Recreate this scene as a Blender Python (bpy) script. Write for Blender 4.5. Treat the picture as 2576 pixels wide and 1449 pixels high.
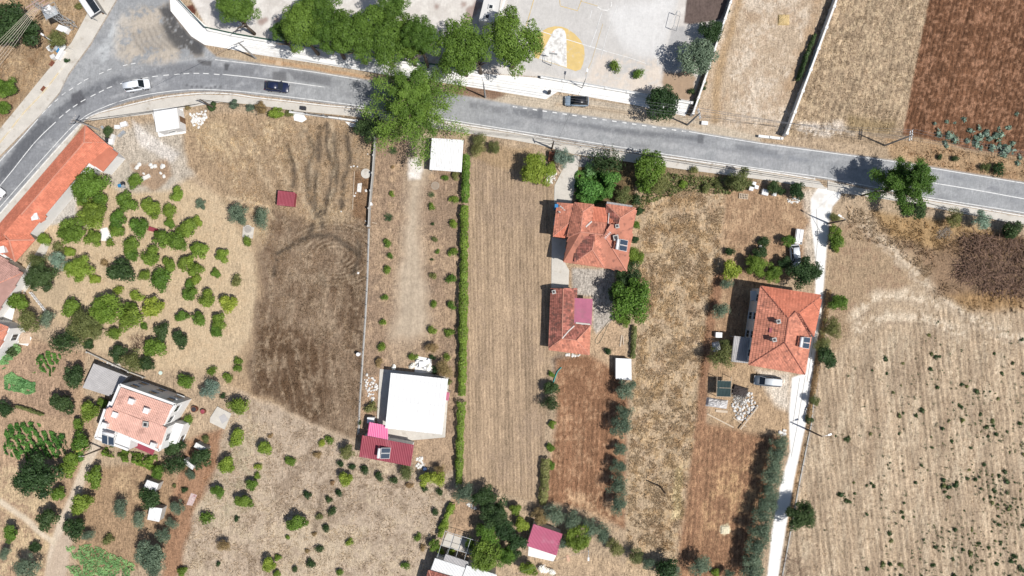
import bpy, bmesh, math, random
import numpy as np
from mathutils import Vector
for _o in list(bpy.data.objects): bpy.data.objects.remove(_o)
scene = bpy.context.scene
COL = scene.collection
R = math.radians
# ------------------------------------------------------------------ camera, sky, sun, exposure
H = 126.0                       # drone height in metres
S = 13.63                       # plan units per metre at ground level
cam_d = bpy.data.cameras.new('Camera'); cam = bpy.data.objects.new('Camera', cam_d); COL.objects.link(cam)
cam.location = (0, 0, H); cam.rotation_euler = (0, 0, 0)
cam_d.sensor_width = 36; cam_d.lens = 24.0; cam_d.clip_start = 1; cam_d.clip_end = 6000
scene.camera = cam
SUN_EL, SUN_AZ = R(59), math.atan2(0.914, -0.406)      # azimuth from +Y towards +X
world = bpy.data.worlds.new('World'); scene.world = world; world.use_nodes = True
_nt = world.node_tree; _bg = _nt.nodes['Background']
_sky = _nt.nodes.new('ShaderNodeTexSky'); _sky.sky_type = 'NISHITA'; _sky.sun_disc = False
_sky.sun_elevation = SUN_EL; _sky.sun_rotation = SUN_AZ; _sky.altitude = 100; _sky.air_density = 1.0; _sky.dust_density = 1.5
_nt.links.new(_sky.outputs[0], _bg.inputs[0]); _bg.inputs[1].default_value = 0.085
sun_d = bpy.data.lights.new('Sun', 'SUN'); sun = bpy.data.objects.new('Sun', sun_d); COL.objects.link(sun)
sun_d.energy = 5.0; sun_d.angle = R(0.53); sun_d.color = (1.0, 0.965, 0.92)
_sd = Vector((0.914 * math.cos(SUN_EL), -0.406 * math.cos(SUN_EL), math.sin(SUN_EL)))
sun.rotation_euler = _sd.to_track_quat('Z', 'Y').to_euler(); sun.location = (60, -30, 90)
vs = scene.view_settings
vs.view_transform = 'Standard'; vs.look = 'None'; vs.exposure = 0.05; vs.gamma = 1.0; vs.use_curve_mapping = False

# ------------------------------------------------------------------ helpers
def P(dx, dy, h=0.0):
    """plan position (east-west, north-south survey units) of a point standing h metres high"""
    k = (H - h) / H / S
    return ((dx - 1288) * k, (724.5 - dy) * k)
def P3(dx, dy, h=0.0, z=None):
    x, y = P(dx, dy, h); return (x, y, h if z is None else z)
def lin(v):
    v = v / 255.0
    return v / 12.92 if v <= 0.04045 else ((v + 0.055) / 1.055) ** 2.4
KEY = 1.36
def c(r, g, b, k=.76):
    m = .3 * r + .59 * g + .11 * b; r, g, b = m + (r - m) * k, m + (g - m) * k, m + (b - m) * k
    return (min(lin(r) / KEY, .82), min(lin(g) / KEY, .82), min(lin(b) / KEY, .82))
def link(o, parent=None):
    COL.objects.link(o)
    if parent is not None: o.parent = parent
    return o
def tag(o, label, cat, group=None):
    o['label'] = label; o['category'] = cat
    if group: o['group'] = group
    return o
def thing(name, label, cat, loc=(0, 0, 0), rz=0, group=None):
    o = bpy.data.objects.new(name, None); o.empty_display_size = .3; link(o)
    o.location = loc; o.rotation_euler = (0, 0, rz)
    return tag(o, label, cat, group)
def from_np(name, V, F, m, parent=None, smooth=False, tint=None):
    me = bpy.data.meshes.new(name)
    V = np.asarray(V, np.float32).reshape(-1, 3); F = np.asarray(F, np.int32)
    n = F.shape[1]
    me.vertices.add(len(V)); me.vertices.foreach_set('co', V.ravel())
    me.loops.add(F.size); me.loops.foreach_set('vertex_index', F.ravel())
    me.polygons.add(len(F)); me.polygons.foreach_set('loop_start', np.arange(0, F.size, n, dtype=np.int32))
    me.polygons.foreach_set('loop_total', np.full(len(F), n, np.int32))
    if smooth: me.polygons.foreach_set('use_smooth', np.ones(len(F), bool))
    me.update(calc_edges=True)
    if tint is not None:
        a = me.attributes.new('tint', 'FLOAT', 'FACE'); a.data.foreach_set('value', np.asarray(tint, np.float32))
    if m is not None: me.materials.append(m)
    if parent == 'MESH': return me
    return link(bpy.data.objects.new(name, me), parent)
class MB:
    def __init__(s): s.v = []; s.f = []
    def add(s, v, f):
        n = len(s.v); s.v += [tuple(p) for p in v]; s.f += [tuple(i + n for i in q) for q in f]; return s
    def hexa(s, b, t):
        return s.add(list(b) + list(t), [(3, 2, 1, 0), (4, 5, 6, 7), (0, 1, 5, 4), (1, 2, 6, 5), (2, 3, 7, 6), (3, 0, 4, 7)])
    def box(s, x, y, z, w, d, h, rz=0.0):
        ca, sa = math.cos(rz), math.sin(rz); q = []
        for zz in (z, z + h):
            for a, b in ((-1, -1), (1, -1), (1, 1), (-1, 1)):
                u, v = a * w / 2, b * d / 2; q.append((x + u * ca - v * sa, y + u * sa + v * ca, zz))
        return s.hexa(q[:4], q[4:])
    def prism(s, poly, z0, z1):
        a = sum(poly[i][0] * poly[(i + 1) % len(poly)][1] - poly[(i + 1) % len(poly)][0] * poly[i][1] for i in range(len(poly)))
        if a < 0: poly = poly[::-1]
        n = len(poly); zz = z1 if hasattr(z1, '__len__') else [z1] * n
        if a < 0 and hasattr(z1, '__len__'): zz = list(z1)[::-1]
        v = [(x, y, z0) for x, y in poly] + [(poly[i][0], poly[i][1], zz[i]) for i in range(n)]
        return s.add(v, [tuple(range(n - 1, -1, -1)), tuple(range(n, 2 * n))] + [(i, (i + 1) % n, n + (i + 1) % n, n + i) for i in range(n)])
    def tube(s, pts, r, seg=6):
        pts = [Vector(p) for p in pts]; rr = r if hasattr(r, '__len__') else [r] * len(pts)
        rings = []
        for i, p in enumerate(pts):
            d = (pts[min(i + 1, len(pts) - 1)] - pts[max(i - 1, 0)]).normalized()
            u = d.orthogonal().normalized() if abs(d.z) > .95 else Vector((0, 0, 1)).cross(d).normalized(); w = d.cross(u)
            rings.append([p + (u * math.cos(k * 2 * math.pi / seg) + w * math.sin(k * 2 * math.pi / seg)) * rr[i] for k in range(seg)])
        v = [q for g in rings for q in g]; f = []
        for i in range(len(pts) - 1):
            for k in range(seg):
                a, b = i * seg + k, i * seg + (k + 1) % seg; f.append((a, b, b + seg, a + seg))
        f += [tuple(range(seg - 1, -1, -1)), tuple(range((len(pts) - 1) * seg, len(pts) * seg))]
        return s.add(v, f)
    def bar(s, a, b, w, h):
        a, b = Vector(a), Vector(b); d = (b - a).normalized()
        u = Vector((0, 0, 1)).cross(d); u = u.normalized() if u.length > .01 else Vector((1, 0, 0)); n = d.cross(u)
        q = [p + u * su * w / 2 + n * sn * h / 2 for p in (a, b) for su, sn in ((-1, -1), (1, -1), (1, 1), (-1, 1))]
        return s.hexa(q[:4], q[4:])
    def build(s, name, m, parent=None, smooth=False, bevel=0):
        me = bpy.data.meshes.new(name); me.from_pydata(s.v, [], s.f); me.materials.append(m)
        if bevel:
            bm = bmesh.new(); bm.from_mesh(me); bmesh.ops.bevel(bm, geom=bm.edges[:], offset=bevel, segments=2, affect='EDGES', profile=.6); bm.to_mesh(me); bm.free()
        bm = bmesh.new(); bm.from_mesh(me); bmesh.ops.recalc_face_normals(bm, faces=bm.faces[:]); bm.to_mesh(me); bm.free()
        if smooth:
            me.polygons.foreach_set('use_smooth', [True] * len(me.polygons))
        me.update()
        return link(bpy.data.objects.new(name, me), parent)
ORD = 'first second third fourth fifth sixth seventh eighth ninth tenth eleventh twelfth thirteenth fourteenth fifteenth sixteenth seventeenth eighteenth nineteenth twentieth'.split()
# ------------------------------------------------------------------ materials
MATS = {}
def mat(name, rgb, rough=.8, var=.12, scale=1.5, bump=0.0, metal=0.0, spec=.3, tint=0.0, dirt=None, fine=None, coat=0.0):
    if name in MATS: return MATS[name]
    m = bpy.data.materials.new(name); m.use_nodes = True; MATS[name] = m
    nt = m.node_tree; N = nt.nodes; L = nt.links; b = N['Principled BSDF']
    b.inputs['Roughness'].default_value = rough; b.inputs['Metallic'].default_value = metal
    b.inputs['Specular IOR Level'].default_value = spec; b.inputs['Coat Weight'].default_value = coat
    g = N.new('ShaderNodeNewGeometry')
    n1 = N.new('ShaderNodeTexNoise'); n1.inputs['Scale'].default_value = scale; n1.inputs['Detail'].default_value = 6; n1.inputs['Roughness'].default_value = .65
    L.new(g.outputs['Position'], n1.inputs['Vector'])
    mr = N.new('ShaderNodeMapRange'); mr.inputs[1].default_value = .3; mr.inputs[2].default_value = .7; mr.inputs[3].default_value = 1 - var; mr.inputs[4].default_value = 1 + var
    L.new(n1.outputs[0], mr.inputs[0]); val = mr.outputs[0]
    if fine:
        n2 = N.new('ShaderNodeTexNoise'); n2.inputs['Scale'].default_value = fine[0]; n2.inputs['Detail'].default_value = 4
        L.new(g.outputs['Position'], n2.inputs['Vector'])
        m2 = N.new('ShaderNodeMapRange'); m2.inputs[1].default_value = .3; m2.inputs[2].default_value = .7; m2.inputs[3].default_value = 1 - fine[1]; m2.inputs[4].default_value = 1 + fine[1]
        L.new(n2.outputs[0], m2.inputs[0]); mu = N.new('ShaderNodeMath'); mu.operation = 'MULTIPLY'; L.new(val, mu.inputs[0]); L.new(m2.outputs[0], mu.inputs[1]); val = mu.outputs[0]
    if tint:
        at = N.new('ShaderNodeAttribute'); at.attribute_name = 'tint'
        m3 = N.new('ShaderNodeMapRange'); m3.inputs[3].default_value = 1 - tint; m3.inputs[4].default_value = 1 + tint * .6; L.new(at.outputs['Fac'], m3.inputs[0])
        mu = N.new('ShaderNodeMath'); mu.operation = 'MULTIPLY'; L.new(val, mu.inputs[0]); L.new(m3.outputs[0], mu.inputs[1]); val = mu.outputs[0]
    vm = N.new('ShaderNodeVectorMath'); vm.operation = 'SCALE'; vm.inputs[0].default_value = rgb; L.new(val, vm.inputs['Scale']); out = vm.outputs[0]
    if dirt:
        n4 = N.new('ShaderNodeTexNoise'); n4.inputs['Scale'].default_value = dirt[1]; n4.inputs['Detail'].default_value = 5; L.new(g.outputs['Position'], n4.inputs['Vector'])
        m4 = N.new('ShaderNodeMapRange'); m4.inputs[1].default_value = dirt[2]; m4.inputs[2].default_value = dirt[2] + .14; m4.inputs[4].default_value = dirt[3]; L.new(n4.outputs[0], m4.inputs[0])
        mx = N.new('ShaderNodeMix'); mx.data_type = 'RGBA'; L.new(m4.outputs[0], mx.inputs[0]); L.new(out, mx.inputs[6]); mx.inputs[7].default_value = (*dirt[0], 1); out = mx.outputs[2]
    L.new(out, b.inputs['Base Color'])
    if bump:
        bp = N.new('ShaderNodeBump'); bp.inputs['Strength'].default_value = bump; bp.inputs['Distance'].default_value = .05; L.new(n1.outputs[0], bp.inputs['Height']); L.new(bp.outputs[0], b.inputs['Normal'])
    return m
def leafmat(name, rgb, rgb2, hue=.03, trans=.3):
    if name in MATS: return MATS[name]
    m = bpy.data.materials.new(name); m.use_nodes = True; MATS[name] = m
    nt = m.node_tree; N = nt.nodes; L = nt.links; N.remove(N['Principled BSDF']); out = N['Material Output']
    at = N.new('ShaderNodeAttribute'); at.attribute_name = 'tint'
    mx = N.new('ShaderNodeMix'); mx.data_type = 'RGBA'; mx.inputs[6].default_value = (*rgb, 1); mx.inputs[7].default_value = (*rgb2, 1); L.new(at.outputs['Fac'], mx.inputs[0])
    oi = N.new('ShaderNodeObjectInfo')
    hs = N.new('ShaderNodeHueSaturation'); hs.inputs['Saturation'].default_value = .95
    mr = N.new('ShaderNodeMapRange'); mr.inputs[3].default_value = .5 - hue * .8; mr.inputs[4].default_value = .5 + hue * .5; L.new(oi.outputs['Random'], mr.inputs[0]); L.new(mr.outputs[0], hs.inputs['Hue'])
    mr2 = N.new('ShaderNodeMapRange'); mr2.inputs[3].default_value = 1.2; mr2.inputs[4].default_value = .88; L.new(oi.outputs['Random'], mr2.inputs[0]); L.new(mr2.outputs[0], hs.inputs['Value'])
    L.new(mx.outputs[2], hs.inputs['Color'])
    d = N.new('ShaderNodeBsdfPrincipled'); d.inputs['Roughness'].default_value = .55; d.inputs['Specular IOR Level'].default_value = .22; L.new(hs.outputs[0], d.inputs['Base Color'])
    t = N.new('ShaderNodeBsdfTranslucent'); L.new(hs.outputs[0], t.inputs['Color'])
    ms = N.new('ShaderNodeMixShader'); ms.inputs[0].default_value = trans; L.new(d.outputs[0], ms.inputs[1]); L.new(t.outputs[0], ms.inputs[2]); L.new(ms.outputs[0], out.inputs['Surface'])
    return m
# ------------------------------------------------------------------ the ground: one height field, coloured by soil, split into its fields
GS = 0.22
gx = np.arange(-106, 106 + GS / 2, GS, dtype=np.float32); gy = np.arange(-64, 64 + GS / 2, GS, dtype=np.float32)
NX, NY = len(gx), len(gy)
WX, WY = np.meshgrid(gx, gy)
DX = (WX * S + 1288).astype(np.float32); DY = (724.5 - WY * S).astype(np.float32)
def vnoise(X, Y, sc, seed):
    r = np.random.RandomState(seed).rand(257, 257).astype(np.float32)
    x = X / sc + 1000; y = Y / sc + 1000
    xi = np.floor(x).astype(int); yi = np.floor(y).astype(int); fx = x - xi; fy = y - yi
    fx = fx * fx * (3 - 2 * fx); fy = fy * fy * (3 - 2 * fy); xi %= 256; yi %= 256
    return (r[yi, xi] * (1 - fx) + r[yi, xi + 1] * fx) * (1 - fy) + (r[yi + 1, xi] * (1 - fx) + r[yi + 1, xi + 1] * fx) * fy
def fbm(X, Y, sc, seed, o=4, g=.55):
    t = 0; a = 1; s = 0
    for i in range(o):
        t = t + a * vnoise(X, Y, sc / 2 ** i, seed + i * 17); s += a; a *= g
    return t / s
WN1 = fbm(DX, DY, 46, 1) - .5; WN2 = fbm(DX, DY, 46, 2) - .5
M1 = fbm(DX, DY, 90, 3, 5); M2 = fbm(DX, DY, 26, 4, 5, .65); M3 = fbm(DX, DY, 9, 5, 3, .7); M4 = vnoise(DX, DY, 4.2, 7) * .5 + vnoise(DX, DY, 7, 8) * .5
def sm(t): t = np.clip(t, 0, 1); return t * t * (3 - 2 * t)
def sdf(poly, X, Y):
    d = np.full(X.shape, 1e9, np.float32); ins = np.zeros(X.shape, bool)
    for i in range(len(poly)):
        x0, y0 = poly[i]; x1, y1 = poly[(i + 1) % len(poly)]; ex, ey = x1 - x0, y1 - y0
        t = np.clip(((X - x0) * ex + (Y - y0) * ey) / (ex * ex + ey * ey + 1e-9), 0, 1)
        d = np.minimum(d, np.hypot(X - x0 - t * ex, Y - y0 - t * ey))
        if abs(ey) > 1e-6:
            cr = ((Y < y0) != (Y < y1)) & (X < ex * (Y - y0) / ey + x0); ins ^= cr
    return np.where(ins, d, -d)
CO = np.empty((NY, NX, 4), np.float32); ZZ = np.zeros((NY, NX), np.float32); RID = np.zeros((NY, NX), np.int16)
CO[..., :3] = c(190, 166, 134); CO[..., 3] = .8
def win(xs, ys, mg):
    x0, x1, y0, y1 = min(xs) - mg, max(xs) + mg, min(ys) - mg, max(ys) + mg
    i0 = max(int((((x0 - 1288) / S) - gx[0]) / GS), 0); i1 = min(int((((x1 - 1288) / S) - gx[0]) / GS) + 2, NX)
    j0 = max(int((((724.5 - y1) / S) - gy[0]) / GS), 0); j1 = min(int((((724.5 - y0) / S) - gy[0]) / GS) + 2, NY)
    return (slice(j0, max(j1, j0)), slice(i0, max(i1, i0)))
def put(W, m, col, rough):
    m = m[..., None]; CO[W][..., :3] = CO[W][..., :3] * (1 - m) + np.array(c(*col), np.float32) * m
    if rough is not None: CO[W][..., 3:] = CO[W][..., 3:] * (1 - m) + rough * m
def layer(poly, col, fe=5, op=1.0, warp=10, rough=None, nz=None, rid=None, flat=False):
    """poly of soil; nz=(field, lo, hi) breaks it up"""
    W = win([p[0] for p in poly], [p[1] for p in poly], fe + warp + 2)
    if DX[W].size == 0: return
    d = sdf(poly, DX[W] + WN1[W] * warp * 2, DY[W] + WN2[W] * warp * 2)
    m = sm(d / fe * .5 + .5) * op
    if nz: m = m * sm((nz[0][W] + .35 * (M3[W] - .5) + .5 * (M4[W] - .5) - nz[1] + .06) / (nz[2] - nz[1] + .16))
    put(W, m, col, rough)
    if rid is not None: RID[W][d > 0] = rid
    if flat: FLAT[W][d > -3] = 0
FLAT = np.ones((NY, NX), np.float32)
def dist_line(pts, X, Y):
    d = np.full(X.shape, 1e9, np.float32)
    for (x0, y0), (x1, y1) in zip(pts[:-1], pts[1:]):
        ex, ey = x1 - x0, y1 - y0; t = np.clip(((X - x0) * ex + (Y - y0) * ey) / (ex * ex + ey * ey + 1e-9), 0, 1)
        d = np.minimum(d, np.hypot(X - x0 - t * ex, Y - y0 - t * ey))
    return d
def track(pts, wd, col, op=1.0, fe=4, warp=6, rough=None, nz=None, rid=None):
    W = win([p[0] for p in pts], [p[1] for p in pts], wd + fe + warp + 2)
    d = wd / 2 - dist_line(pts, DX[W] + WN1[W] * warp * 2, DY[W] + WN2[W] * warp * 2); m = sm(d / fe * .5 + .5) * op
    if nz: m = m * sm((nz[0][W] + .35 * (M3[W] - .5) + .5 * (M4[W] - .5) - nz[1] + .06) / (nz[2] - nz[1] + .16))
    put(W, m, col, rough)
    if rid is not None: RID[W][d > 0] = rid
def spot(x, y, r, col, op=1.0, fe=5, warp=5, rough=None):
    track([(x, y), (x + .5, y)], 2 * r, col, op, fe, warp, rough)
def stripes(poly, ang, per, amp, zamp=0, jit=3, seed=0, fe=10):
    W = win([p[0] for p in poly], [p[1] for p in poly], 4)
    m = sm(sdf(poly, DX[W], DY[W]) / fe)
    u = DX[W] * math.cos(ang) + DY[W] * math.sin(ang) + (fbm(DX[W], DY[W], 60, 50 + seed, 3) - .5) * jit * 2
    v = -DX[W] * math.sin(ang) + DY[W] * math.cos(ang)
    s = .55 * (vnoise(u * 1.0, v / 14, per * .8, 60 + seed) - .5) * 2 + .45 * np.sin(u * 2 * math.pi / per) * (.4 + vnoise(u, v, 50, 61 + seed))
    CO[W][..., :3] *= (1 + amp * s * m)[..., None]
    if zamp: ZZ[W] += (np.sin(u * 2 * math.pi / per) * zamp * m * (.5 + vnoise(u, v, 30, 62 + seed)))
# --- north-west rough ground
layer([(-200, -100), (250, -100), (225, 25), (180, 105), (120, 175), (0, 322), (-200, 560)], (178, 150, 114), 8)
layer([(-200, -100), (250, -100), (0, 322), (-200, 560)], (206, 180, 138), 8, .8, nz=(M2, .48, .62))
layer([(-200, -100), (250, -100), (0, 322), (-200, 560)], (146, 112, 78), 8, .7, nz=(M1, .52, .66))
# --- orchard sand and gardens
layer([(90, 430), (330, 400), (560, 490), (690, 560), (660, 700), (640, 830), (620, 960), (520, 930), (400, 930), (230, 880), (60, 730), (60, 600)], (214, 188, 148), 14, rough=.5)
layer([(90, 430), (560, 490), (690, 560), (640, 830), (620, 960), (230, 880), (60, 730)], (192, 162, 122), 20, .45, nz=(M2, .5, .64))
layer([(250, 330), (470, 300), (520, 420), (420, 480), (300, 480), (255, 440)], (196, 186, 168), 12)
layer([(335, 305), (395, 350), (450, 385), (430, 405), (350, 370)], (226, 222, 214), 8, .9)
layer([(475, 365), (510, 350), (545, 365), (545, 395), (520, 405), (480, 395)], (226, 226, 220), 5)
layer([(140, 480), (200, 500), (195, 540), (150, 560), (120, 570)], (196, 192, 184), 6)
layer([(330, 415), (420, 400), (430, 440), (390, 480), (345, 460)], (172, 136, 100), 8, .8)
# --- big dry lot
layer([(450, 300), (560, 280), (930, 310), (945, 360), (920, 900), (895, 1115), (760, 1055), (560, 965), (650, 800), (640, 640), (560, 500), (470, 420)], (184, 156, 120), 10, rid=3)
layer([(470, 300), (930, 310), (925, 560), (640, 600), (540, 470)], (164, 140, 108), 14, .75, nz=(M2, .46, .6))
layer([(470, 300), (930, 310), (925, 560), (640, 600), (540, 470)], (208, 184, 142), 14, .7, nz=(M1, .5, .62))
DL = [(700, 520), (800, 575), (925, 540), (920, 800), (903, 1115), (770, 1055), (630, 975), (630, 850), (660, 720), (655, 640)]
layer(DL, (146, 122, 97), 12, .92, warp=20)
layer([(770, 300), (930, 310), (925, 580), (780, 600), (740, 480)], (158, 136, 108), 40, .6, nz=(M2, .4, .56), warp=24)
layer(DL, (104, 80, 58), 22, .8, nz=(M2, .48, .62), warp=26)
layer([(640, 820), (700, 812), (790, 850), (800, 900), (840, 980), (800, 1060), (720, 1030), (640, 980)], (104, 78, 54), 12, .75, warp=14)
layer([(860, 640), (922, 640), (912, 900), (880, 880), (870, 760)], (100, 76, 54), 22, .7, warp=14)
layer(DL, (186, 164, 134), 30, .5, nz=(fbm(DX, DY * .6, 22, 14), .52, .68), warp=26)
for k_ in range(15):
    rr = 26 + k_ * 7; track([(842 + rr * 1.05 * math.cos(a), 640 + rr * .66 * math.sin(a)) for a in np.linspace(-2.9 + .1 * (k_ % 3), 2.2 - .2 * (k_ % 2), 24)], 3.6, ((92, 74, 56), (190, 170, 140))[k_ % 2], .6, 3, 4, nz=(M2, .3, .5))
for k_ in range(18):
    x_ = 668 + k_ * 13.5; track([(x_ + 8, 700 + 10 * (k_ % 3)), (x_ - 4, 800), (x_ - 14, 900), (x_ + 14, 1060)], 4, ((96, 76, 56), (188, 166, 136))[k_ % 2], .45, 4, 9, nz=(M2, .36, .54))
for pts in ([(770, 330), (790, 380), (770, 430), (775, 490), (800, 545)], [(822, 315), (826, 380), (838, 430), (828, 490), (805, 540)], [(872, 330), (878, 400), (866, 450), (860, 520)], [(720, 370), (740, 420), (735, 470)], [(805, 320), (800, 400), (790, 470), (800, 540), (770, 600)], [(838, 340), (845, 420), (846, 470), (820, 520), (810, 570)], [(690, 690), (700, 640), (760, 600), (800, 590), (850, 600), (900, 640)], [(900, 600), (905, 650), (890, 690)]):
    track(pts, 12, (92, 80, 66), .95, 7, 6, nz=(M2, .22, .42))
track([(760, 340), (780, 420), (775, 500), (800, 560)], 9, (206, 190, 158), .5, 8, 8, nz=(M2, .4, .56))
for k_ in range(10):
    track([(560 + k_ * 30, 300 + 6 * (k_ % 4)), (600 + k_ * 26, 350 + 9 * (k_ % 3)), (640 + k_ * 22, 430), (690 + k_ * 16, 520)], 8, ((140, 118, 92), (206, 184, 148))[k_ % 2], .6, 8, 14, nz=(M2, .38, .54))
track([(575, 495), (640, 510), (675, 525), (690, 550)], 7, (214, 190, 152), .8)
layer([(890, 430), (935, 430), (935, 560), (890, 540)], (138, 102, 70), 8, .8)
track([(530, 955), (600, 985), (700, 1030), (800, 1075), (900, 1120)], 8, (206, 178, 142), .9)
# --- south-west meadow
layer([(470, 1180), (560, 1080), (600, 985), (900, 1115), (1150, 1190), (1150, 1230), (1090, 1380), (1060, 1500), (430, 1500), (455, 1330)], (202, 182, 156), 12, rough=.6, rid=4)
layer([(470, 1180), (600, 985), (900, 1115), (1150, 1190), (1060, 1500), (430, 1500)], (142, 122, 100), 16, .75, nz=(M2, .48, .6))
layer([(470, 1180), (600, 985), (900, 1115), (1150, 1190), (1060, 1500), (430, 1500)], (212, 194, 162), 16, .7, nz=(M1, .5, .62))
layer([(520, 1150), (640, 1080), (640, 1280), (520, 1330)], (166, 160, 130), 20, .5, nz=(M2, .45, .6))
track([(810, 1240), (800, 1290), (790, 1330)], 16, (140, 122, 100), .6, 8)
# --- gardens in the far corner
layer([(-200, 860), (60, 840), (220, 890), (205, 975), (240, 1060), (230, 1150), (140, 1500), (-200, 1500)], (190, 158, 124), 10, rid=5)
layer([(20, 870), (130, 860), (200, 940), (185, 1000), (175, 1060), (30, 1030)], (182, 150, 120), 8)
layer([(-200, 1160), (110, 1180), (150, 1300), (120, 1500), (-200, 1500)], (208, 184, 140), 14, .8, nz=(M2, .4, .58))
layer([(230, 1180), (420, 1150), (470, 1250), (400, 1420), (200, 1450), (180, 1330)], (176, 144, 108), 12)
layer([(280, 1180), (370, 1170), (380, 1250), (290, 1270)], (196, 166, 124), 10, .8, nz=(M2, .42, .58))
layer([(470, 1110), (560, 1080), (540, 1180), (480, 1300), (455, 1440), (400, 1500), (420, 1330), (440, 1220)], (176, 132, 98), 9)
track([(255, 1095), (220, 1160), (185, 1250), (150, 1330), (130, 1400), (128, 1500)], 26, (222, 200, 172), 1, 6, 4, .3, rid=6)
track([(-100, 1240), (0, 1262), (60, 1300), (110, 1345), (140, 1370)], 15, (224, 202, 170), 1, 5, 4, .3)
layer([(145, 1350), (185, 1340), (160, 1500), (95, 1500)], (206, 180, 152), 8, 1, 4, .3)
layer([(80, 690), (180, 690), (160, 760), (110, 790), (80, 740)], (200, 176, 140), 10)
# --- plot with the gravel drive
layer([(945, 350), (1170, 350), (1165, 700), (1145, 1180), (1050, 1175), (900, 1110), (925, 700)], (170, 142, 114), 5, rid=7)
layer([(945, 350), (1170, 350), (1145, 1180), (900, 1110)], (142, 120, 98), 8, .7, nz=(M2, .48, .62))
layer([(945, 350), (1170, 350), (1145, 1180), (900, 1110)], (196, 166, 130), 8, .6, nz=(M1, .52, .64))
layer([(1031, 340), (1088, 340), (1082, 425), (1062, 470), (1059, 562), (1066, 662), (1079, 787), (1072, 850), (1030, 862), (985, 856), (999, 724), (1006, 660), (1019, 537), (1026, 440)], (198, 180, 153), 22, .9, 10, .5, rid=8)
layer([(985, 850), (1070, 845), (1050, 900), (1000, 925), (975, 900)], (192, 168, 138), 20, .6, warp=10)
stripes([(1010, 400), (1075, 400), (1085, 860), (975, 870)], .02, 17, .1, 0, 3, 9)
layer([(1026, 402), (1050, 398), (1060, 430), (1052, 450), (1030, 448)], (240, 236, 228), 6)
for x, y in ((989, 422), (987, 450), (985, 486), (983, 517), (975, 610), (979, 648), (970, 680), (1086, 445), (1087, 490), (1085, 518), (1090, 600), (1086, 658), (968, 748), (966, 812), (958, 872), (1128, 900), (1000, 420)):
    spot(x, y, 9, (204, 172, 134), .8, 3, 2)
layer([(915, 950), (955, 940), (945, 1060), (905, 1050)], (190, 156, 122), 6)
layer([(1040, 1105), (1145, 1090), (1140, 1180), (1040, 1175)], (184, 156, 124), 8)
# --- stubble strip between the hedge and the orange house
layer([(1182, 378), (1330, 385), (1395, 470), (1390, 600), (1385, 900), (1358, 1265), (1165, 1215), (1175, 700)], (184, 157, 124), 4, 1, 2, .55, rid=9)
stripes([(1182, 378), (1330, 385), (1395, 470), (1390, 600), (1385, 900), (1358, 1265), (1165, 1215), (1175, 700)], -.02, 9, .42, .04, 1.2, 1)
layer([(1182, 378), (1395, 470), (1358, 1265), (1165, 1215)], (164, 140, 116), 10, .5, nz=(M1, .52, .66))
layer([(1182, 360), (1330, 370), (1395, 470), (1300, 430), (1190, 400)], (176, 146, 104), 10, .7)
# --- around the orange house and the old house
layer([(1390, 510), (1600, 500), (1600, 690), (1560, 830), (1580, 930), (1385, 900)], (196, 166, 130), 6)
layer([(1440, 675), (1545, 680), (1545, 800), (1500, 840), (1490, 820), (1490, 745), (1440, 740)], (190, 184, 174), 5, 1, 4, .9)
layer([(1385, 905), (1410, 890), (1460, 905), (1440, 950), (1390, 940)], (120, 108, 98), 9, .8)
layer([(1450, 405), (1650, 400), (1700, 470), (1620, 530), (1450, 510)], (120, 100, 66), 8)
# --- tilled strip
T1 = [(1398, 905), (1480, 890), (1555, 935), (1580, 1010), (1572, 1180), (1575, 1330), (1490, 1290), (1372, 1262), (1400, 1050)]
layer(T1, (160, 114, 80), 9, 1, 5, .85, rid=10)
layer(T1, (198, 158, 118), 12, .5, nz=(M2, .52, .64))
layer([(1420, 1230), (1560, 1260), (1560, 1330), (1420, 1290)], (204, 168, 126), 12, .6, nz=(M2, .4, .55))
stripes([(1398, 1000), (1560, 1000), (1575, 1300), (1372, 1262)], 0.03, 12, .36, .05, 1.5, 2)
for rr in (28, 40, 52, 64, 78):
    track([(1500 + rr * math.cos(a) * 1.0, 985 + rr * .8 * math.sin(a)) for a in np.linspace(-.3, 1.9, 14)], 2.5, (122, 80, 54), .55, 2, 2)
# --- tall dry grass lot
G1 = [(1600, 470), (1690, 430), (1830, 440), (1815, 640), (1790, 800), (1765, 1000), (1745, 1150), (1710, 1400), (1690, 1500), (1575, 1500), (1578, 1200), (1595, 900), (1600, 690)]
layer(G1, (200, 175, 138), 6, 1, 8, 1.0, rid=11)
layer(G1, (156, 134, 110), 10, .5, nz=(M2, .5, .62))
layer(G1, (206, 174, 124), 10, .6, nz=(fbm(DX, DY, 30, 15), .52, .64))
layer(G1, (152, 116, 76), 10, .45, nz=(fbm(DX, DY, 34, 9), .56, .66))
layer([(1600, 400), (1920, 430), (1900, 470), (1620, 490)], (140, 118, 82), 12, .7)
# --- soil between grass lot and lane
layer([(1830, 440), (2050, 490), (2060, 640), (1990, 700), (1905, 725), (1880, 910), (1800, 960), (1775, 960), (1815, 640)], (178, 142, 106), 8, 1, 6, .8, rid=12)
layer([(1830, 440), (2050, 490), (2060, 640), (1905, 725), (1880, 910), (1775, 960)], (200, 168, 128), 12, .6, nz=(M2, .48, .6))
layer([(1830, 440), (2050, 490), (2060, 640), (1905, 725), (1880, 910), (1775, 960)], (150, 112, 80), 12, .5, nz=(M1, .54, .66))
track([(1808, 700), (1790, 800), (1772, 940), (1762, 1080), (1750, 1180)], 26, (160, 116, 84), .95, 7, 4)
layer([(1790, 880), (1990, 920), (1990, 1120), (1930, 1140), (1780, 1080)], (190, 158, 118), 10, .8)
layer([(1905, 930), (1985, 940), (1985, 1035), (1950, 1020), (1920, 970)], (228, 218, 200), 12, .95)
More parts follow.
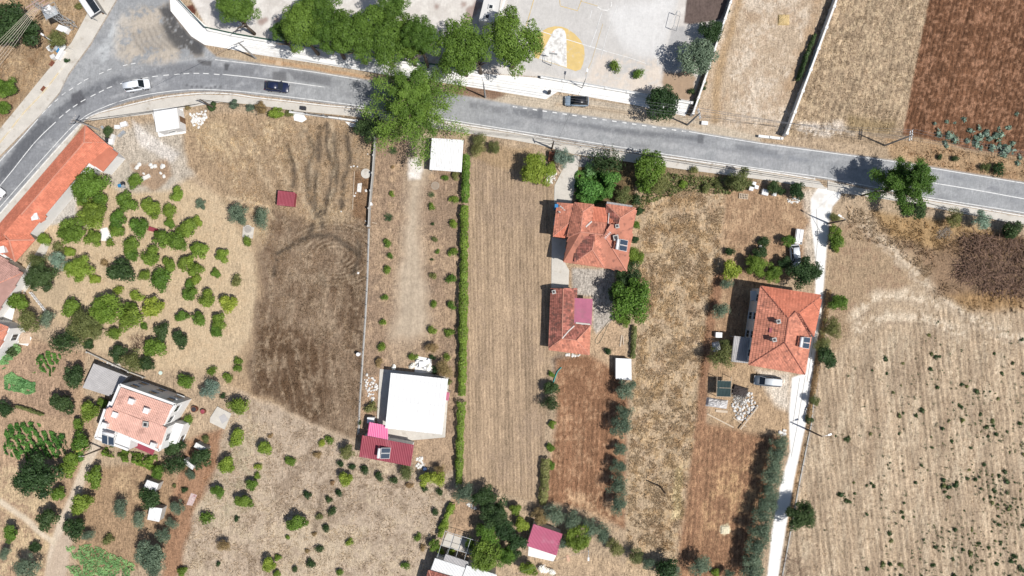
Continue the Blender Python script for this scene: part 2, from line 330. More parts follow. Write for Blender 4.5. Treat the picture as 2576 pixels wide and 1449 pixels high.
T2 = [(1755, 1060), (1890, 1090), (1960, 1100), (1935, 1250), (1890, 1440), (1870, 1500), (1690, 1500), (1712, 1360), (1735, 1180)]
layer(T2, (164, 120, 86), 10, 1, 6, .9, rid=13)
layer([(1800, 1180), (1950, 1140), (1930, 1260), (1840, 1350), (1760, 1340), (1780, 1260)], (206, 170, 116), 26, .6, nz=(M2, .42, .6), warp=24)
layer(T2, (190, 146, 104), 12, .5, nz=(M3, .5, .66))
stripes(T2, .06, 12, .3, .04, 1.5, 3)
for rr in range(30, 110, 11):
    track([(1815 + rr * math.cos(a), 1350 + rr * .9 * math.sin(a)) for a in np.linspace(-.2, 3.3, 22)], 2.6, (124, 82, 56), .5, 2, 1.5)
layer([(1695, 1180), (1715, 1170), (1712, 1300), (1690, 1310)], (216, 196, 142), 8, .8)
layer([(1812, 1325), (1832, 1318), (1837, 1338), (1822, 1348), (1810, 1338)], (236, 222, 178), 3, 1, 3)
track([(1290, 1415), (1400, 1408), (1500, 1420), (1600, 1440), (1700, 1490)], 26, (208, 180, 142), .9, 10, 5)
layer([(1290, 1400), (1400, 1400), (1560, 1400), (1560, 1500), (1290, 1500)], (196, 168, 132), 10, .7)
layer([(1140, 1240), (1200, 1260), (1210, 1330), (1130, 1345)], (184, 152, 118), 8)
# --- the broad stubble field on the east side
F1 = [(2095, 560), (2160, 520), (2700, 560), (2700, 1600), (1962, 1600), (1965, 1440), (2005, 1210), (2035, 1080), (2060, 860), (2078, 700)]
layer(F1, (194, 171, 139), 5, 1, 3, .7, rid=14)
stripes([(2150, 850), (2576, 700), (2700, 760), (2700, 1600), (1975, 1600), (2005, 1210), (2035, 1080), (2060, 900)], -.11, 13, .42, .05, 1.6, 4)
layer([(2150, 850), (2700, 760), (2700, 1600), (1975, 1600), (2040, 1080)], (220, 202, 170), 20, .55, nz=(fbm(DX * 1.0 + DY * .11, DY * .22, 18, 11), .5, .64))
layer([(2150, 850), (2700, 760), (2700, 1600), (1975, 1600), (2040, 1080)], (150, 126, 100), 20, .55, nz=(fbm(DX + DY * .11, DY * .25, 26, 12), .55, .68))
layer([(2095, 560), (2380, 560), (2340, 700), (2230, 740), (2090, 900), (2078, 700)], (182, 154, 118), 16, .8)
layer([(2095, 560), (2380, 560), (2340, 700), (2230, 740), (2090, 900)], (148, 118, 92), 16, .6, nz=(M2, .5, .62))
for pts in ([(2180, 560), (2260, 640), (2330, 720), (2440, 800), (2576, 860)], [(2150, 800), (2200, 750), (2280, 740), (2350, 770)], [(2160, 830), (2230, 800), (2320, 800), (2420, 840)]):
    track(pts, 26, (226, 210, 182), .95, 16, 10, nz=(M2, .32, .5)); track([(x_ + 6, y_ + 16) for x_, y_ in pts], 7, (150, 126, 100), .6, 6, 8, nz=(M2, .34, .5))
layer([(2190, 530), (2400, 555), (2580, 600), (2580, 660), (2380, 640), (2240, 590)], (182, 146, 92), 12, .85)
layer([(2330, 640), (2420, 590), (2700, 600), (2700, 780), (2480, 770), (2350, 740)], (150, 120, 90), 20, .9, warp=18)
layer([(2380, 740), (2560, 720), (2576, 780), (2430, 780)], (184, 144, 88), 16, .7)
track([(2060, 860), (2035, 1000), (2015, 1120), (1995, 1230), (1978, 1330)], 18, (182, 142, 92), .8, 7, 5)
# --- fields north of the road
layer([(1745, -100), (2110, -100), (1970, 340), (1900, 352), (1740, 318), (1790, 180)], (206, 184, 154), 5, 1, 3, .7, rid=15)
layer([(1745, -100), (2110, -100), (1970, 340), (1740, 318)], (230, 216, 194), 12, .8, nz=(M1, .46, .6))
layer([(1745, -100), (2110, -100), (1970, 340), (1740, 318)], (172, 144, 112), 12, .7, nz=(M2, .52, .64))
track([(1860, 0), (1820, 130), (1800, 230), (1800, 300)], 20, (188, 156, 112), .8, 8, 5)
track([(2060, 0), (2030, 120), (1990, 220)], 26, (182, 150, 112), .7, 10, 5)
layer([(2106, -100), (2380, -100), (2350, 0), (2268, 335), (2230, 370), (1980, 345)], (176, 152, 120), 4, 1, 2, .95, rid=16)
stripes([(2106, -100), (2380, -100), (2268, 335), (1980, 345)], .27, 16, .26, .02, 3, 5)
layer([(2106, -100), (2380, -100), (2268, 335), (1980, 345)], (206, 184, 146), 8, .5, nz=(M3, .5, .62))
layer([(2000, 310), (2120, 305), (2150, 340), (2010, 350)], (222, 212, 196), 8, .8, nz=(M2, .4, .52))
layer([(2140, 290), (2250, 310), (2240, 340), (2130, 330)], (150, 128, 84), 10, .7)
layer([(2358, -100), (2700, -100), (2700, 420), (2576, 400), (2420, 370), (2270, 340)], (126, 84, 56), 3, 1, 3, 1.0, rid=17)
stripes([(2358, -100), (2700, -100), (2700, 420), (2420, 370), (2270, 340)], .24, 11, .4, .06, 1.2, 6)
layer([(2358, -100), (2700, -100), (2700, 420), (2270, 340)], (182, 132, 98), 6, .6, nz=(M3, .54, .66))
layer([(2230, 350), (2310, 345), (2420, 375), (2700, 415), (2700, 480), (2500, 445), (2330, 420), (2240, 395)], (190, 156, 114), 8, 1, 6, .95)
layer([(2230, 350), (2420, 375), (2700, 415), (2700, 480), (2330, 420)], (152, 116, 80), 8, .7, nz=(M2, .5, .6))
# --- verge between white pavement and road
layer([(575, 120), (644, 138), (819, 164), (1144, 214), (1380, 245), (1600, 262), (1730, 290), (1910, 355), (1733, 335), (1478, 300), (1288, 272), (1000, 218), (644, 165), (545, 145)], (196, 172, 138), 5, 1, 3, .5)
layer([(1180, 245), (1288, 240), (1400, 235), (1600, 268), (1730, 296), (1920, 345), (1908, 362), (1733, 335), (1478, 300), (1288, 272)], (206, 190, 164), 7, 1, 3, .5)
track([(1400, 262), (1520, 275), (1640, 296), (1760, 318)], 9, (190, 162, 126), .6, 6, 3)
track([(660, 150), (800, 172), (930, 196)], 9, (206, 160, 112), .8, 4, 3)
layer([(1130, 208), (1250, 220), (1270, 240), (1240, 252), (1130, 232)], (150, 112, 88), 6, .85)
# --- school yard concrete
Y1 = [(450, -60), (522, 74), (600, 92), (794, 125), (1019, 158), (1206, 183), (1363, 195), (1595, 235), (1738, 260), (1790, 120), (1850, -60)]
layer(Y1, (220, 212, 202), 3, 1, 1, .22, rid=2, flat=True)
layer(Y1, (196, 186, 174), 6, .5, nz=(M1, .5, .66))
layer(Y1, (232, 226, 216), 6, .6, nz=(M2, .5, .62))
layer([(1288, -60), (1720, -60), (1690, 60), (1660, 170), (1520, 190), (1430, 200), (1300, 170), (1265, 60)], (204, 200, 194), 4, .85, 2)
layer([(1530, 20), (1700, -10), (1690, 60), (1660, 150), (1570, 120), (1540, 80)], (226, 224, 220), 18, .8)
layer([(1500, 130), (1670, 150), (1660, 190), (1730, 205), (1700, 250), (1560, 225), (1480, 200)], (224, 206, 186), 12, .8, nz=(M2, .36, .5))
layer([(1690, 70), (1722, 65), (1735, 110), (1700, 175), (1665, 185), (1668, 160)], (182, 180, 178), 3, .9, 1)
layer([(1668, 180), (1735, 175), (1755, 200), (1738, 255), (1680, 245), (1660, 210)], (176, 140, 104), 6, .9)
layer([(1735, -60), (1850, -60), (1822, 30), (1812, 50), (1738, 62), (1720, 58)], (112, 96, 90), 2, 1, 1, .6)
layer([(466, 15), (485, 10), (497, 25), (492, 40), (472, 30)], (120, 68, 52), 3)
for x, y, r in ((658, 55, 9), (670, 50, 6), (700, 53, 7), (1190, 30, 14), (1180, 50, 12), (1205, 15, 12), (1100, 12, 5), (1170, 10, 7)):
    spot(x, y, r, (142, 92, 74), .6, 5, 8)
layer([(740, 118), (1060, 160), (1250, 188), (1240, 150), (1000, 120), (780, 90)], (150, 110, 86), 14, .5, nz=(M2, .42, .58))
# --- asphalt
ROADP = [(-200, 625), (0, 398), (41, 355), (95, 295), (150, 235), (172, 190), (230, 110), (295, 0), (330, -80), (430, -80), (426, 0), (428, 27), (450, 60), (482, 95), (515, 117), (545, 142), (644, 158), (794, 178), (906, 197), (1000, 212), (1179, 242), (1288, 263), (1478, 291), (1733, 327), (1908, 357), (2239, 402), (2332, 418), (2576, 457), (2760, 487), (2760, 573), (2576, 541), (2304, 496), (2082, 452), (1932, 431), (1675, 393), (1505, 367), (1288, 332), (1176, 314), (926, 274), (644, 239), (560, 230), (487, 230), (400, 239), (325, 255), (250, 282), (200, 313), (147, 369), (0, 538), (-200, 770)]
layer(ROADP, (164, 168, 171), 3, 1, 1.6, .42, rid=1, flat=True)
layer([(150, 235), (172, 190), (230, 110), (295, 0), (330, -80), (430, -80), (426, 0), (428, 27), (482, 95), (515, 117), (440, 150), (360, 160), (260, 190)], (160, 164, 167), 6, .9, 4)
layer([(330, 30), (415, 10), (428, 40), (480, 100), (500, 140), (420, 152), (330, 150), (310, 130), (330, 80)], (196, 180, 158), 14, .85, nz=(M2, .34, .5))
layer([(400, 20), (426, 10), (450, 60), (482, 95), (510, 117), (490, 145), (440, 130), (415, 80)], (96, 97, 100), 10, .85, nz=(M2, .36, .5))
for k in range(6):
    track([(338 + k * 12, 92 - k * 4), (345 + k * 14, 112 - k * 3), (364 + k * 15, 130 - k * 3)], 5, (112, 110, 108), .3, 5, 4)
layer([(300, 40), (330, 36), (300, 130), (260, 160), (240, 130)], (200, 206, 208), 6, .7, nz=(M2, .4, .5))
layer([(-200, 660), (0, 430), (60, 362), (110, 300), (210, 225), (300, 185), (400, 165), (545, 150), (720, 172), (720, 225), (560, 228), (480, 226), (380, 240), (300, 262), (220, 290), (140, 365), (0, 525), (-200, 760)], (140, 144, 150), 8, .8, 3)
layer(ROADP, (120, 124, 130), 3, .42, 2, nz=(fbm(DX * .35 + DY * .2, DY, 16, 21), .54, .66))
layer(ROADP, (190, 193, 195), 3, .4, 2, nz=(fbm(DX * .3 + DY * .2, DY, 20, 22), .54, .68))
layer([(0, 425), (45, 365), (95, 305), (130, 310), (85, 362), (0, 466)], (104, 107, 114), 6, .85, 3, nz=(M1, .3, .48))
layer([(300, 40), (330, 20), (425, 5), (430, 40), (480, 100), (505, 140), (420, 156), (320, 165), (290, 140)], (192, 180, 162), 14, .8, nz=(M2, .34, .5))
layer([(402, 20), (426, 6), (450, 58), (484, 95), (512, 118), (500, 143), (455, 138), (425, 95), (410, 60)], (74, 76, 80), 9, .9, nz=(M2, .28, .44))
for k_ in range(7):
    track([(336 + k_ * 13, 84 - k_ * 4), (344 + k_ * 14, 108 - k_ * 3), (366 + k_ * 15, 134 - k_ * 3)], 7, (104, 102, 98), .5, 6, 4, nz=(M2, .3, .5))
layer([(40, 362), (95, 302), (180, 240), (300, 190), (330, 200), (230, 240), (150, 300), (90, 362), (0, 466), (0, 425)], (100, 104, 110), 8, .75, 4, nz=(M2, .32, .5))
layer([(430, 160), (640, 172), (640, 190), (500, 182), (400, 188), (330, 198)], (122, 125, 130), 6, .7, 3, nz=(M2, .32, .48))
layer([(180, 240), (205, 232), (212, 262), (196, 272), (178, 262)], (96, 98, 104), 4, .9)
layer([(495, 151), (533, 153), (532, 166), (510, 164), (498, 158)], (104, 104, 106), 2, .9, 2)
layer([(564, 160), (578, 160), (572, 178), (566, 176)], (88, 90, 94), 2, .9, 1)
layer([(685, 178), (718, 180), (720, 202), (686, 200)], (112, 114, 118), 3, .8, 3)
layer([(720, 175), (835, 192), (830, 215), (740, 200)], (120, 123, 128), 4, .8, 3)
for x in range(470, 560, 12): spot(x, 214 + random.Random(x).random() * 6, 3, (90, 92, 96), .7, 2, 3)
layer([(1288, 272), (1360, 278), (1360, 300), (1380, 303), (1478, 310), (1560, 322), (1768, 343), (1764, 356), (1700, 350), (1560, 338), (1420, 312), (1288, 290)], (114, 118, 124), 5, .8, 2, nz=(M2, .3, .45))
layer([(1355, 270), (1366, 272), (1364, 305), (1354, 303)], (108, 112, 118), 2, .8, 1)
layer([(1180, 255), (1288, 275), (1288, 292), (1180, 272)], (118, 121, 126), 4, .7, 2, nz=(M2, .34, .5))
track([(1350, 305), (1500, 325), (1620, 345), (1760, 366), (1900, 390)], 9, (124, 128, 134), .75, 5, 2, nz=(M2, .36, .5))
layer([(1755, 338), (1772, 340), (1768, 362), (1754, 360)], (108, 111, 116), 2, .9, 1)
layer([(1850, 362), (1958, 378), (1956, 392), (1850, 376)], (122, 126, 132), 4, .7, 2)
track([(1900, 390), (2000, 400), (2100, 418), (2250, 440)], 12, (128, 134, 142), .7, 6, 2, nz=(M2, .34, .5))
track([(2340, 430), (2420, 448), (2500, 462), (2600, 485)], 14, (142, 146, 152), .6, 8, 2, nz=(M2, .4, .55))
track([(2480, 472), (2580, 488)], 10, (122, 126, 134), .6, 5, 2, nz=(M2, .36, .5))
layer([(1288, 290), (1560, 335), (1760, 366), (2000, 405), (2200, 435), (2200, 470), (2000, 440), (1760, 400), (1500, 360), (1288, 325)], (172, 174, 176), 8, .6, 2, nz=(M2, .42, .55))
for xx, yy in ((660, 205), (1420, 350), (900, 240), (770, 220), (2180, 430), (1640, 372), (1230, 285)):
    track([(xx - 40, yy - 7), (xx + 40, yy + 6)], 4, (120, 123, 128), .5, 3, 2, nz=(M3, .4, .6))
# ---- the concrete lane, worn aprons
LANE = [(2060, 470), (2119, 478), (2112, 500), (2094, 520), (2086, 560), (2079, 632), (2072, 724), (2067, 782), (2052, 875), (2037, 1000), (2024, 1087), (1998, 1207), (1982, 1299), (1958, 1449), (1945, 1530), (1915, 1530), (1932, 1437), (1942, 1337), (1962, 1227), (1987, 1137), (1985, 1037), (1992, 950), (2026, 940), (2040, 847), (2052, 720), (2052, 652), (2040, 560), (2040, 500)]
layer([(2010, 480), (2060, 470), (2060, 660), (2030, 670), (2022, 600), (2040, 560)], (214, 202, 182), 10, .9)
layer(LANE, (248, 246, 240), 3, 1, 1.5, .1, rid=18, flat=True)
layer([(2040, 490), (2115, 480), (2095, 520), (2060, 530)], (212, 200, 182), 8, .6, nz=(M2, .42, .55))
# relief
ZZ += (M3 - .5) * .10 * CO[..., 3] + (M2 - .5) * .06
ZZ *= FLAT
ZZ -= .02
_f = (M2 * .5 + M3 * .3 + M4 * .5 - .65)
CO[..., :3] *= (1 + 1.0 * _f * CO[..., 3])[..., None]
_soft = np.clip((CO[..., 3] - .3) / .3, 0, 1)[..., None]; CO[..., :3] *= 1 - _soft * (1 - np.array([.95, .90, .86], np.float32))
def ground_mat(name, sc, amp, bump):
    m = bpy.data.materials.new(name); m.use_nodes = True; nt = m.node_tree; N = nt.nodes; L = nt.links; b = N['Principled BSDF']
    b.inputs['Roughness'].default_value = .9; b.inputs['Specular IOR Level'].default_value = .12
    at = N.new('ShaderNodeAttribute'); at.attribute_name = 'soil'
    g = N.new('ShaderNodeNewGeometry')
    fib = []
    for ang in (.45, 2.0):
        mp = N.new('ShaderNodeMapping'); mp.inputs['Rotation'].default_value = (0, 0, ang); mp.inputs['Scale'].default_value = (1, .24, 1); L.new(g.outputs['Position'], mp.inputs[0])
        nn = N.new('ShaderNodeTexNoise'); nn.inputs['Scale'].default_value = sc * 1.5; nn.inputs['Detail'].default_value = 4; nn.inputs['Roughness'].default_value = .7; nn.inputs['Distortion'].default_value = 1.4; L.new(mp.outputs[0], nn.inputs['Vector']); fib.append(nn)
    nl = N.new('ShaderNodeTexNoise'); nl.inputs['Scale'].default_value = .35; nl.inputs['Detail'].default_value = 2; L.new(g.outputs['Position'], nl.inputs['Vector'])
    ml = N.new('ShaderNodeMapRange'); ml.inputs[1].default_value = .44; ml.inputs[2].default_value = .56; L.new(nl.outputs[0], ml.inputs[0])
    n1 = N.new('ShaderNodeMix'); n1.data_type = 'FLOAT'; L.new(ml.outputs[0], n1.inputs[0]); L.new(fib[0].outputs[0], n1.inputs[2]); L.new(fib[1].outputs[0], n1.inputs[3])
    n2 = N.new('ShaderNodeTexNoise'); n2.inputs['Scale'].default_value = sc * 2.3; n2.inputs['Detail'].default_value = 4; n2.inputs['Roughness'].default_value = .7; L.new(g.outputs['Position'], n2.inputs['Vector'])
    ad = N.new('ShaderNodeMath'); ad.operation = 'ADD'; L.new(n1.outputs[0], ad.inputs[0]); L.new(n2.outputs[0], ad.inputs[1])
    sb = N.new('ShaderNodeMath'); sb.operation = 'SUBTRACT'; L.new(ad.outputs[0], sb.inputs[0]); sb.inputs[1].default_value = 1.0
    m1 = N.new('ShaderNodeMath'); m1.operation = 'MULTIPLY'; L.new(sb.outputs[0], m1.inputs[0]); L.new(at.outputs['Alpha'], m1.inputs[1])
    m2 = N.new('ShaderNodeMath'); m2.operation = 'MULTIPLY_ADD'; L.new(m1.outputs[0], m2.inputs[0]); m2.inputs[1].default_value = amp; m2.inputs[2].default_value = 1.0
    vm = N.new('ShaderNodeVectorMath'); vm.operation = 'SCALE'; L.new(at.outputs['Color'], vm.inputs[0]); L.new(m2.outputs[0], vm.inputs['Scale']); L.new(vm.outputs[0], b.inputs['Base Color'])
    bp = N.new('ShaderNodeBump'); bp.inputs['Strength'].default_value = bump; bp.inputs['Distance'].default_value = .12; L.new(ad.outputs[0], bp.inputs['Height']); L.new(bp.outputs[0], b.inputs['Normal'])
    return m
GM = {'soft': ground_mat('dry soil and straw', 1.5, 2.7, .9), 'hard': ground_mat('worn hard surface', 1.2, 1.5, .12), 'clod': ground_mat('turned soil', 2.0, 2.7, 1.0)}
RNAMES = {0: ('ground', 'soft'), 1: ('road', 'hard'), 2: ('school_yard', 'hard'), 3: ('dry_grass_field', 'soft'), 4: ('meadow', 'soft'), 5: ('garden_soil', 'soft'), 6: ('dirt_path', 'soft'), 7: ('dry_yard', 'soft'), 8: ('gravel_driveway', 'hard'), 9: ('stubble_field', 'soft'), 10: ('tilled_field', 'clod'), 11: ('tall_grass_field', 'soft'), 12: ('bare_soil_yard', 'soft'), 13: ('tilled_field', 'clod'), 14: ('stubble_field', 'soft'), 15: ('bare_field', 'soft'), 16: ('dry_field', 'soft'), 17: ('ploughed_field', 'clod'), 18: ('lane', 'hard')}
RLAB = {0: 'dry sandy ground between the plots and verges', 1: 'grey patched asphalt road with side road', 2: 'pale concrete school yard beside the pines', 3: 'large lot of dark dry grass beside the orchard', 4: 'dry meadow dotted with small shrubs', 5: 'bare brown garden soil at the left edge', 6: 'pale dirt path through the lower left garden', 7: 'dry grey brown strips either side of the gravel drive', 8: 'pale gravel driveway up to the white house', 9: 'narrow combed stubble strip right of the long hedge', 10: 'reddish tilled strip below the old tiled house', 11: 'long lot of tangled tall dry grass', 12: 'bare brown soil beside the concrete lane', 13: 'reddish tilled field left of the concrete lane', 14: 'broad pale stubble field right of the lane', 15: 'pale bare field between the two boundary walls', 16: 'dry field between white wall and ploughed soil', 17: 'dark red brown ploughed field in the corner', 18: 'white concrete lane running down the right side'}
_vid = np.arange(NX * NY).reshape(NY, NX)
_q = np.stack([_vid[:-1, :-1], _vid[:-1, 1:], _vid[1:, 1:], _vid[1:, :-1]], -1).reshape(-1, 4)
_fr = RID[:-1, :-1].ravel()
_V = np.stack([WX, WY, ZZ], -1).reshape(-1, 3); _C = CO.reshape(-1, 4)
def ground_z(x, y):
    i = int(np.clip(round((x - gx[0]) / GS), 0, NX - 1)); j = int(np.clip(round((y - gy[0]) / GS), 0, NY - 1)); return float(ZZ[j, i])
for rid, (nm, mk) in RNAMES.items():
    q = _q[_fr == rid]
    if not len(q): continue
    u, inv = np.unique(q, return_inverse=True)
    o = from_np(nm, _V[u], inv.reshape(-1, 4), GM[mk], smooth=True)
    a = o.data.attributes.new('soil', 'FLOAT_COLOR', 'POINT'); a.data.foreach_set('color', _C[u].ravel())
    o['kind'] = 'structure'; o['label'] = RLAB[rid]
    if rid == 1: ROAD = o
    if rid == 2: YARD = o
# land beyond the survey, to the horizon
_mb = MB(); X1, Y1_, B = float(gx[-1]), float(gy[-1]), 3000.0; z = -.06
X0, Y0 = float(gx[0]), float(gy[0]); e = .6
_mb.add([(-B, -B, z), (B, -B, z), (B, B, z), (-B, B, z), (X0 + e, Y0 + e, z), (X1 - e, Y0 + e, z), (X1 - e, Y1_ - e, z), (X0 + e, Y1_ - e, z)], [(0, 1, 5, 4), (1, 2, 6, 5), (2, 3, 7, 6), (3, 0, 4, 7)])
_o = _mb.build('terrain', mat('far dry land', c(182, 158, 124), .95, .3, .05, fine=(.8, .2))); _o['kind'] = 'structure'; _o['label'] = 'dry open land beyond the plots'
# ------------------------------------------------------------------ pavements, kerbs, markings, walls
M_PAVE = mat('pale concrete paving', c(214, 206, 192), .85, .1, .5, fine=(6, .06), dirt=(c(176, 160, 138), .8, .58, .6))
M_WHITE = mat('bleached concrete', c(250, 248, 242), .85, .07, .4, fine=(5, .05), dirt=(c(205, 192, 176), .5, .6, .5))
M_KERB = mat('white painted kerb', c(238, 234, 226), .8, .12, 2.0, dirt=(c(170, 160, 145), 1.6, .55, .7))
M_KERBY = mat('faded yellow kerb', c(226, 204, 160), .8, .15, 2.0, dirt=(c(230, 226, 216), .5, .5, .9))
M_LINE = mat('worn white road paint', c(236, 236, 232), .7, .08, 2.0, dirt=(c(172, 174, 176), 1.3, .54, .7))
M_YEL = mat('faded yellow court paint', c(232, 194, 108), .8, .1, .9, dirt=(c(210, 202, 190), 1.1, .56, .55))
M_WPAINT = mat('flaking white court paint', c(240, 238, 232), .8, .06, 1.5, dirt=(c(200, 194, 186), 1.3, .46, .85))
M_WALL = mat('white washed wall', c(246, 244, 238), .85, .06, .8, dirt=(c(190, 180, 165), .7, .62, .5))
M_BLOCK = mat('grey concrete block', c(190, 186, 178), .9, .12, 1.0)
def outline(pts, w0, w1):
    """strip along pts between offsets w0 and w1 (metres, left positive), world coords"""
    V = [Vector(p) for p in pts]; a, b = [], []
    for i, p in enumerate(V):
        d = (V[min(i + 1, len(V) - 1)] - V[max(i - 1, 0)]).normalized(); n = Vector((-d.y, d.x))
        a.append(p + n * w0); b.append(p + n * w1)
    return a, b
def strip(name, pts, w0, w1, z0, z1, m, parent=None, smooth=False):
    a, b = outline(pts, w0, w1); n = len(a); mb = MB()
    if z0 is None:
        v = [(p.x, p.y, z1) for p in a] + [(p.x, p.y, z1) for p in b]
        mb.add(v, [(i, i + 1, n + i + 1, n + i) for i in range(n - 1)])
    else:
        for i in range(n - 1):
            pass
        v = [(p.x, p.y, z) for z in (z0, z1) for p in a] + [(p.x, p.y, z) for z in (z0, z1) for p in b]
        f = []
        for i in range(n - 1):
            f += [(i, i + 1, n + i + 1, n + i), (2 * n + i, 3 * n + i, 3 * n + i + 1, 2 * n + i + 1), (n + i, n + i + 1, 3 * n + i + 1, 3 * n + i), (i, 2 * n + i, 2 * n + i + 1, i + 1)]
        f += [(0, n, 3 * n, 2 * n), (n - 1, 3 * n - 1, 4 * n - 1, 2 * n - 1)]
        mb.add(v, f)
    return mb.build(name, m, parent)
def smoothline(pts, k=4):
    out = []; n = len(pts)
    for i in range(n - 1):
        p0, p1, p2, p3 = [np.array(pts[j], float) for j in (max(i - 1, 0), i, i + 1, min(i + 2, n - 1))]
        for t in np.linspace(0, 1, k, endpoint=False):
            out.append(tuple(.5 * ((2 * p1) + (-p0 + p2) * t + (2 * p0 - 5 * p1 + 4 * p2 - p3) * t * t + (-p0 + 3 * p1 - 3 * p2 + p3) * t ** 3)))
    out.append(tuple(pts[-1])); return out
def gp(l): return [P(*p) for p in l]
def struct(o, label): o['kind'] = 'structure'; o['label'] = label; return o
# raised pavements
def pavement(polyD, m, label, h=.13, name='pavement'):
    return struct(MB().prism(gp(polyD), -.12, h).build(name, m, bevel=0), label)
pavement([(217, 302), (250, 287), (312, 271), (375, 256), (425, 246), (512, 238), (582, 240), (644, 249), (735, 259), (831, 270), (941, 279), (1010, 292), (1144, 314), (1288, 336), (1348, 346), (1425, 361), (1560, 382), (1658, 396), (1932, 435), (2060, 456), (2078, 476), (2030, 470), (1932, 454), (1678, 421), (1443, 388), (1348, 363), (1288, 352), (1144, 331), (1000, 308), (869, 291), (739, 279), (644, 264), (560, 257), (512, 264), (375, 288), (235, 303)], M_PAVE, 'long pale pavement along the lower side of the road')
pavement([(2294, 499), (2420, 520), (2576, 547), (2760, 578), (2760, 600), (2576, 567), (2400, 533), (2294, 513)], M_PAVE, 'pale pavement right of the pine, below the road')
pavement([(2082, 455), (2110, 462), (2296, 497), (2292, 512), (2200, 497), (2119, 486), (2082, 478)], M_PAVE, 'pale apron where the concrete lane meets the road', .06)
pavement([(217, 300), (172, 362), (0, 563), (-160, 745), (-160, 725), (0, 541), (150, 371), (202, 314)], M_PAVE, 'narrow pavement between road and long tiled building')
pavement([(240, -60), (326, -60), (292, 0), (228, 109), (172, 186), (150, 232), (110, 280), (0, 392), (-160, 575), (-160, 500), (0, 325), (120, 178), (180, 108), (225, 25)], M_PAVE, 'wide pale pavement on the upper left of the road', .08)
pavement([(424, -60), (448, -60), (450, 0), (522, 77), (600, 94), (794, 127), (1019, 160), (1206, 185), (1363, 197), (1595, 237), (1738, 262), (1723, 292), (1595, 264), (1403, 231), (1373, 250), (1288, 236), (1144, 213), (956, 186), (819, 163), (644, 137), (575, 123), (515, 113), (482, 92), (430, 28), (428, 0)], M_WHITE, 'bleached white pavement in front of the school wall', .12)
# kerbs
def kerb(pts, label, m=M_KERB, w=.22, h=.17):
    return struct(strip('kerb', smoothline(gp(pts), 3), -w / 2, w / 2, -.1, h, m), label)
kerb([(217, 299), (250, 284), (312, 268), (375, 253), (425, 243), (512, 235), (582, 237), (644, 246), (735, 256), (831, 267), (941, 276), (1010, 289), (1144, 311), (1288, 333), (1425, 358), (1658, 393), (1932, 432), (2050, 451)], 'white kerb along the lower side of the road')
kerb([(2296, 496), (2420, 517), (2576, 544), (2760, 575)], 'white kerb right of the roadside pine')
kerb([(172, 152), (110, 232), (60, 285), (0, 360), (-160, 545)], 'faded yellow and white kerb on the far left pavement', M_KERBY)
kerb([(204, 312), (150, 369), (0, 539), (-160, 722)], 'kerb in front of the long tiled building')
# road markings (painted sheets on the road)
def painted(name, pts, w, m=M_LINE, z=.006, parent=ROAD, k=3):
    return strip(name, smoothline(gp(pts), k) if k else gp(pts), -w / 2, w / 2, None, z, m, parent)
painted('edge_line', [(-160, 705), (0, 521), (147, 355), (200, 303), (250, 274), (325, 248), (400, 233), (487, 225), (560, 227), (644, 234), (926, 269), (1176, 309), (1288, 327), (1505, 361), (1675, 388), (1932, 427), (2082, 448), (2304, 491), (2576, 535), (2760, 567)], .13)
painted('edge_line', [(541, 150), (644, 162), (794, 182), (906, 201)], .13)
painted('edge_line', [(1733, 331), (1908, 360), (2239, 405), (2332, 421), (2576, 461), (2760, 491)], .13)
painted('edge_line', [(-160, 590), (0, 405), (41, 361), (95, 300)], .15)
painted('center_line', [(560, 187), (644, 196), (735, 208), (816, 219)], .14)
painted('center_line', [(2326, 457), (2450, 477), (2576, 500), (2760, 531)], .15)
painted('center_line', [(-160, 648), (0, 467), (85, 361), (140, 307)], .15)
cd = [(154, 293), (171, 279), (189, 266), (209, 253), (234, 240), (255, 229.5), (275, 220), (309, 209), (339, 201), (366, 196), (390, 192), (418, 189), (445, 187), (469, 185), (494, 184.5), (518, 185), (545, 187)]
for i, (x, y) in enumerate(cd):
    a = cd[max(i - 1, 0)]; b = cd[min(i + 1, len(cd) - 1)]; d = math.hypot(b[0] - a[0], b[1] - a[1]); ux, uy = (b[0] - a[0]) / d, (b[1] - a[1]) / d
    painted('lane_dash', [(x - ux * 7, y - uy * 7), (x + ux * 7, y + uy * 7)], .15, k=0)
dd = [(110, 282), (125, 267), (142, 252), (160, 236), (179, 224), (200, 210), (217, 200), (255, 184), (275, 175), (315, 164), (335, 160)]
for i, (x, y) in enumerate(dd):
    a = dd[max(i - 1, 0)]; b = dd[min(i + 1, len(dd) - 1)]; d = math.hypot(b[0] - a[0], b[1] - a[1]); ux, uy = (b[0] - a[0]) / d, (b[1] - a[1]) / d
    painted('lane_dash', [(x - ux * 6, y - uy * 6), (x + ux * 6, y + uy * 6)], .13, k=0)
for k in range(18):                       # short edge marks on the gravelly side of the road
    x = 1290 + k * 25; y = 268 + (x - 1290) * .145
    painted('lane_dash', [(x, y), (x + 11, y + 1.6)], .2, k=0)
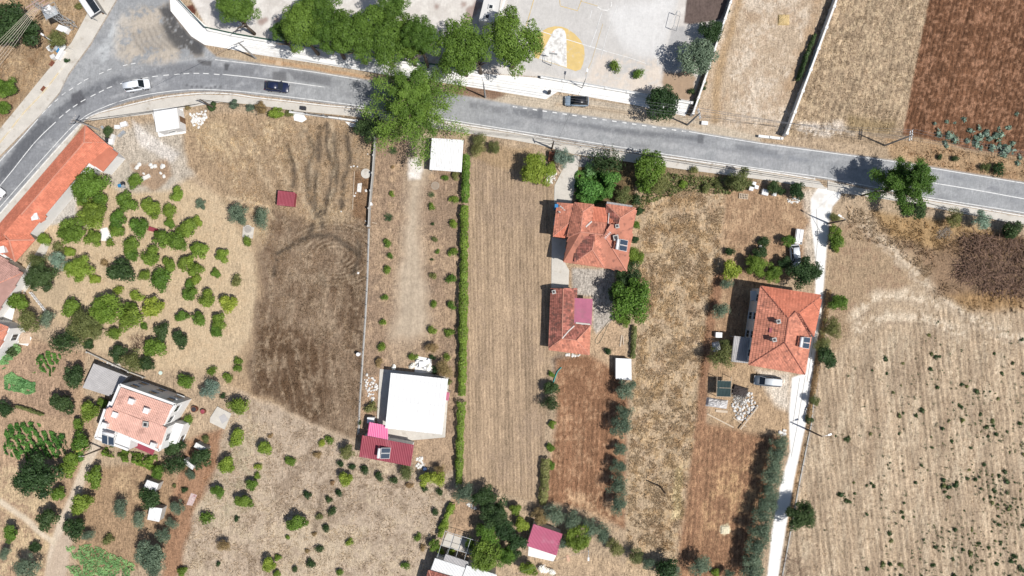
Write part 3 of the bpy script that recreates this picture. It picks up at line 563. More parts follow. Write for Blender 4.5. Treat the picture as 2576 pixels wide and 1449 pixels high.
# school court
def sheet(name, polyD, m, parent, z=.006): return MB().add([(*P(*p), z) for p in polyD], [tuple(range(len(polyD)))]).build(name, m, parent)
def arc(cx, cy, rx, ry, a0, a1, n=18, rot=0):
    return [(cx + rx * math.cos(a) * math.cos(rot) - ry * math.sin(a) * math.sin(rot), cy + rx * math.cos(a) * math.sin(rot) + ry * math.sin(a) * math.cos(rot)) for a in np.linspace(a0, a1, n)]
def t20(l): return [(1288 + x / 4, y / 4) for x, y in l]
sheet('court_area', t20([(232, 580), (215, 500), (225, 420), (255, 360), (300, 315), (360, 280), (430, 264), (500, 268), (560, 292), (630, 340), (690, 405), (725, 475), (732, 560), (715, 640), (690, 700), (640, 715)]), M_YEL, YARD, .006)
sheet('court_key', t20([(270, 590), (400, 340), (425, 300), (465, 284), (505, 288), (530, 310), (545, 350), (548, 420), (552, 680)]), M_WPAINT, YARD, .011)
def courtline(pts, w, m): return painted('court_line', t20(pts), w, m, .016, YARD, 0)
courtline([(140, 265), (400, 350), (720, 448), (960, 520)], .13, M_LINE); courtline([(960, 520), (1180, 580), (1350, 640)], .08, M_LINE)
courtline([(218, 0), (150, 240), (100, 390)], .12, M_YEL); courtline([(480, 0), (485, 60), (660, 108), (700, 0)], .12, M_YEL)
courtline([(690, 10), (860, 60)], .08, M_YEL); courtline([(905, 120), (850, 300), (790, 465)], .11, M_LINE); courtline([(805, 100), (785, 180)], .1, M_LINE)
courtline([(915, 240), (860, 420), (800, 620), (740, 750)], .06, M_YEL); courtline([(1515, 455), (1460, 625)], .1, M_LINE); courtline([(1060, 60), (960, 330), (890, 600)], .07, M_LINE)
courtline([(860, 70), (900, 100), (960, 105), (1000, 60), (1000, 20)], .22, M_WPAINT); courtline([(410, 610), (545, 672)], .1, M_LINE)
# joints between the lane's concrete slabs
M_JOINT = mat('dark joint', c(120, 114, 104), .95)
LN = bpy.data.objects['lane']
for pts in ([(2054, 527), (2057, 600), (2052, 660)], [(2057, 790), (2046, 860), (2030, 960)], [(2026, 945), (2004, 1080), (1990, 1150)], [(2012, 950), (1994, 1070)]):
    strip('slab_joint', gp(pts), -.025, .025, None, .004, M_JOINT, LN)
# walls built of panels with caps and posts
def post_wall(name, label, ptsD, h, w, n, m, cap=None, cat='wall', post=.34):
    root = thing(name, label, cat, (*P(*ptsD[0]), 0)); ox, oy = P(*ptsD[0])
    L = gp(ptsD); seg = [math.dist(a, b) for a, b in zip(L[:-1], L[1:])]; T = sum(seg)
    def at(s):
        for (a, b), l in zip(zip(L[:-1], L[1:]), seg):
            if s <= l + 1e-6: return (a[0] + (b[0] - a[0]) * s / l - ox, a[1] + (b[1] - a[1]) * s / l - oy)
            s -= l
        return (L[-1][0] - ox, L[-1][1] - oy)
    for i in range(n):
        a, b = at(T * i / n), at(T * (i + 1) / n); d = math.dist(a, b); t = post / 2 / d
        a2 = (a[0] + (b[0] - a[0]) * t, a[1] + (b[1] - a[1]) * t); b2 = (b[0] + (a[0] - b[0]) * t, b[1] + (a[1] - b[1]) * t)
        MB().bar((*a2, h / 2 - .1), (*b2, h / 2 - .1), w, h + .2).build('wall_panel', m, root)
        if cap: MB().bar((*a2, h + .04), (*b2, h + .04), w + .12, .075).build('coping', cap, root)
    for i in range(n + 1):
        a = at(T * i / n); rz = math.atan2(L[-1][1] - L[0][1], L[-1][0] - L[0][0])
        MB().box(a[0], a[1], -.2, post, post, h + .34, rz).box(a[0], a[1], h + .143, post + .1, post + .1, .08, rz).build('post', cap or m, root)
    return root
post_wall('boundary_wall', 'long white panelled wall between pale field and dry field', [(2122, -80), (2097, 0), (2034, 170), (1970, 341)], 1.75, .22, 8, M_WALL, M_WALL, post=.42)
post_wall('boundary_wall', 'grey and white wall on the right side of the school yard', [(1862, -60), (1836, 0), (1786, 150), (1766, 210), (1738, 291)], 1.6, .2, 9, M_BLOCK, M_WALL)
post_wall('school_wall', 'low white school wall behind the pines', [(450, 0), (522, 77), (600, 94), (794, 127), (1019, 160), (1200, 184)], .75, .3, 14, M_WALL, M_WALL, post=.38)
post_wall('school_wall', 'low white school wall beside the basketball court', [(1363, 197), (1480, 217), (1595, 237), (1738, 262)], .75, .3, 7, M_WALL, M_WALL, post=.4)
post_wall('garden_wall', 'thin grey block wall left of the gravel drive strip', [(946, 350), (940, 440), (932, 520), (930, 570)], 1.3, .18, 5, M_BLOCK, None, post=.26)
post_wall('low_wall', 'low white wall in front of the ditch at the road', [(1908, 344), (1938, 347), (1964, 350)], .5, .35, 2, M_WALL, M_WALL)
post_wall('front_wall', 'low white wall along the pavement left of the big conifer', [(735, 285), (780, 290), (830, 297), (880, 304), (900, 307)], .9, .18, 4, M_WALL, M_WALL, post=.3)
post_wall('garden_wall', 'dark garden wall beside the path at the lower left', [(225, 885), (330, 935), (365, 948)], .7, .16, 4, M_BLOCK, None, post=.2)
# green mesh railing on the school wall
M_GREEN = mat('dark green painted steel', (.02, .09, .06), .5, .1); M_STEEL = mat('galvanised steel', (.45, .47, .48), .45, .1, metal=.5); M_DARK = mat('dark iron', (.03, .03, .035), .6)
def railing(label, ptsD, z0, z1, m, n=3, off=0.0):
    root = thing('railing', label, 'railing', (*P(*ptsD[0]), 0)); ox, oy = P(*ptsD[0]); L = [(x - ox, y - oy) for x, y in gp(ptsD)]
    for k in range(n):
        z = z0 + .1 + (z1 - z0 - .12) * k / (n - 1); MB().tube([(*p, z) for p in L], .025, 5).build('rail', m, root)
    for a, b in zip(L[:-1], L[1:]):
        q = max(1, int(math.dist(a, b) / 2))
        for i in range(q): MB().tube([(a[0] + (b[0] - a[0]) * i / q, a[1] + (b[1] - a[1]) * i / q, z0), (a[0] + (b[0] - a[0]) * i / q, a[1] + (b[1] - a[1]) * i / q, z1)], .035, 5).build('post', m, root)
    return root
railing('dark green railing along the school wall by the pines', [(452, 0), (523, 75), (601, 92), (794, 125), (1019, 158), (1200, 182)], .8, 1.7, M_GREEN, 6)
railing('thin steel railing on the wall beside the court', [(1363, 196), (1480, 216), (1595, 236), (1738, 261)], .8, 1.4, M_STEEL)
# wire fence left of the drive strip: posts and wires
def wire_fence(label, ptsD, h, step, m):
    root = thing('wire_fence', label, 'fence', (*P(*ptsD[0]), 0)); ox, oy = P(*ptsD[0]); L = [(x - ox, y - oy) for x, y in gp(ptsD)]
    for k in range(3): MB().tube([(*p, h * (.3 + .33 * k)) for p in L], .012, 4).build('wire', M_STEEL, root)
    for a, b in zip(L[:-1], L[1:]):
        q = max(1, int(math.dist(a, b) / step))
        for i in range(q + 1): x, y = a[0] + (b[0] - a[0]) * i / q, a[1] + (b[1] - a[1]) * i / q; MB().tube([(x, y, -.1), (x, y, h)], .045, 5).build('post', m, root)
    MB().prism([(p[0] - .12, p[1]) for p in L] + [(p[0] + .12, p[1]) for p in L[::-1]], -.05, .12).build('base', M_BLOCK, root)
    return root
wire_fence('wire fence with dark posts beside the dark grass lot', [(929, 575), (925, 700), (920, 800), (912, 920), (906, 1010), (903, 1090)], 1.3, 2.4, M_DARK)
wire_fence('wire fence along the field side of the concrete lane', [(2079, 800), (2056, 930), (2040, 1070), (2010, 1220), (1990, 1330), (1968, 1449)], 1.1, 3.0, M_DARK)
# ------------------------------------------------------------------ buildings
T_OR = mat('orange clay tile', c(240, 154, 124, .88), .8, .16, .6, tint=.34, dirt=(c(140, 88, 74), 1.1, .55, .7), spec=.2)
T_OR2 = mat('fresh orange clay tile', c(238, 140, 108, .88), .8, .12, .5, tint=.26, dirt=(c(170, 98, 78), .5, .6, .5), spec=.2)
T_OLD = mat('old weathered clay tile', c(206, 126, 108, .85), .85, .2, .8, tint=.5, dirt=(c(120, 84, 74), 1.2, .5, .8), spec=.15)
T_PINK = mat('faded pink clay tile', c(206, 152, 136), .85, .12, .8, tint=.25, spec=.15)
T_PALE = mat('pale salmon clay tile', c(240, 184, 164, .85), .85, .1, .6, tint=.12, dirt=(c(158, 112, 96), .5, .55, .6), spec=.15)
M_RIDGE = mat('ridge tile', c(226, 144, 116), .8, .15, 2); M_RIDGE_D = mat('dark ridge tile', c(150, 82, 66), .85, .2, 2)
M_MORT = mat('mortar', c(226, 214, 204), .9, .1, 2)
M_PLAST = mat('white plaster', c(244, 242, 238), .85, .05, .7, dirt=(c(200, 192, 182), .6, .62, .4)); M_PLASTB = mat('pale plaster', c(226, 224, 220), .85, .06, .7)
M_GLASS = mat('dark window glass', (.02, .025, .03), .08, .05, spec=.6); M_FRAME = mat('white window frame', c(235, 235, 232), .5, .04)
M_WOOD = mat('brown wooden door', (.16, .09, .05), .6, .2, 6); M_SOLAR = mat('solar collector glass', (.035, .05, .075), .12, .08, .8, spec=.6)
M_TANK = mat('white enamel', c(248, 248, 248), .35, .03); M_ROOFW = mat('white coated roof sheet', c(252, 252, 250), .6, .05, .3, dirt=(c(226, 222, 214), .35, .58, .5))
M_SEAM = mat('dull white seam', c(236, 234, 230), .6, .05); M_CORW = mat('white corrugated sheet', c(238, 238, 236), .5, .05, .8, dirt=(c(190, 180, 168), .6, .6, .5)); M_CORG = mat('grey fibre cement sheet', c(190, 186, 184), .85, .1, .8, dirt=(c(140, 132, 126), .5, .6, .5))
M_CRED = mat('dark red coated sheet', c(160, 68, 82, .95), .6, .14, .5, dirt=(c(186, 116, 122), .5, .58, .5)); M_CPINK = mat('faded crimson sheet', c(196, 106, 132, 1), .55, .06, .6, dirt=(c(214, 150, 166), .4, .58, .5)); M_MAG = mat('magenta sheet', c(196, 112, 138, .9), .6, .12, .8, dirt=(c(170, 110, 122), .6, .56, .5))
M_PINKT = mat('pink polycarbonate', c(232, 110, 160, 1), .4, .06, .8)
def uv_frame(p3):
    p = [Vector(q) for q in p3]; n = Vector((0, 0, 0))
    for i in range(len(p)): n += p[i].cross(p[(i + 1) % len(p)])
    n.normalize()
    if n.z < 0: n = -n
    u = Vector((0, 0, 1)).cross(n)
    u = u.normalized() if u.length > .02 else (p[1] - p[0]).normalized()
    v = n.cross(u)
    if v.z < 0: v = -v; u = -u
    return p[0], u, v, n
def tiles(name, p3, m, parent, tw=.26, tl=.38, seed=0, lift=.0, u_hint=None):
    o, u, v, n = uv_frame(p3)
    if u_hint is not None:
        u = (Vector(u_hint) - n * Vector(u_hint).dot(n)).normalized(); v = n.cross(u)
    q = np.array([[(Vector(a) - o).dot(u), (Vector(a) - o).dot(v)] for a in p3])
    us = np.arange(q[:, 0].min() + tw / 2, q[:, 0].max(), tw); ls = np.arange(q[:, 1].min() + tl / 2, q[:, 1].max(), tl)
    U, Vv = np.meshgrid(us, ls); ok = sdf([tuple(a) for a in q], U, Vv) > -.06; U = U[ok]; Vv = Vv[ok]; N = len(U)
    if N == 0: return
    rs = np.random.RandomState(seed + 5)
    a_u = np.array([-.5, -.22, .22, .5]) * tw; hh = np.array([.0, .07, .07, .0])
    uu = U[:, None, None] + a_u[None, None, :] + 0 * hh[None, None]
    dv = np.array([-.54, .5]) * tl; vv = Vv[:, None, None] + dv[None, :, None] + 0 * uu
    uu = uu + 0 * vv; jz = rs.rand(N)[:, None, None] * .012
    zz = .015 + lift + hh[None, None, :] + np.array([.05, .0])[None, :, None] + jz
    pts = np.array(o)[None] + uu[..., None] * np.array(u) + vv[..., None] * np.array(v) + zz[..., None] * np.array(n)
    base = (np.arange(N) * 8)[:, None, None]
    F = base + np.array([[0, 1, 5, 4], [1, 2, 6, 5], [2, 3, 7, 6]])[None]
    # eave-side lips
    big = sm((vnoise(U * 3, Vv * 3, 3.0, seed + 2) - .5) * 2) * .5 + .5 * rs.rand(N)
    dark = rs.rand(N) < .05; big[dark] *= .2
    ob = from_np(name, pts.reshape(-1, 3), F.reshape(-1, 4), m, parent, tint=np.repeat(big, 3)); ob['kind'] = 'stuff'
    return ob
def loc(p, o): return (p[0] - o[0], p[1] - o[1], p[2])
class House:
    def __init__(s, name, label, cat, atD):
        s.o = P(*atD); s.root = thing(name, label, cat, (*s.o, 0)); s.k = 0; s.roof = None
    def p(s, d): return loc(P3(*d), s.o)
    def slope(s, ds, m, thick=.16, tw=.26, tl=.38, name='roof_slope', tile=True, slab=None, hint=None):
        p3 = [s.p(d) for d in ds]; o, u, v, n = uv_frame(p3); mb = MB()
        low = [(x, y, z - thick) for x, y, z in p3]; k = len(p3)
        mb.add(low + p3, [tuple(range(k)), tuple(range(k, 2 * k))] + [(i, (i + 1) % k, k + (i + 1) % k, k + i) for i in range(k)])
        r = mb.build(name, slab or m, s.root); s.k += 1
        if tile: tiles('roof_tiles', p3, m, r, tw, tl, s.k * 7, u_hint=hint)
        return r
    def ridge(s, ds, m=M_RIDGE, r=.13, name='ridge_cap'):
        return MB().tube([tuple(np.array(s.p(d)) + np.array([0, 0, .07])) for d in ds], r, 6).build(name, m, s.root)
    def walls(s, ds, m=M_PLAST, inset=.45, z0=-.2, drop=.25, name='wall'):
        p = [s.p(d) for d in ds]; cx = sum(a[0] for a in p) / len(p); cy = sum(a[1] for a in p) / len(p); q = []
        for x, y, z in p:
            l = math.hypot(x - cx, y - cy); q.append((x - (x - cx) / l * inset * 1.3, y - (y - cy) / l * inset * 1.3, z - drop))
        s.wp = q
        return MB().prism([(a[0], a[1]) for a in q], z0, [a[2] for a in q] if MBccw(q) else [a[2] for a in q]).build(name, m, s.root)
    def window(s, i, t, z, w=1.2, h=1.3, door=False):
        a = Vector(s.wp[i][:2]); b = Vector(s.wp[(i + 1) % len(s.wp)][:2]); d = (b - a).normalized(); n = Vector((d.y, -d.x))
        c0 = sum((Vector(q[:2]) for q in s.wp), Vector((0, 0))) / len(s.wp)
        p = a + (b - a) * t
        if (p - c0).dot(n) < 0: n = -n
        rz = math.atan2(d.y, d.x); q = p + n * .03
        if door:
            f = MB().box(q.x, q.y, z, w + .16, .1, h + .08, rz).build('door', M_WOOD, s.root); g = p + n * .1 + d * (w * .36)
            MB().box(g.x, g.y, z + h * .48, .1, .06, .04, rz).build('handle', M_STEEL, f); return
        f = MB().box(q.x, q.y, z - .06, w + .18, .08, h + .14, rz).build('window', M_FRAME, s.root)
        g = p + n * .075
        for sg in (-1, 1): MB().box(g.x + d.x * sg * w * .255, g.y + d.y * sg * w * .255, z, w * .47, .02, h, rz).build('pane', M_GLASS, f)
        g = p + n * .12; MB().box(g.x, g.y, z - .14, w + .3, .22, .07, rz).build('sill', M_FRAME, f)
    def windows(s, i, zs, step=3.2, door=False):
        a = s.wp[i]; b = s.wp[(i + 1) % len(s.wp)]; l = math.dist(a[:2], b[:2]); k = max(1, int(l / step))
        for z in zs:
            for j in range(k):
                if door and j == k // 2 and z < 2: s.window(i, (j + .5) / k, 0, .95, 2.05, True)
                else: s.window(i, (j + .5) / k, z)
    def chimney(s, d, w=.6, h=.9, m=M_PLAST, rz=.2, sink=.5):
        x, y, z = s.p(d)
        a = MB().box(x, y, z - sink, w, w, h + sink, rz).build('chimney', m, s.root)
        MB().box(x, y, z + h, w + .2, w + .2, .09, rz).build('cap', M_PLAST if m is M_PLAST else M_BLOCK, a)
        if m is not M_PLAST: MB().box(x, y, z + h + .09, w * .6, w * .6, .16, rz).build('flue', M_DARK, a)
def MBccw(q): return True
def solar(atD, zroof, rz, label, tilt=.55, n=2, s=1.0):
    x, y = P(atD[0], atD[1], zroof); root = thing('solar_water_heater', label, 'solar heater', (x, y, zroof), rz)
    L, W = 1.9 * s, 1.0 * s; z1 = L * math.sin(tilt)
    for i in range(n):
        y0 = (i - n / 2) * (W + .06) + .03
        b = [(0, y0, z1), (L * math.cos(tilt), y0, .1), (L * math.cos(tilt), y0 + W, .1), (0, y0 + W, z1)]
        t = [(p[0] + .04, p[1], p[2] + .09) for p in b]
        a = MB().hexa(b, t).build('collector', M_FRAME, root)
        g = [(p[0] * .94 + .03 * L + .04, p[1] + (.05 if k in (0, 1) else -.05), (p[2] - .1) * .94 + .03 * (z1 - .1) + .1 + .102) for k, p in enumerate(b)]
        MB().add(g, [(0, 1, 2, 3)]).build('glass', M_SOLAR, a)
    yw = n * (W + .06) / 2
    MB().tube([(-.32, -yw * .9, z1 + .12), (-.32, -yw * .86, z1 + .12), (-.32, yw * .86, z1 + .12), (-.32, yw * .9, z1 + .12)], [.14, .26, .26, .14], 12).build('tank', M_TANK, root, True)
    for sx, sy in ((-.5, -yw * .8), (-.5, yw * .8), (0, -yw * .8), (0, yw * .8)): MB().tube([(sx, sy, -.12), (sx, sy, z1 + .0)], .03, 5).build('leg', M_STEEL, root)
    for sy in (-yw * .8, yw * .8): MB().bar((-.5, sy, .02), (L * math.cos(tilt), sy, .06), .05, .05).build('rail', M_STEEL, root)
    return root
def corrugated(name, q3, m, parent, per=.22, amp=.03, thick=.06):
    """q3: corners a,b,c,d ; ribs run a->d, wave along a->b; ribs of one sheet are built as relief"""
    a, b, c_, d = [np.array(p, float) for p in q3]; n = max(4, int(np.linalg.norm(b - a) / per)) * 2
    V = []; F = []
    for i in range(n + 1):
        t = i / n; up = amp if i % 2 else -amp
        for s_ in (0, .5, 1):
            p = (a * (1 - t) + b * t) * (1 - s_) + (d * (1 - t) + c_ * t) * s_
            V.append((p[0], p[1], p[2] + up)); V.append((p[0], p[1], p[2] + up - thick))
    for i in range(n):
        for s_ in range(2):
            o = i * 6 + s_ * 2; F += [(o, o + 6, o + 8, o + 2), (o + 1, o + 3, o + 9, o + 7)]
        F += [(i * 6, i * 6 + 1, i * 6 + 7, i * 6 + 6), (i * 6 + 4, i * 6 + 10, i * 6 + 11, i * 6 + 5)]
    for i in (0, n): F += [(i * 6, i * 6 + 2, i * 6 + 3, i * 6 + 1), (i * 6 + 2, i * 6 + 4, i * 6 + 5, i * 6 + 3)]
    return MB().add(V, F).build(name, m, parent)
def shed(name, label, cat, ds, m, h0, h1, per=.22, amp=.03, open_=False, wallm=None, panels=1):
    """ds: four roof corners a,b,c,d at height h0 (a,b) and h1 (d,c)"""
    hs = (h0, h0, h1, h1); q = [P3(d[0], d[1], h) for d, h in zip(ds, hs)]; ox = sum(a[0] for a in q) / 4; oy = sum(a[1] for a in q) / 4
    root = thing(name, label, cat, (ox, oy, 0)); q = [loc(a, (ox, oy)) for a in q]
    for k in range(panels):
        t0, t1 = k / panels, (k + 1) / panels; A = [np.array(a) for a in q]
        r = [A[0] + (A[1] - A[0]) * t0, A[0] + (A[1] - A[0]) * t1, A[3] + (A[2] - A[3]) * t1, A[3] + (A[2] - A[3]) * t0]
        if panels > 1: r = [np.append(v[:2], v[2] + .012 * (k % 2)) for v in r]
        corrugated('roof_sheet', r, m, root, per, amp)
    ins = [tuple(np.array(a) * np.array([.93, .93, 1]) - np.array([0, 0, .16])) for a in q]
    if open_:
        for a in ins: MB().tube([(a[0], a[1], -.15), a], .07, 6).build('post', M_STEEL, root)
        for i in range(4): MB().bar(ins[i], ins[(i + 1) % 4], .08, .1).build('beam', M_STEEL, root)
    else:
        MB().prism([a[:2] for a in ins], -.2, [a[2] for a in ins]).build('wall', wallm or M_BLOCK, root)
        a, b = np.array(ins[2]), np.array(ins[3]); mid = (a + b) / 2; dd = (b - a) / np.linalg.norm(b - a); rz = math.atan2(dd[1], dd[0])
        MB().box(mid[0], mid[1], 0, .9, .1, min(1.9, h1 - .4), rz).build('door', M_WOOD, root)
    return root
# fix prism heights order helper: prism reverses when clockwise, heights follow
# --- 1 main orange house
h = House('house', 'large orange tiled house with many hips beside the green garden', 'house', (1500, 600))
EV, RG = 5.0, 6.6
h.walls([(1445, 512, EV), (1493, 517, EV), (1525, 516, EV), (1599, 525, EV), (1577, 681, EV), (1417, 659, EV), (1431, 595, EV)], M_PLAST, .4)
h.windows(5, (1.0, 3.4)); h.windows(4, (1.0, 3.4), 3.4, True); h.windows(2, (3.4,), 2.8)
A = lambda x, y, z: (1288 + x / 4, 362.25 + y / 4, z)
h.slope([A(630, 590, EV), A(820, 610, EV), A(712, 682, 6.1)], T_OR)
h.slope([A(630, 590, EV), A(712, 682, 6.1), A(690, 885, RG), A(570, 935, EV)], T_OR)
h.slope([A(820, 610, EV), A(800, 780, 5.6), A(690, 885, RG), A(712, 682, 6.1)], T_OR)
h.slope([A(822, 632, EV - .2), A(970, 650, EV - .2), A(965, 800, 5.55), A(800, 778, 5.55)], T_OR2)
h.slope([A(800, 780, 5.6), A(995, 808, 5.7), A(925, 915, RG), A(690, 885, RG)], T_OR)
h.slope([A(950, 605, EV), A(1245, 645, EV), A(1088, 745, 6.2)], T_OR)
h.slope([A(950, 605, EV), A(1088, 745, 6.2), A(1070, 810, 6.1), A(965, 720, EV + .1)], T_OLD)
h.slope([A(966, 716, EV + .15), A(1075, 800, 6.0), A(1065, 835, 5.95), A(966, 802, 5.5)], T_OR2)
h.slope([A(1245, 645, EV), A(1155, 1280, EV), A(925, 915, RG), A(995, 808, 6.5), A(1070, 810, 6.3), A(1088, 745, 6.2)], T_OR)
h.slope([A(570, 935, EV), A(690, 885, RG), A(925, 915, RG), A(1155, 1280, EV), A(515, 1190, EV)], T_OR)
h.slope([A(660, 962, 5.75), A(835, 908, 6.75), A(808, 1065, 6.75), A(635, 1185, 5.3)], T_OLD)
h.slope([A(835, 908, 6.75), A(970, 1030, 6.1), A(925, 1240, 5.3), A(808, 1065, 6.75)], T_OR)
h.slope([A(808, 1065, 6.75), A(925, 1240, 5.3), A(635, 1185, 5.3)], T_OR)
for r in ([A(712, 682, 6.1), A(690, 885, RG)], [A(690, 885, RG), A(925, 915, RG)], [A(925, 915, RG), A(1155, 1280, EV)], [A(690, 885, RG), A(570, 935, EV)], [A(630, 590, EV), A(712, 682, 6.1)], [A(820, 610, EV), A(712, 682, 6.1)], [A(950, 605, EV), A(1088, 745, 6.2)], [A(1245, 645, EV), A(1088, 745, 6.2)], [A(1088, 745, 6.2), A(1072, 810, 6.2)], [A(835, 908, 6.78), A(808, 1065, 6.78)], [A(808, 1065, 6.78), A(925, 1240, 5.33)], [A(808, 1065, 6.78), A(635, 1185, 5.33)], [A(995, 808, 6.5), A(925, 915, RG)]): h.ridge(r, M_RIDGE, .12)
h.ridge([A(800, 780, 5.7), A(740, 835, 6.2)], M_MORT, .16, 'mortar_joint'); h.ridge([A(975, 695, 5.3), A(966, 800, 5.7)], M_MORT, .1, 'mortar_joint')
h.chimney(A(1040, 945, 6.2), .75, .7, T_OR2); h.chimney(A(1055, 830, 6.2), .5, .5, M_BLOCK)
h2 = House('house_wing', 'lower tiled wing on the left side of the large orange house', 'house', (1415, 555))
h2.walls([A(460, 592, 4.0), A(612, 602, 4.0), A(556, 930, 4.0), A(414, 925, 4.0)], M_PLAST, .3); h2.windows(3, (.9,), 3); h2.windows(2, (.9,), 2.5, True)
h2.slope([A(458, 588, 4.0), A(618, 600, 4.9), A(600, 770, 4.9), A(412, 930, 4.0)], T_OR); h2.slope([A(412, 930, 4.0), A(600, 770, 4.9), A(552, 946, 4.0)], T_OR2)
h2.ridge([A(412, 930, 4.0), A(600, 770, 4.9)], M_RIDGE, .1)
for x, y in ((480, 625), (500, 640), (520, 660), (470, 680), (545, 640)): h2.ridge([A(x, y, 4.35), A(x + 16, y + 9, 4.45)], M_MORT, .13, 'broken_tile')
solar((1288 + 1070 / 4, 362.25 + 1015 / 4), 6.15, -.14, 'solar water heater on the large orange house', .55, 2, .95)
an = thing('television_antenna', 'white television antenna on the large orange house roof', 'antenna', (*P(1288 + 955 / 4, 362.25 + 925 / 4, 6.5), 6.4))
MB().tube([(0, 0, 0), (0, 0, 1.4)], .03).build('mast', M_FRAME, an); MB().bar((-.5, -.5, 1.3), (.5, .6, 1.3), .06, .06).build('boom', M_FRAME, an)
for k in range(5): MB().bar((-.5 + k * .22 - .2, -.5 + k * .25 + .2, 1.35), (-.5 + k * .22 + .2, -.5 + k * .25 - .2, 1.35), .04, .04).build('element', M_FRAME, an)
shed('lean_to_roof', 'grey corrugated lean-to on the top edge of the orange house', 'lean-to', [(1527, 507), (1591, 517), (1590, 524), (1525, 514)], M_CORG, 4.3, 4.5, .25, .04, True)
# --- 2 right hand house
h = House('house', 'orange hip roofed house beside the concrete lane', 'house', (1975, 830))
B_ = lambda x, y, z: (1851.5 + x * 360 / 1304 * .6708, 711.0 + y * 360 / 1304 * .6708, z)
EV, RG = 5.2, 7.3
h.walls([B_(330, 45, EV), B_(1150, 180, EV), B_(1060, 735, EV), B_(1010, 735, EV), B_(930, 1248, EV), B_(170, 1115, EV)], M_PLASTB, .42)
h.windows(5, (.9, 3.3), 3.0); h.windows(4, (.9, 3.3), 3.4, True)
h.slope([B_(330, 45, EV), B_(1150, 180, EV), B_(850, 405, 6.75), B_(805, 388, 6.9), B_(705, 485, RG)], T_OR2)
h.slope([B_(330, 45, EV), B_(705, 485, RG), B_(655, 810, RG), B_(170, 1115, EV)], T_OR, tw=.34, tl=.5)
h.slope([B_(655, 810, RG), B_(930, 1248, EV), B_(170, 1115, EV)], T_OR)
h.slope([B_(705, 485, RG), B_(805, 388, 6.8), B_(1012, 735, 5.35), B_(930, 1248, EV), B_(655, 810, RG)], T_OR)
h.slope([B_(850, 405, 6.75), B_(1150, 180, EV), B_(1055, 735, EV), B_(835, 410, 6.7)], T_OR2)
for r in ([B_(330, 45, EV), B_(705, 485, RG)], [B_(705, 485, RG), B_(655, 810, RG)], [B_(655, 810, RG), B_(170, 1115, EV)], [B_(655, 810, RG), B_(930, 1248, EV)], [B_(705, 485, RG), B_(805, 388, 6.9)], [B_(850, 405, 6.75), B_(1150, 180, EV)], [B_(815, 400, 6.8), B_(1012, 735, 5.4)], [B_(850, 410, 6.75), B_(1050, 735, 5.25)], [B_(1045, 275, 5.75), B_(1120, 385, 5.2)]): h.ridge(r, M_RIDGE_D, .12)
h.chimney(B_(545, 525, 6.6), .55, 1.1, M_BLOCK); h.chimney(B_(490, 770, 6.6), .55, 1.1, M_BLOCK)
sk = h.p(B_(480, 648, 6.35)); MB().box(sk[0], sk[1], sk[2] - .02, .8, .8, .16, -.12).build('roof_hatch', M_CRED, h.root)
MB().bar(h.p(B_(240, 110, 2.7)), h.p(B_(240, 240, 2.7)), 1.2, .14).build('balcony', M_PLASTB, h.root)
solar((1851.5 + 875 * .1852, 711 + 805 * .1852), 6.1, -.15, 'solar water heater on the house beside the lane', .55, 2, .95)
shed('lean_to_roof', 'corrugated metal lean-to left of the house beside the lane', 'lean-to', [(1847, 845), (1889, 850), (1882, 914), (1839, 910)], M_CORG, 3.0, 2.8, .3, .04, True)
# --- 3 long tiled building on the left
h = House('long_building', 'long orange tiled building along the curved road', 'building', (140, 470))
EV, RG = 3.3, 4.9
C_ = lambda x, y, z: (x / 4, 362.25 + y / 4, z)
h.walls([(215, 318, EV), (264, 360, EV), (294, 388, EV), (259, 430, EV), (224, 408, EV), C_(780, 325, EV), C_(465, 700, EV), C_(290, 900, EV), (-60, 720, EV), (-60, 632, EV)], M_PLAST, .3)
h.slope([(215, 316, EV), (212, 359, RG), (11, 590, RG), (-60, 672, RG), (-60, 633, EV), (0, 563, EV)], T_OR2)
h.slope([(215, 316, EV), (265, 359, EV), (212, 359, RG)], T_OR2)
h.slope([(212, 359, RG), (265, 359, EV), (296, 388, EV), (259, 432, EV), (224, 408, 3.7), (195, 443, EV), (116, 537, EV), (73, 587, EV), (12, 590, RG)], T_OR2)
h.slope([(11, 591, RG), (72, 588, EV), (88, 603, EV), (24, 604.5, RG - .1)], T_OR2)
h.slope([(24, 604.5, RG - .1), (88, 603.5, EV), (39, 658.5, EV)], T_OR2)
h.slope([(24, 604.5, RG - .1), (39, 658.5, EV), (0, 633, EV), (-60, 600 + 75, EV), (-60, 672, RG), (11, 591, RG)], T_OR2)
h.slope([C_(370, 770, 3.3), C_(440, 700, 3.7), C_(470, 730, 3.15), C_(410, 795, 3.1)], T_OR2)
for r in ([(215, 316, EV), (212, 359, RG)], [(212, 359, RG), (11, 590, RG)], [(212, 359, RG), (265, 359, EV)], [(24, 604.5, RG), (88, 603.5, EV)], [(24, 604.5, RG), (39, 658.5, EV)], [(11, 591, RG), (24, 604.5, RG)]): h.ridge(r, M_RIDGE, .13)
h.ridge([(12, 589, RG + .05), (71, 586, EV + .15)], M_MORT, .14, 'mortar_joint')
h.chimney(C_(375, 735, 3.7), 1.0, .7); h.chimney(C_(40, 1065, 4.0), 1.0, .6)
shed('porch_roof', 'white porch roof in the corner of the long tiled building', 'porch', [(224, 409), (240, 418), (216, 440), (197, 443)], M_CORW, 2.9, 2.7, .3, .02, True)
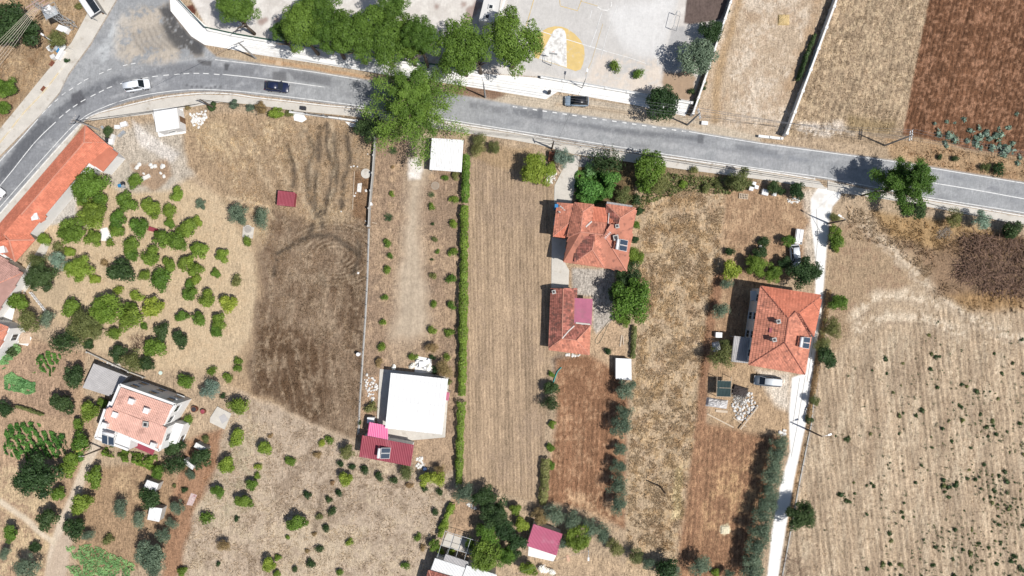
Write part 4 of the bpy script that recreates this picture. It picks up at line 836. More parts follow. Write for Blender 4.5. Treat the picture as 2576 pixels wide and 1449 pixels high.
# --- 4 old pinkish roof at the left edge
h = House('house', 'old house with faded pink tiled roof at the left edge', 'house', (0, 700))
h.walls([(-60, 640, 3.2), (0, 643, 3.2), (56, 688, 3.2), (34, 725, 3.2), (0, 773, 3.2), (-60, 850, 3.2)], M_PLAST, .3)
h.slope([(-60, 600, 3.3), (0, 642, 3.3), (58, 686, 3.3), (-10, 715, 4.6), (-60, 735, 4.9)], T_PINK)
h.slope([(-60, 735, 4.9), (-10, 715, 4.6), (58, 686, 3.3), (34, 725, 3.3), (0, 775, 3.3), (-60, 855, 3.3)], T_PINK)
h.ridge([(-60, 735, 4.9), (-10, 715, 4.6), (58, 686, 3.3)], M_RIDGE, .12)
# --- 5 orange roof corner below it
h = House('house', 'orange tiled roof corner with white wall at the left edge', 'house', (-10, 845))
h.walls([(-60, 800, 4), (0, 812, 4), (24, 826, 4), (2, 876, 4), (-60, 930, 4)], M_PLAST, .1); h.windows(2, (1.0,), 2.5)
h.slope([(-60, 795, 4), (0, 814, 4), (20, 826, 4), (-60, 860, 5.2)], T_OR); h.slope([(20, 826, 4), (0, 873, 4), (-60, 935, 4), (-60, 860, 5.2)], T_OR); h.ridge([(-60, 860, 5.2), (20, 826, 4)])
# --- 6 white two storey house
h = House('house', 'white two storey house with pale salmon tile roof', 'house', (355, 1050))
E_ = lambda x, y, z: (234.8 + x * 400 / 1932 * .6708, 952.5 + y * 400 / 1932 * .6708, z)
Zr = 6.0
h.walls([E_(490, 100, Zr), E_(1495, 465, Zr), E_(1255, 865, Zr), E_(1330, 880, Zr), E_(1200, 1305, Zr), E_(680, 1080, Zr), E_(640, 1290, Zr), E_(40, 1070, Zr), E_(220, 550, Zr), E_(280, 410, Zr), E_(360, 440, Zr)], M_PLAST, .02, drop=.06)
h.windows(0, (1.0, 3.8), 3.4); h.windows(1, (3.8,), 2.2); h.windows(3, (1.0, 3.8), 3)
h.slope([E_(520, 165, Zr + .15), E_(1435, 490, Zr + .15), E_(1250, 860, Zr + .75), E_(330, 540, Zr + .75)], T_PALE, tw=.3, tl=.42)
h.slope([E_(330, 540, Zr + .75), E_(1320, 880, Zr + .75), E_(1205, 1250, Zr + .15), E_(700, 1040, Zr + .15), E_(190, 860, Zr + .15), E_(250, 530, Zr + .6)], T_PALE, tw=.3, tl=.42)
for a, b in (((490, 105), (1490, 465)), ((1490, 465), (1262, 862)), ((1325, 885), (1200, 1300)), ((660, 1070), (1200, 1300)), ((45, 1065), (635, 1285)), ((490, 105), (355, 430)), ((220, 550), (45, 1065))):
    MB().bar(h.p(E_(*a, Zr + .17)), h.p(E_(*b, Zr + .17)), .4, .42).build('parapet', M_PLAST, h.root)
for p_ in ((735, 400), (1005, 565), (440, 640), (250, 830), (1125, 1190)): h.chimney(E_(*p_, Zr + .4), .75, .9, M_PLAST, -.33)
h.chimney(E_(975, 820, Zr + .7), .8, .5, M_DARK, -.1)
MB().bar(h.p(E_(770, 1165, 3.2)), h.p(E_(1110, 1310, 3.0)), 1.6, .06).build('awning', M_CRED, h.root)
solar((234.8 + 330 * .1389, 952.5 + 1010 * .1389), Zr + .05, -.28 - math.pi / 2, 'solar panels on the terrace of the white two storey house', .5, 2, 1.1)
h = House('annex', 'white flat annex on the right of the two storey house', 'annex', (440, 1090))
h.walls([E_(1330, 880, 3), E_(1500, 800, 3), E_(1640, 830, 3), E_(1560, 1050, 3), E_(1500, 1180, 3), E_(1230, 1230, 3)], M_PLAST, .02, drop=0); h.window(3, .5, .9)
shed('shed', 'grey corrugated shed above the white two storey house', 'shed', [(235, 914), (321, 947), (276, 997), (207, 975)], M_CORG, 2.5, 2.8, .24, .04, False, M_BLOCK, 1)
# --- 7 white roofed house, pink awning, red roof
h = House('white_roof_house', 'single storey house under a big blank white roof', 'house', (1050, 1015))
h.walls([(983, 938, 3.4), (1127, 953, 3.4), (1112, 1093, 3.4), (969, 1077, 3.4)], M_PLAST, .5); h.windows(0, (.9,), 3.4, True); h.windows(3, (.9,), 3.2)
h.slope([(983, 938, 3.45), (1127, 953, 3.45), (1119.5, 1023, 3.75), (976, 1007.5, 3.75)], M_ROOFW, tile=False, thick=.1, name='roof_sheet'); h.slope([(976, 1007.5, 3.75), (1119.5, 1023, 3.75), (1112, 1093, 3.45), (969, 1077, 3.45)], M_ROOFW, tile=False, thick=.1, name='roof_sheet')
h.ridge([(976, 1007.5, 3.68), (1119.5, 1023, 3.68)], M_ROOFW, .07)
for t_ in np.linspace(.04, .96, 14):
    for (a_, b_, c_, d_) in (((983, 938, 3.49), (1127, 953, 3.49), (976, 1007.5, 3.79), (1119.5, 1023, 3.79)), ((976, 1007.5, 3.79), (1119.5, 1023, 3.79), (969, 1077, 3.49), (1112, 1093, 3.49))):
        m0 = [a_[i] + (b_[i] - a_[i]) * t_ for i in range(3)]; m1 = [c_[i] + (d_[i] - c_[i]) * t_ for i in range(3)]; MB().bar(h.p(m0), h.p(m1), .06, .05).build('seam', M_SEAM, h.root)
shed('window_awning', 'small pink awning at the right of the white roof', 'awning', [(1119, 985), (1131, 988), (1128, 1008), (1117, 1006)], M_CPINK, 2.4, 2.4, .2, .02, True)
shed('awning', 'bright pink awning joining the white roof and red roof', 'awning', [(929, 1062), (976, 1071), (976, 1106), (924, 1096)], M_PINKT, 2.75, 2.9, .3, .02, True)
shed('red_roof_house', 'low house under a dark red ribbed metal roof', 'house', [(911, 1095), (1041, 1119), (1033, 1173), (903, 1149)], M_CRED, 3.0, 2.7, .3, .035, False, M_PLAST, 3)
solar((960, 1137), 2.95, -.12, 'solar water heater on the dark red metal roof', .55, 2, .95)
# terrace slabs
def slab(name, polyD, m, label, h_=.1): return tag(MB().prism(gp(polyD), -.1, h_).build(name, m), label, 'terrace')
slab('terrace', [(956, 928), (1085, 940), (1130, 950), (1120, 1100), (1030, 1108), (976, 1107), (948, 1058)], M_PAVE, 'grey terrace around the house with the white roof')
slab('patio', [(1045, 895), (1085, 902), (1088, 938), (1043, 938)], M_WHITE, 'small white patio above the white roof', .08)
slab('house_drive', [(1443, 389), (1460, 393), (1438, 512), (1394, 512), (1395, 467), (1420, 417)], M_PAVE, 'concrete drive from the road to the large orange house', .06)
slab('house_yard', [(1388, 597), (1425, 602), (1418, 655), (1432, 680), (1430, 724), (1387, 724)], M_PAVE, 'concrete yard left of the large orange house', .06)
slab('house_side_slab', [(1462, 394), (1492, 398), (1500, 420), (1456, 420)], mat('grey tarmac yard', c(160, 156, 150), .9, .1), 'grey tarmac patch beside the house drive', .05)
slab('patio', [(57, 690), (110, 605), (125, 615), (95, 690), (60, 740)], M_PAVE, 'pale patio behind the long tiled building', .06)
slab('terrace', [(0, 770), (35, 730), (45, 745), (25, 830), (60, 830), (80, 850), (70, 870), (45, 865), (0, 800)], M_WHITE, 'white terrace between the two houses at the left edge', .06)
# --- 8 old house with the magenta sheet
h = House('old_house', 'old weathered tiled house with a magenta sheet on its roof', 'house', (1435, 810))
D_ = lambda x, y, z: (1288 + x / 4, 724.5 + y / 4, z)
EV, RG = 2.5, 3.7
h.walls([D_(395, 5, EV), D_(655, 0, EV), D_(650, 110, EV), D_(795, 120, EV), D_(772, 665, EV), D_(370, 605, EV)], M_PLASTB, .3); h.windows(3, (.8,), 3, True)
h.slope([D_(395, 5, EV), D_(516, 5, RG), D_(503, 510, RG), D_(368, 608, EV)], T_OLD)
h.slope([D_(516, 5, RG), D_(655, 0, 2.6), D_(638, 368, 2.6), D_(503, 510, RG)], T_OLD)
h.slope([D_(503, 510, RG), D_(638, 368, 2.75), D_(790, 380, 2.5), D_(650, 525, RG - .1)], T_OLD)
h.slope([D_(650, 525, RG - .1), D_(790, 380, EV), D_(777, 672, EV)], T_OR); h.slope([D_(503, 510, RG), D_(650, 525, RG - .1), D_(777, 672, EV), D_(368, 608, EV)], T_OR)
for r in ([D_(516, 5, RG), D_(503, 510, RG)], [D_(503, 510, RG), D_(368, 608, EV)], [D_(503, 510, RG), D_(650, 525, RG - .1)], [D_(650, 525, RG), D_(790, 380, EV)], [D_(650, 525, RG), D_(777, 672, EV)]): h.ridge(r, M_RIDGE, .1)
h.ridge([D_(503, 508, RG), D_(570, 430, 3.2), D_(625, 380, 2.85)], M_MORT, .14, 'mortar_joint'); h.ridge([D_(640, 350, 2.75), D_(785, 365, 2.75)], M_MORT, .16, 'mortar_joint')
corrugated('magenta_sheet', [h.p(D_(625, 100, 2.85)), h.p(D_(812, 110, 2.7)), h.p(D_(800, 372, 2.7)), h.p(D_(622, 350, 2.85))][::-1], M_MAG, h.root, .2, .025)
h.chimney(D_(420, 40, 2.9), .5, .5, T_OR2)
# --- 9 small sheds
shed('shed', 'small white roofed shed below the old tiled house', 'shed', [(1549, 901), (1588, 903), (1589, 957), (1549, 953)], M_ROOFW, 1.7, 1.7, .4, .01, False, M_CORW)
shed('carport', 'white ribbed carport beside the big conifer', 'carport', [(1086, 347), (1166, 352), (1161, 433), (1080, 427)], M_CORW, 2.6, 2.4, .28, .02, True)
shed('shed', 'small dark red shed alone in the dry lot', 'shed', [(699, 479), (742, 484), (738, 520), (696, 516)], M_CRED, 1.5, 1.6, .26, .025, False, M_CRED)
shed('shed', 'pink metal shed among the olive trees at the bottom', 'shed', [(1342, 1318), (1415, 1343), (1400, 1398), (1324, 1373)], M_CPINK, 2.5, 2.4, .24, .035, False, M_PLASTB)
slab('shed_slab', [(1330, 1372), (1400, 1396), (1392, 1412), (1328, 1398)], M_WHITE, 'white slab below the pink metal shed', .06)
shed('garden_shed', 'white sheet shed above the round citrus at lower left', 'shed', [(370, 1207), (399, 1217), (392, 1237), (361, 1225)], M_CORW, 2.0, 1.8, .25, .025)
shed('garden_shed', 'white sheet shed below the round citrus at lower left', 'shed', [(376, 1275), (408, 1279), (400, 1313), (370, 1307)], M_CORW, 2.0, 1.8, .25, .025)
shed('garden_shed', 'small white shed beside the dark tree below the annex', 'shed', [(493, 1113), (521, 1128), (516, 1138), (487, 1124)], M_CORW, 1.8, 1.7, .25, .025)
shed('garden_shed', 'tiny white shed at the left of a dark round tree', 'shed', [(463, 1153), (488, 1172), (484, 1182), (459, 1163)], M_CORW, 1.6, 1.5, .25, .025)
shed('long_shed', 'long white corrugated roof at the bottom edge', 'shed', [(1094, 1404), (1170, 1428), (1150, 1490), (1072, 1466)], M_CORW, 3.0, 2.6, .24, .03, False, M_PLAST)
shed('long_shed', 'right half of the white corrugated roof at the bottom', 'shed', [(1174, 1422), (1250, 1446), (1230, 1500), (1152, 1480)], M_CORW, 3.2, 2.8, .24, .03, False, M_PLAST)
shed('lean_to_roof', 'grey corrugated strip above the bottom white roof', 'lean-to', [(1121, 1394), (1181, 1414), (1174, 1432), (1115, 1409)], M_CORG, 2.7, 2.9, .24, .04, True)
h = House('house', 'red tiled roof corner at the bottom edge', 'house', (1085, 1460)); h.walls([(1079, 1436, 3), (1130, 1450, 3), (1110, 1500, 3), (1060, 1490, 3)], M_PLAST, .2)
h.slope([(1079, 1434, 3), (1140, 1452, 3), (1090, 1470, 3.8)], T_OLD); h.slope([(1079, 1434, 3), (1090, 1470, 3.8), (1080, 1510, 3.8), (1062, 1490, 3)], T_OLD); h.slope([(1140, 1452, 3), (1130, 1510, 3), (1080, 1510, 3.8), (1090, 1470, 3.8)], T_OLD); h.ridge([(1079, 1434, 3), (1090, 1470, 3.8)])
# white flat roofed kiosk by the pavement
h = House('kiosk', 'small white flat roofed building beside the pavement at upper left', 'kiosk', (425, 310))
h.walls([(386, 276, 2.9), (443, 270, 2.9), (450, 321, 2.9), (394, 331, 2.9)], M_PLAST, .02, drop=.12); h.window(2, .5, 1.0, 1.0, .6); h.window(1, .5, 0, .9, 2.0, True)
MB().prism([h.p((x, y, 3.0))[:2] for x, y in ((385, 275), (444, 269), (451, 322), (393, 332))], 2.782, 2.95).build('roof_slab', M_WHITE, h.root)
MB().prism([h.p((x, y, 3.0))[:2] for x, y in ((389, 279), (441, 273.5), (447, 318), (396.5, 327.5))], 2.951, 2.965).build('roof_membrane', M_ROOFW, h.root)
slab('kiosk_slab', [(383, 285), (460, 268), (468, 335), (400, 345)], M_WHITE, 'white slab around the small flat roofed building', .05)
# bus shelter at the top
bs = thing('bus_shelter', 'bus shelter with dark glazed roof at the top left', 'bus shelter', (*P(222, 12, 2.4), 0), -.98)
MB().box(0, 0, 2.35, 4.2, .1, .1).box(0, 1.3, 2.35, 4.2, .1, .1).box(0, -.9, 2.35, 4.2, .1, .1).box(-2.05, .2, 2.35, .1, 2.1, .1).box(2.05, .2, 2.35, .1, 2.1, .1).build('roof_frame', M_FRAME, bs)
for i in range(2): MB().box(-1.0 + 2.0 * i, .65, 2.38, 1.9, 1.15, .04).build('roof_panel', M_GLASS, bs)
MB().box(0, -.45, 2.38, 3.9, .75, .04).build('roof_panel', M_TANK, bs)
for sx, sy in ((-1.9, -.85), (1.9, -.85), (-1.9, 1.2), (1.9, 1.2)): MB().tube([(sx, sy, 0), (sx, sy, 2.4)], .05).build('post', M_STEEL, bs)
MB().box(0, .9, .42, 3.2, .4, .06).build('bench', M_WOOD, bs); MB().box(0, 1.25, .3, 3.8, .03, 1.8).build('back_panel', M_GLASS, bs)
# pergola with vine bottom centre
pg = thing('pergola', 'steel pergola frame over pale paving at the bottom centre', 'pergola', (*P(1165, 1375), 0), -.3)
for i in range(6): MB().bar((-4 + i * 1.6, -2.6, 2.4), (-4 + i * 1.6, 2.6, 2.4), .06, .08).build('beam', M_STEEL, pg)
for y in (-2.6, 0, 2.6): MB().bar((-4, y, 2.32), (4, y, 2.32), .07, .08).build('cross_beam', M_STEEL, pg)
for sx in (-4, 0, 4):
    for sy in (-2.6, 2.6): MB().tube([(sx, sy, 0), (sx, sy, 2.35)], .05).build('post', M_STEEL, pg)
slab('patio', [(1125, 1340), (1215, 1372), (1200, 1400), (1110, 1372)], M_PAVE, 'pale paving under the pergola at the bottom', .05)
# ------------------------------------------------------------------ plants
def fc(r, g, b): return (lin(r) * 1.28, lin(g) * 1.25, lin(b) * 1.2)
LM = {
 'citrus': leafmat('citrus leaves', fc(60, 84, 24), fc(108, 138, 48)),
 'lime': leafmat('yellow green leaves', fc(88, 112, 28), fc(136, 156, 56)),
 'dark': leafmat('dark green leaves', fc(36, 56, 30), fc(66, 90, 50)),
 'olive': leafmat('olive leaves', fc(66, 84, 66), fc(116, 134, 112), .02),
 'pine': leafmat('pine needles', fc(54, 80, 24), fc(98, 128, 46), .012),
 'conifer': leafmat('cedar needles', fc(54, 84, 26), fc(98, 130, 48), .015),
 'dry': leafmat('dried leaves', fc(112, 96, 62), fc(158, 138, 96)),
 'dull': leafmat('dusty green leaves', fc(78, 88, 46), fc(120, 126, 76)),
 'bean': leafmat('garden crop leaves', fc(56, 96, 36), fc(102, 146, 64)),
 'mint': leafmat('pale garden leaves', fc(86, 132, 78), fc(132, 172, 112)),
 'blue': leafmat('grey blue leaves', fc(84, 108, 96), fc(136, 158, 140), .02),
 'flower': leafmat('white flowers', fc(226, 228, 222), fc(250, 250, 246), .005, .1)}
M_BARK = mat('grey brown bark', (.13, .10, .075), .95, .25, 4)
M_TWIG = mat('dead grey brown twigs', (.19, .12, .085), .95, .6, 2.2)
def unit(v): return v / np.linalg.norm(v, axis=-1, keepdims=True)
def leaves(C, Nn, size, asp, rs, droop=.0):
    """quads at C with normals Nn"""
    n = len(C); t = rs.randn(n, 3); t = unit(t - Nn * (t * Nn).sum(1, keepdims=True)); b = np.cross(Nn, t)
    s = size * (.7 + .6 * rs.rand(n))[:, None]; a = t * s; b = b * s * asp
    V = np.stack([C - a, C + b * .9 - a * .1 + Nn * s * .12, C + a, C - b * .9 - a * .1 + Nn * s * .12], 1)
    F = np.arange(n * 4).reshape(n, 4)
    return V.reshape(-1, 3), F
def crown_mesh(name, seed, n, size, lobes=14, lr=(.34, .5), flat=.8, asp=.55, spread=.68, up=.35, ragged=.12, hollow=.0):
    rs = np.random.RandomState(seed)
    lc = unit(rs.randn(lobes, 3)) * (spread * rs.rand(lobes, 1) ** .4); lc[:, 2] = np.abs(lc[:, 2]) * 1.0 - .25
    lc[0] = (0, 0, .1); lrad = lr[0] + (lr[1] - lr[0]) * rs.rand(lobes); lrad[0] = .55
    w = lrad ** 2; w /= w.sum(); li = rs.choice(lobes, n, p=w)
    d = unit(rs.randn(n, 3)); d[:, 2] = np.where(rs.rand(n) < .6, np.abs(d[:, 2]), d[:, 2])
    rad = lrad[li] * (1 - .35 * rs.rand(n) ** 2.2) * (1 + ragged * rs.randn(n))
    C = lc[li] + d * rad[:, None]; C /= np.percentile(np.hypot(C[:, 0], C[:, 1]), 96); C[:, 2] *= flat
    nn = unit(d + rs.randn(n, 3) * .45 + np.array([0, 0, up])); flip = nn[:, 2] < 0; nn[flip] *= -1
    V, F = leaves(C, nn, size, asp, rs)
    lt = rs.rand(lobes)[li] * .45 + rs.rand(n) * .55
    m = from_np(name, V, F, None, 'MESH', tint=lt); m.materials.append(LM['citrus'])
    return m
def trunk_mesh(name, seed, limbs=4, h=1.0, r=.07):
    rs = random.Random(seed); mb = MB()
    mb.tube([(0, 0, -.12), (rs.uniform(-.03, .03), 0, h * .3), (rs.uniform(-.06, .06), rs.uniform(-.06, .06), h * .62)], [r * 1.3, r, r * .8], 7)
    for i in range(limbs):
        a = i * 6.283 / limbs + rs.uniform(-.4, .4); l = rs.uniform(.35, .6)
        mb.tube([(0, 0, h * .5), (math.cos(a) * l * .5, math.sin(a) * l * .5, h * .8), (math.cos(a) * l, math.sin(a) * l, h * rs.uniform(1.0, 1.2))], [r * .65, r * .45, r * .2], 5)
    m = bpy.data.meshes.new(name); m.from_pydata(mb.v, [], mb.f); m.materials.append(M_BARK); return m
CR = {
 'S': [crown_mesh('small crown', 10 + i, 560, .15, 6, (.3, .5), .85, .45, .7, .25, .26) for i in range(4)],
 'M': [crown_mesh('round crown', 20 + i, 1900, .1, 13, (.24, .46), .82, .55, .82, .35, .15) for i in range(6)],
 'L': [crown_mesh('broad crown', 30 + i, 6000, .058, 30, (.18, .38), .75, .55, .88, .35, .15) for i in range(4)],
 'O': [crown_mesh('olive crown', 40 + i, 2500, .08, 20, (.2, .4), .8, .34, .85, .2, .2) for i in range(5)],
 'P': [crown_mesh('pine crown', 50 + i, 15000, .038, 58, (.14, .26), .6, .5, .9, .3, .1) for i in range(4)],
 'SP': [crown_mesh('spiky crown', 60 + i, 900, .17, 10, (.25, .5), .8, .16, .6, .1, .3) for i in range(3)]}
TR = [trunk_mesh('trunk', 70 + i, 4 + i % 2) for i in range(4)]
def palm_mesh(seed, fronds=11):
    rs = random.Random(seed); V = []; F = []
    for i in range(fronds):
        a = i * 6.283 / fronds + rs.uniform(-.2, .2); l = rs.uniform(.75, 1.05); pr = None
        for k in range(9):
            t = k / 8; x, y, z = math.cos(a) * l * t, math.sin(a) * l * t, .55 * math.sin(t * 2.2) * .8
            for sg in (-1, 1):
                for j in range(1):
                    q = a + sg * 1.0; ll = .26 * math.sin(math.pi * min(t * .9 + .12, 1))
                    n = len(V); dx, dy = math.cos(q) * ll, math.sin(q) * ll; wx, wy = math.cos(a) * .04, math.sin(a) * .04
                    V += [(x - wx, y - wy, z), (x + wx, y + wy, z), (x + dx + wx, y + dy + wy, z - .05), (x + dx - wx * .2, y + dy - wy * .2, z - .06)]; F.append((n, n + 1, n + 2, n + 3))
    m = from_np('palm crown', V, F, None, 'MESH', tint=[rs.random() for _ in F]); m.materials.append(LM['dark']); return m
CR['PALM'] = [palm_mesh(80), palm_mesh(81, 9)]
# kind: (crown class, leaf, object name, words, height/radius, crown centre share)
KIND = {
 'c': ('M', 'citrus', 'citrus_tree', 'green citrus tree', 'tree'), 'l': ('M', 'lime', 'citrus_tree', 'bright yellow green citrus tree', 'tree'),
 'd': ('M', 'dark', 'leafy_tree', 'dark green leafy tree', 'tree'), 'D': ('L', 'dark', 'leafy_tree', 'large dark green leafy tree', 'tree'),
 'C': ('L', 'citrus', 'leafy_tree', 'large mid green leafy tree', 'tree'), 'Y': ('L', 'lime', 'leafy_tree', 'large yellow green leafy tree', 'tree'),
 'o': ('O', 'olive', 'olive_tree', 'grey green olive tree', 'tree'), 'O': ('L', 'olive', 'olive_tree', 'large grey green olive tree', 'tree'),
 'u': ('O', 'dull', 'leafy_tree', 'dusty green tree', 'tree'), 'b': ('O', 'blue', 'leafy_tree', 'blue grey leaved tree', 'tree'),
 's': ('S', 'citrus', 'young_tree', 'small green young tree', 'tree'), 'S': ('S', 'dark', 'shrub', 'small dark green shrub', 'shrub'),
 'g': ('S', 'lime', 'young_tree', 'small bright green young tree', 'tree'), 'x': ('S', 'dry', 'shrub', 'small dried brown shrub', 'shrub'),
 'q': ('S', 'dull', 'shrub', 'small dusty olive shrub', 'shrub'), 'w': ('O', 'dry', 'shrub', 'dry brownish bush', 'shrub'),
 'k': ('SP', 'dark', 'leafy_tree', 'spiky dark green tree', 'tree'), 'm': ('S', 'mint', 'garden_plant', 'pale green garden plant', 'plant'),
 'n': ('M', 'bean', 'garden_plant', 'bushy green garden plant', 'plant'), 'p': ('PALM', 'dark', 'palm_tree', 'young fan palm', 'palm'),
 'f': ('S', 'flower', 'flowering_bush', 'bush with white flowers', 'shrub')}
ALL_TREES = []
def plant(kind, dx, dy, rpx, label, group=None, hz=None, seed=0):
    cls, leaf, name, words_, cat = KIND[kind]
    rs = random.Random(int(dx * 7 + dy * 13) + seed); r = rpx / S * (.92 if kind in 'cl' else 1.02)
    small = cls in ('S', 'PALM') or r < 1.1
    if cls == 'PALM': zc = .25
    elif small: zc = r * .72
    else: zc = r * (1.0 if cls in ('M', 'SP') else 1.12) + .35
    if hz: zc = hz
    x, y = P(dx, dy, zc + r * .3); z0 = ground_z(x, y) - .03
    root = thing(name, label, cat, (x, y, z0), rs.random() * 6.28, group)
    me = CR[cls][rs.randrange(len(CR[cls]))]
    o = link(bpy.data.objects.new('fronds' if cls == 'PALM' else 'foliage' if cat in ('shrub', 'plant') else 'crown', me), root); o.location = (0, 0, zc); k = rs.uniform(.95, 1.08); o.scale = (r * k, r / k, r * rs.uniform(.92, 1.05))
    o.material_slots[0].link = 'OBJECT'; o.material_slots[0].material = LM[leaf]
    if cat not in ('plant',):
        t = link(bpy.data.objects.new('trunk' if cat != 'shrub' else 'stem', TR[rs.randrange(4)]), root)
        hh = max(zc, .25); t.scale = (max(r * .75, .25) if not small else r * .6, max(r * .75, .25) if not small else r * .6, hh)
    ALL_TREES.append((label, dx, dy, rpx)); return root
def row(phrase, axis, items, group=None, hz=None):
    """items: (kind, x, y, r) ; labels count the members of one kind along the row"""
    per = {}
    for it in items: per.setdefault(KIND[it[0]][3], []).append(it)
    for w_, l in per.items():
        l = sorted(l, key=lambda i: i[1] if axis == 'x' else i[2])
        for i, it in enumerate(l):
            side = 'left' if axis == 'x' else 'top'
            lab = f'{w_} {phrase}' if len(l) == 1 else f'{w_}, {ORD[i]} from {side}, {phrase}'
            plant(it[0], it[1], it[2], it[3], lab, group or phrase, hz)
a0 = lambda l: [(k, x / 4, 362.25 + y / 4, r / 4) for k, x, y, r in l]
b0 = lambda l: [(k, x / 4, 724.5 + y / 4, r / 4) for k, x, y, r in l]
c0 = lambda l: [(k, x / 4, 1086.75 + y / 4, r / 4) for k, x, y, r in l]
c1 = lambda l: [(k, 644 + x / 4, 1086.75 + y / 4, r / 4) for k, x, y, r in l]
c2 = lambda l: [(k, 1288 + x / 4, 1086.75 + y / 4, r / 4) for k, x, y, r in l]
c3 = lambda l: [(k, 1932 + x / 4, 1086.75 + y / 4, r / 4) for k, x, y, r in l]
a1 = lambda l: [(k, 644 + x / 4, 362.25 + y / 4, r / 4) for k, x, y, r in l]
a2 = lambda l: [(k, 1288 + x / 4, 362.25 + y / 4, r / 4) for k, x, y, r in l]
a3 = lambda l: [(k, 1932 + x / 4, 362.25 + y / 4, r / 4) for k, x, y, r in l]
b1 = lambda l: [(k, 644 + x / 4, 724.5 + y / 4, r / 4) for k, x, y, r in l]
b2 = lambda l: [(k, 1288 + x / 4, 724.5 + y / 4, r / 4) for k, x, y, r in l]
b3 = lambda l: [(k, 1932 + x / 4, 724.5 + y / 4, r / 4) for k, x, y, r in l]
z0_ = lambda l: [(k, x / 4, y / 4, r / 4) for k, x, y, r in l]
z1 = lambda l: [(k, 644 + x / 4, y / 4, r / 4) for k, x, y, r in l]
z2 = lambda l: [(k, 1288 + x / 4, y / 4, r / 4) for k, x, y, r in l]
z3 = lambda l: [(k, 1932 + x / 4, y / 4, r / 4) for k, x, y, r in l]
# orchard
row('beside the long tiled building', 'y', a0([('C', 865, 420, 165), ('c', 1000, 590, 100), ('c', 830, 560, 75), ('C', 890, 700, 140), ('C', 710, 880, 138), ('c', 915, 940, 95), ('l', 430, 970, 72)]))
row('in the upper row of the orchard', 'x', a0([('c', 1345, 385, 85), ('c', 1250, 590, 112), ('c', 1500, 640, 112), ('c', 1700, 690, 85), ('l', 1775, 500, 80), ('c', 1705, 795, 62)]))
row('in the second row of the orchard', 'x', a0([('c', 1160, 760, 95), ('c', 1165, 870, 80), ('c', 1380, 850, 108), ('c', 1620, 940, 105), ('c', 1870, 840, 108), ('l', 1975, 770, 64), ('c', 1790, 990, 118)]))
row('in the third row of the orchard', 'x', a0([('c', 1300, 1030, 92), ('c', 1310, 1120, 80), ('c', 1510, 1130, 108), ('c', 1690, 1215, 82), ('c', 1850, 1200, 90), ('c', 1965, 1265, 85), ('l', 1985, 1060, 98), ('l', 2220, 1125, 78)]))
row('in the fourth row of the orchard', 'x', a0([('d', 1205, 1290, 128), ('c', 1435, 1330, 66), ('c', 1615, 1385, 122), ('c', 1960, 1360, 62), ('c', 2170, 1300, 56), ('q', 2370, 1385, 62), ('c', 1900, 1425, 62), ('x', 1040, 1190, 42), ('s', 1090, 990, 48)]))
row('in the fifth row of the orchard', 'x', b0([('g', 1175, 25, 52), ('g', 1355, 85, 68), ('c', 1900, 70, 80), ('c', 2080, 110, 95), ('l', 2280, 170, 100), ('l', 1540, 200, 118)]))
row('in the sixth row of the orchard', 'x', b0([('c', 1820, 290, 70), ('c', 1995, 300, 80), ('c', 2185, 340, 85), ('c', 2180, 430, 72), ('c', 1450, 390, 46), ('d', 1620, 450, 85), ('d', 1795, 520, 85), ('c', 1545, 620, 115), ('c', 1125, 460, 75)]))
row('in the lower orchard tangle', 'x', b0([('Y', 1050, 240, 155), ('c', 1290, 200, 82), ('c', 1280, 335, 135), ('u', 860, 330, 130), ('u', 800, 430, 140), ('u', 950, 420, 100), ('c', 680, 200, 100), ('d', 870, 570, 55)]))
row('hanging over the garden wall', 'x', b0([('k', 640, 530, 140), ('d', 1160, 660, 88), ('u', 1310, 740, 112), ('d', 1480, 770, 82)]))
row('by the left edge houses', 'x', a0([('b', 560, 1180, 95), ('u', 350, 1190, 100), ('D', 365, 1340, 145), ('l', 690, 1080, 64), ('Y', 760, 1255, 125), ('l', 945, 1355, 62), ('q', 570, 1030, 60)]))
row('left of the white fence posts', 'y', b0([('c', 160, 160, 105), ('u', 270, 320, 118), ('o', 450, 310, 85), ('S', 100, 640, 70), ('m', 160, 600, 50)]))
row('standing alone in the sandy orchard clearing', 'x', a0([('o', 2400, 700, 108), ('o', 2620, 740, 95), ('o', 2020, 600, 58), ('s', 2485, 965, 52)]))
row('at the lower right of the orchard', 'x', b0([('s', 2385, 730, 48), ('s', 2390, 805, 46), ('s', 2120, 840, 52), ('s', 2290, 900, 54), ('c', 1855, 930, 86), ('b', 2100, 1040, 100), ('S', 2240, 1090, 32), ('c', 2370, 1190, 105), ('s', 1900, 1320, 58)]))
row('in the walled vegetable garden', 'y', b0([('d', 740, 880, 110), ('d', 600, 1170, 108), ('c', 870, 1260, 108), ('c', 770, 1385, 68), ('d', 30, 1210, 80), ('c', 1020, 1150, 60)]))
row('around the path at the lower left', 'y', c0([('D', 310, 480, 200), ('c', 560, 620, 80), ('d', 440, 890, 108), ('c', 80, 1030, 90), ('d', 350, 1170, 58), ('o', 230, 1370, 125), ('o', 30, 1230, 65), ('c', 940, 470, 108), ('c', 800, 740, 118), ('d', 720, 1000, 108), ('o', 870, 1050, 62), ('c', 640, 380, 98), ('c', 700, 300, 82), ('c', 790, 90, 112), ('n', 770, 255, 55)]))
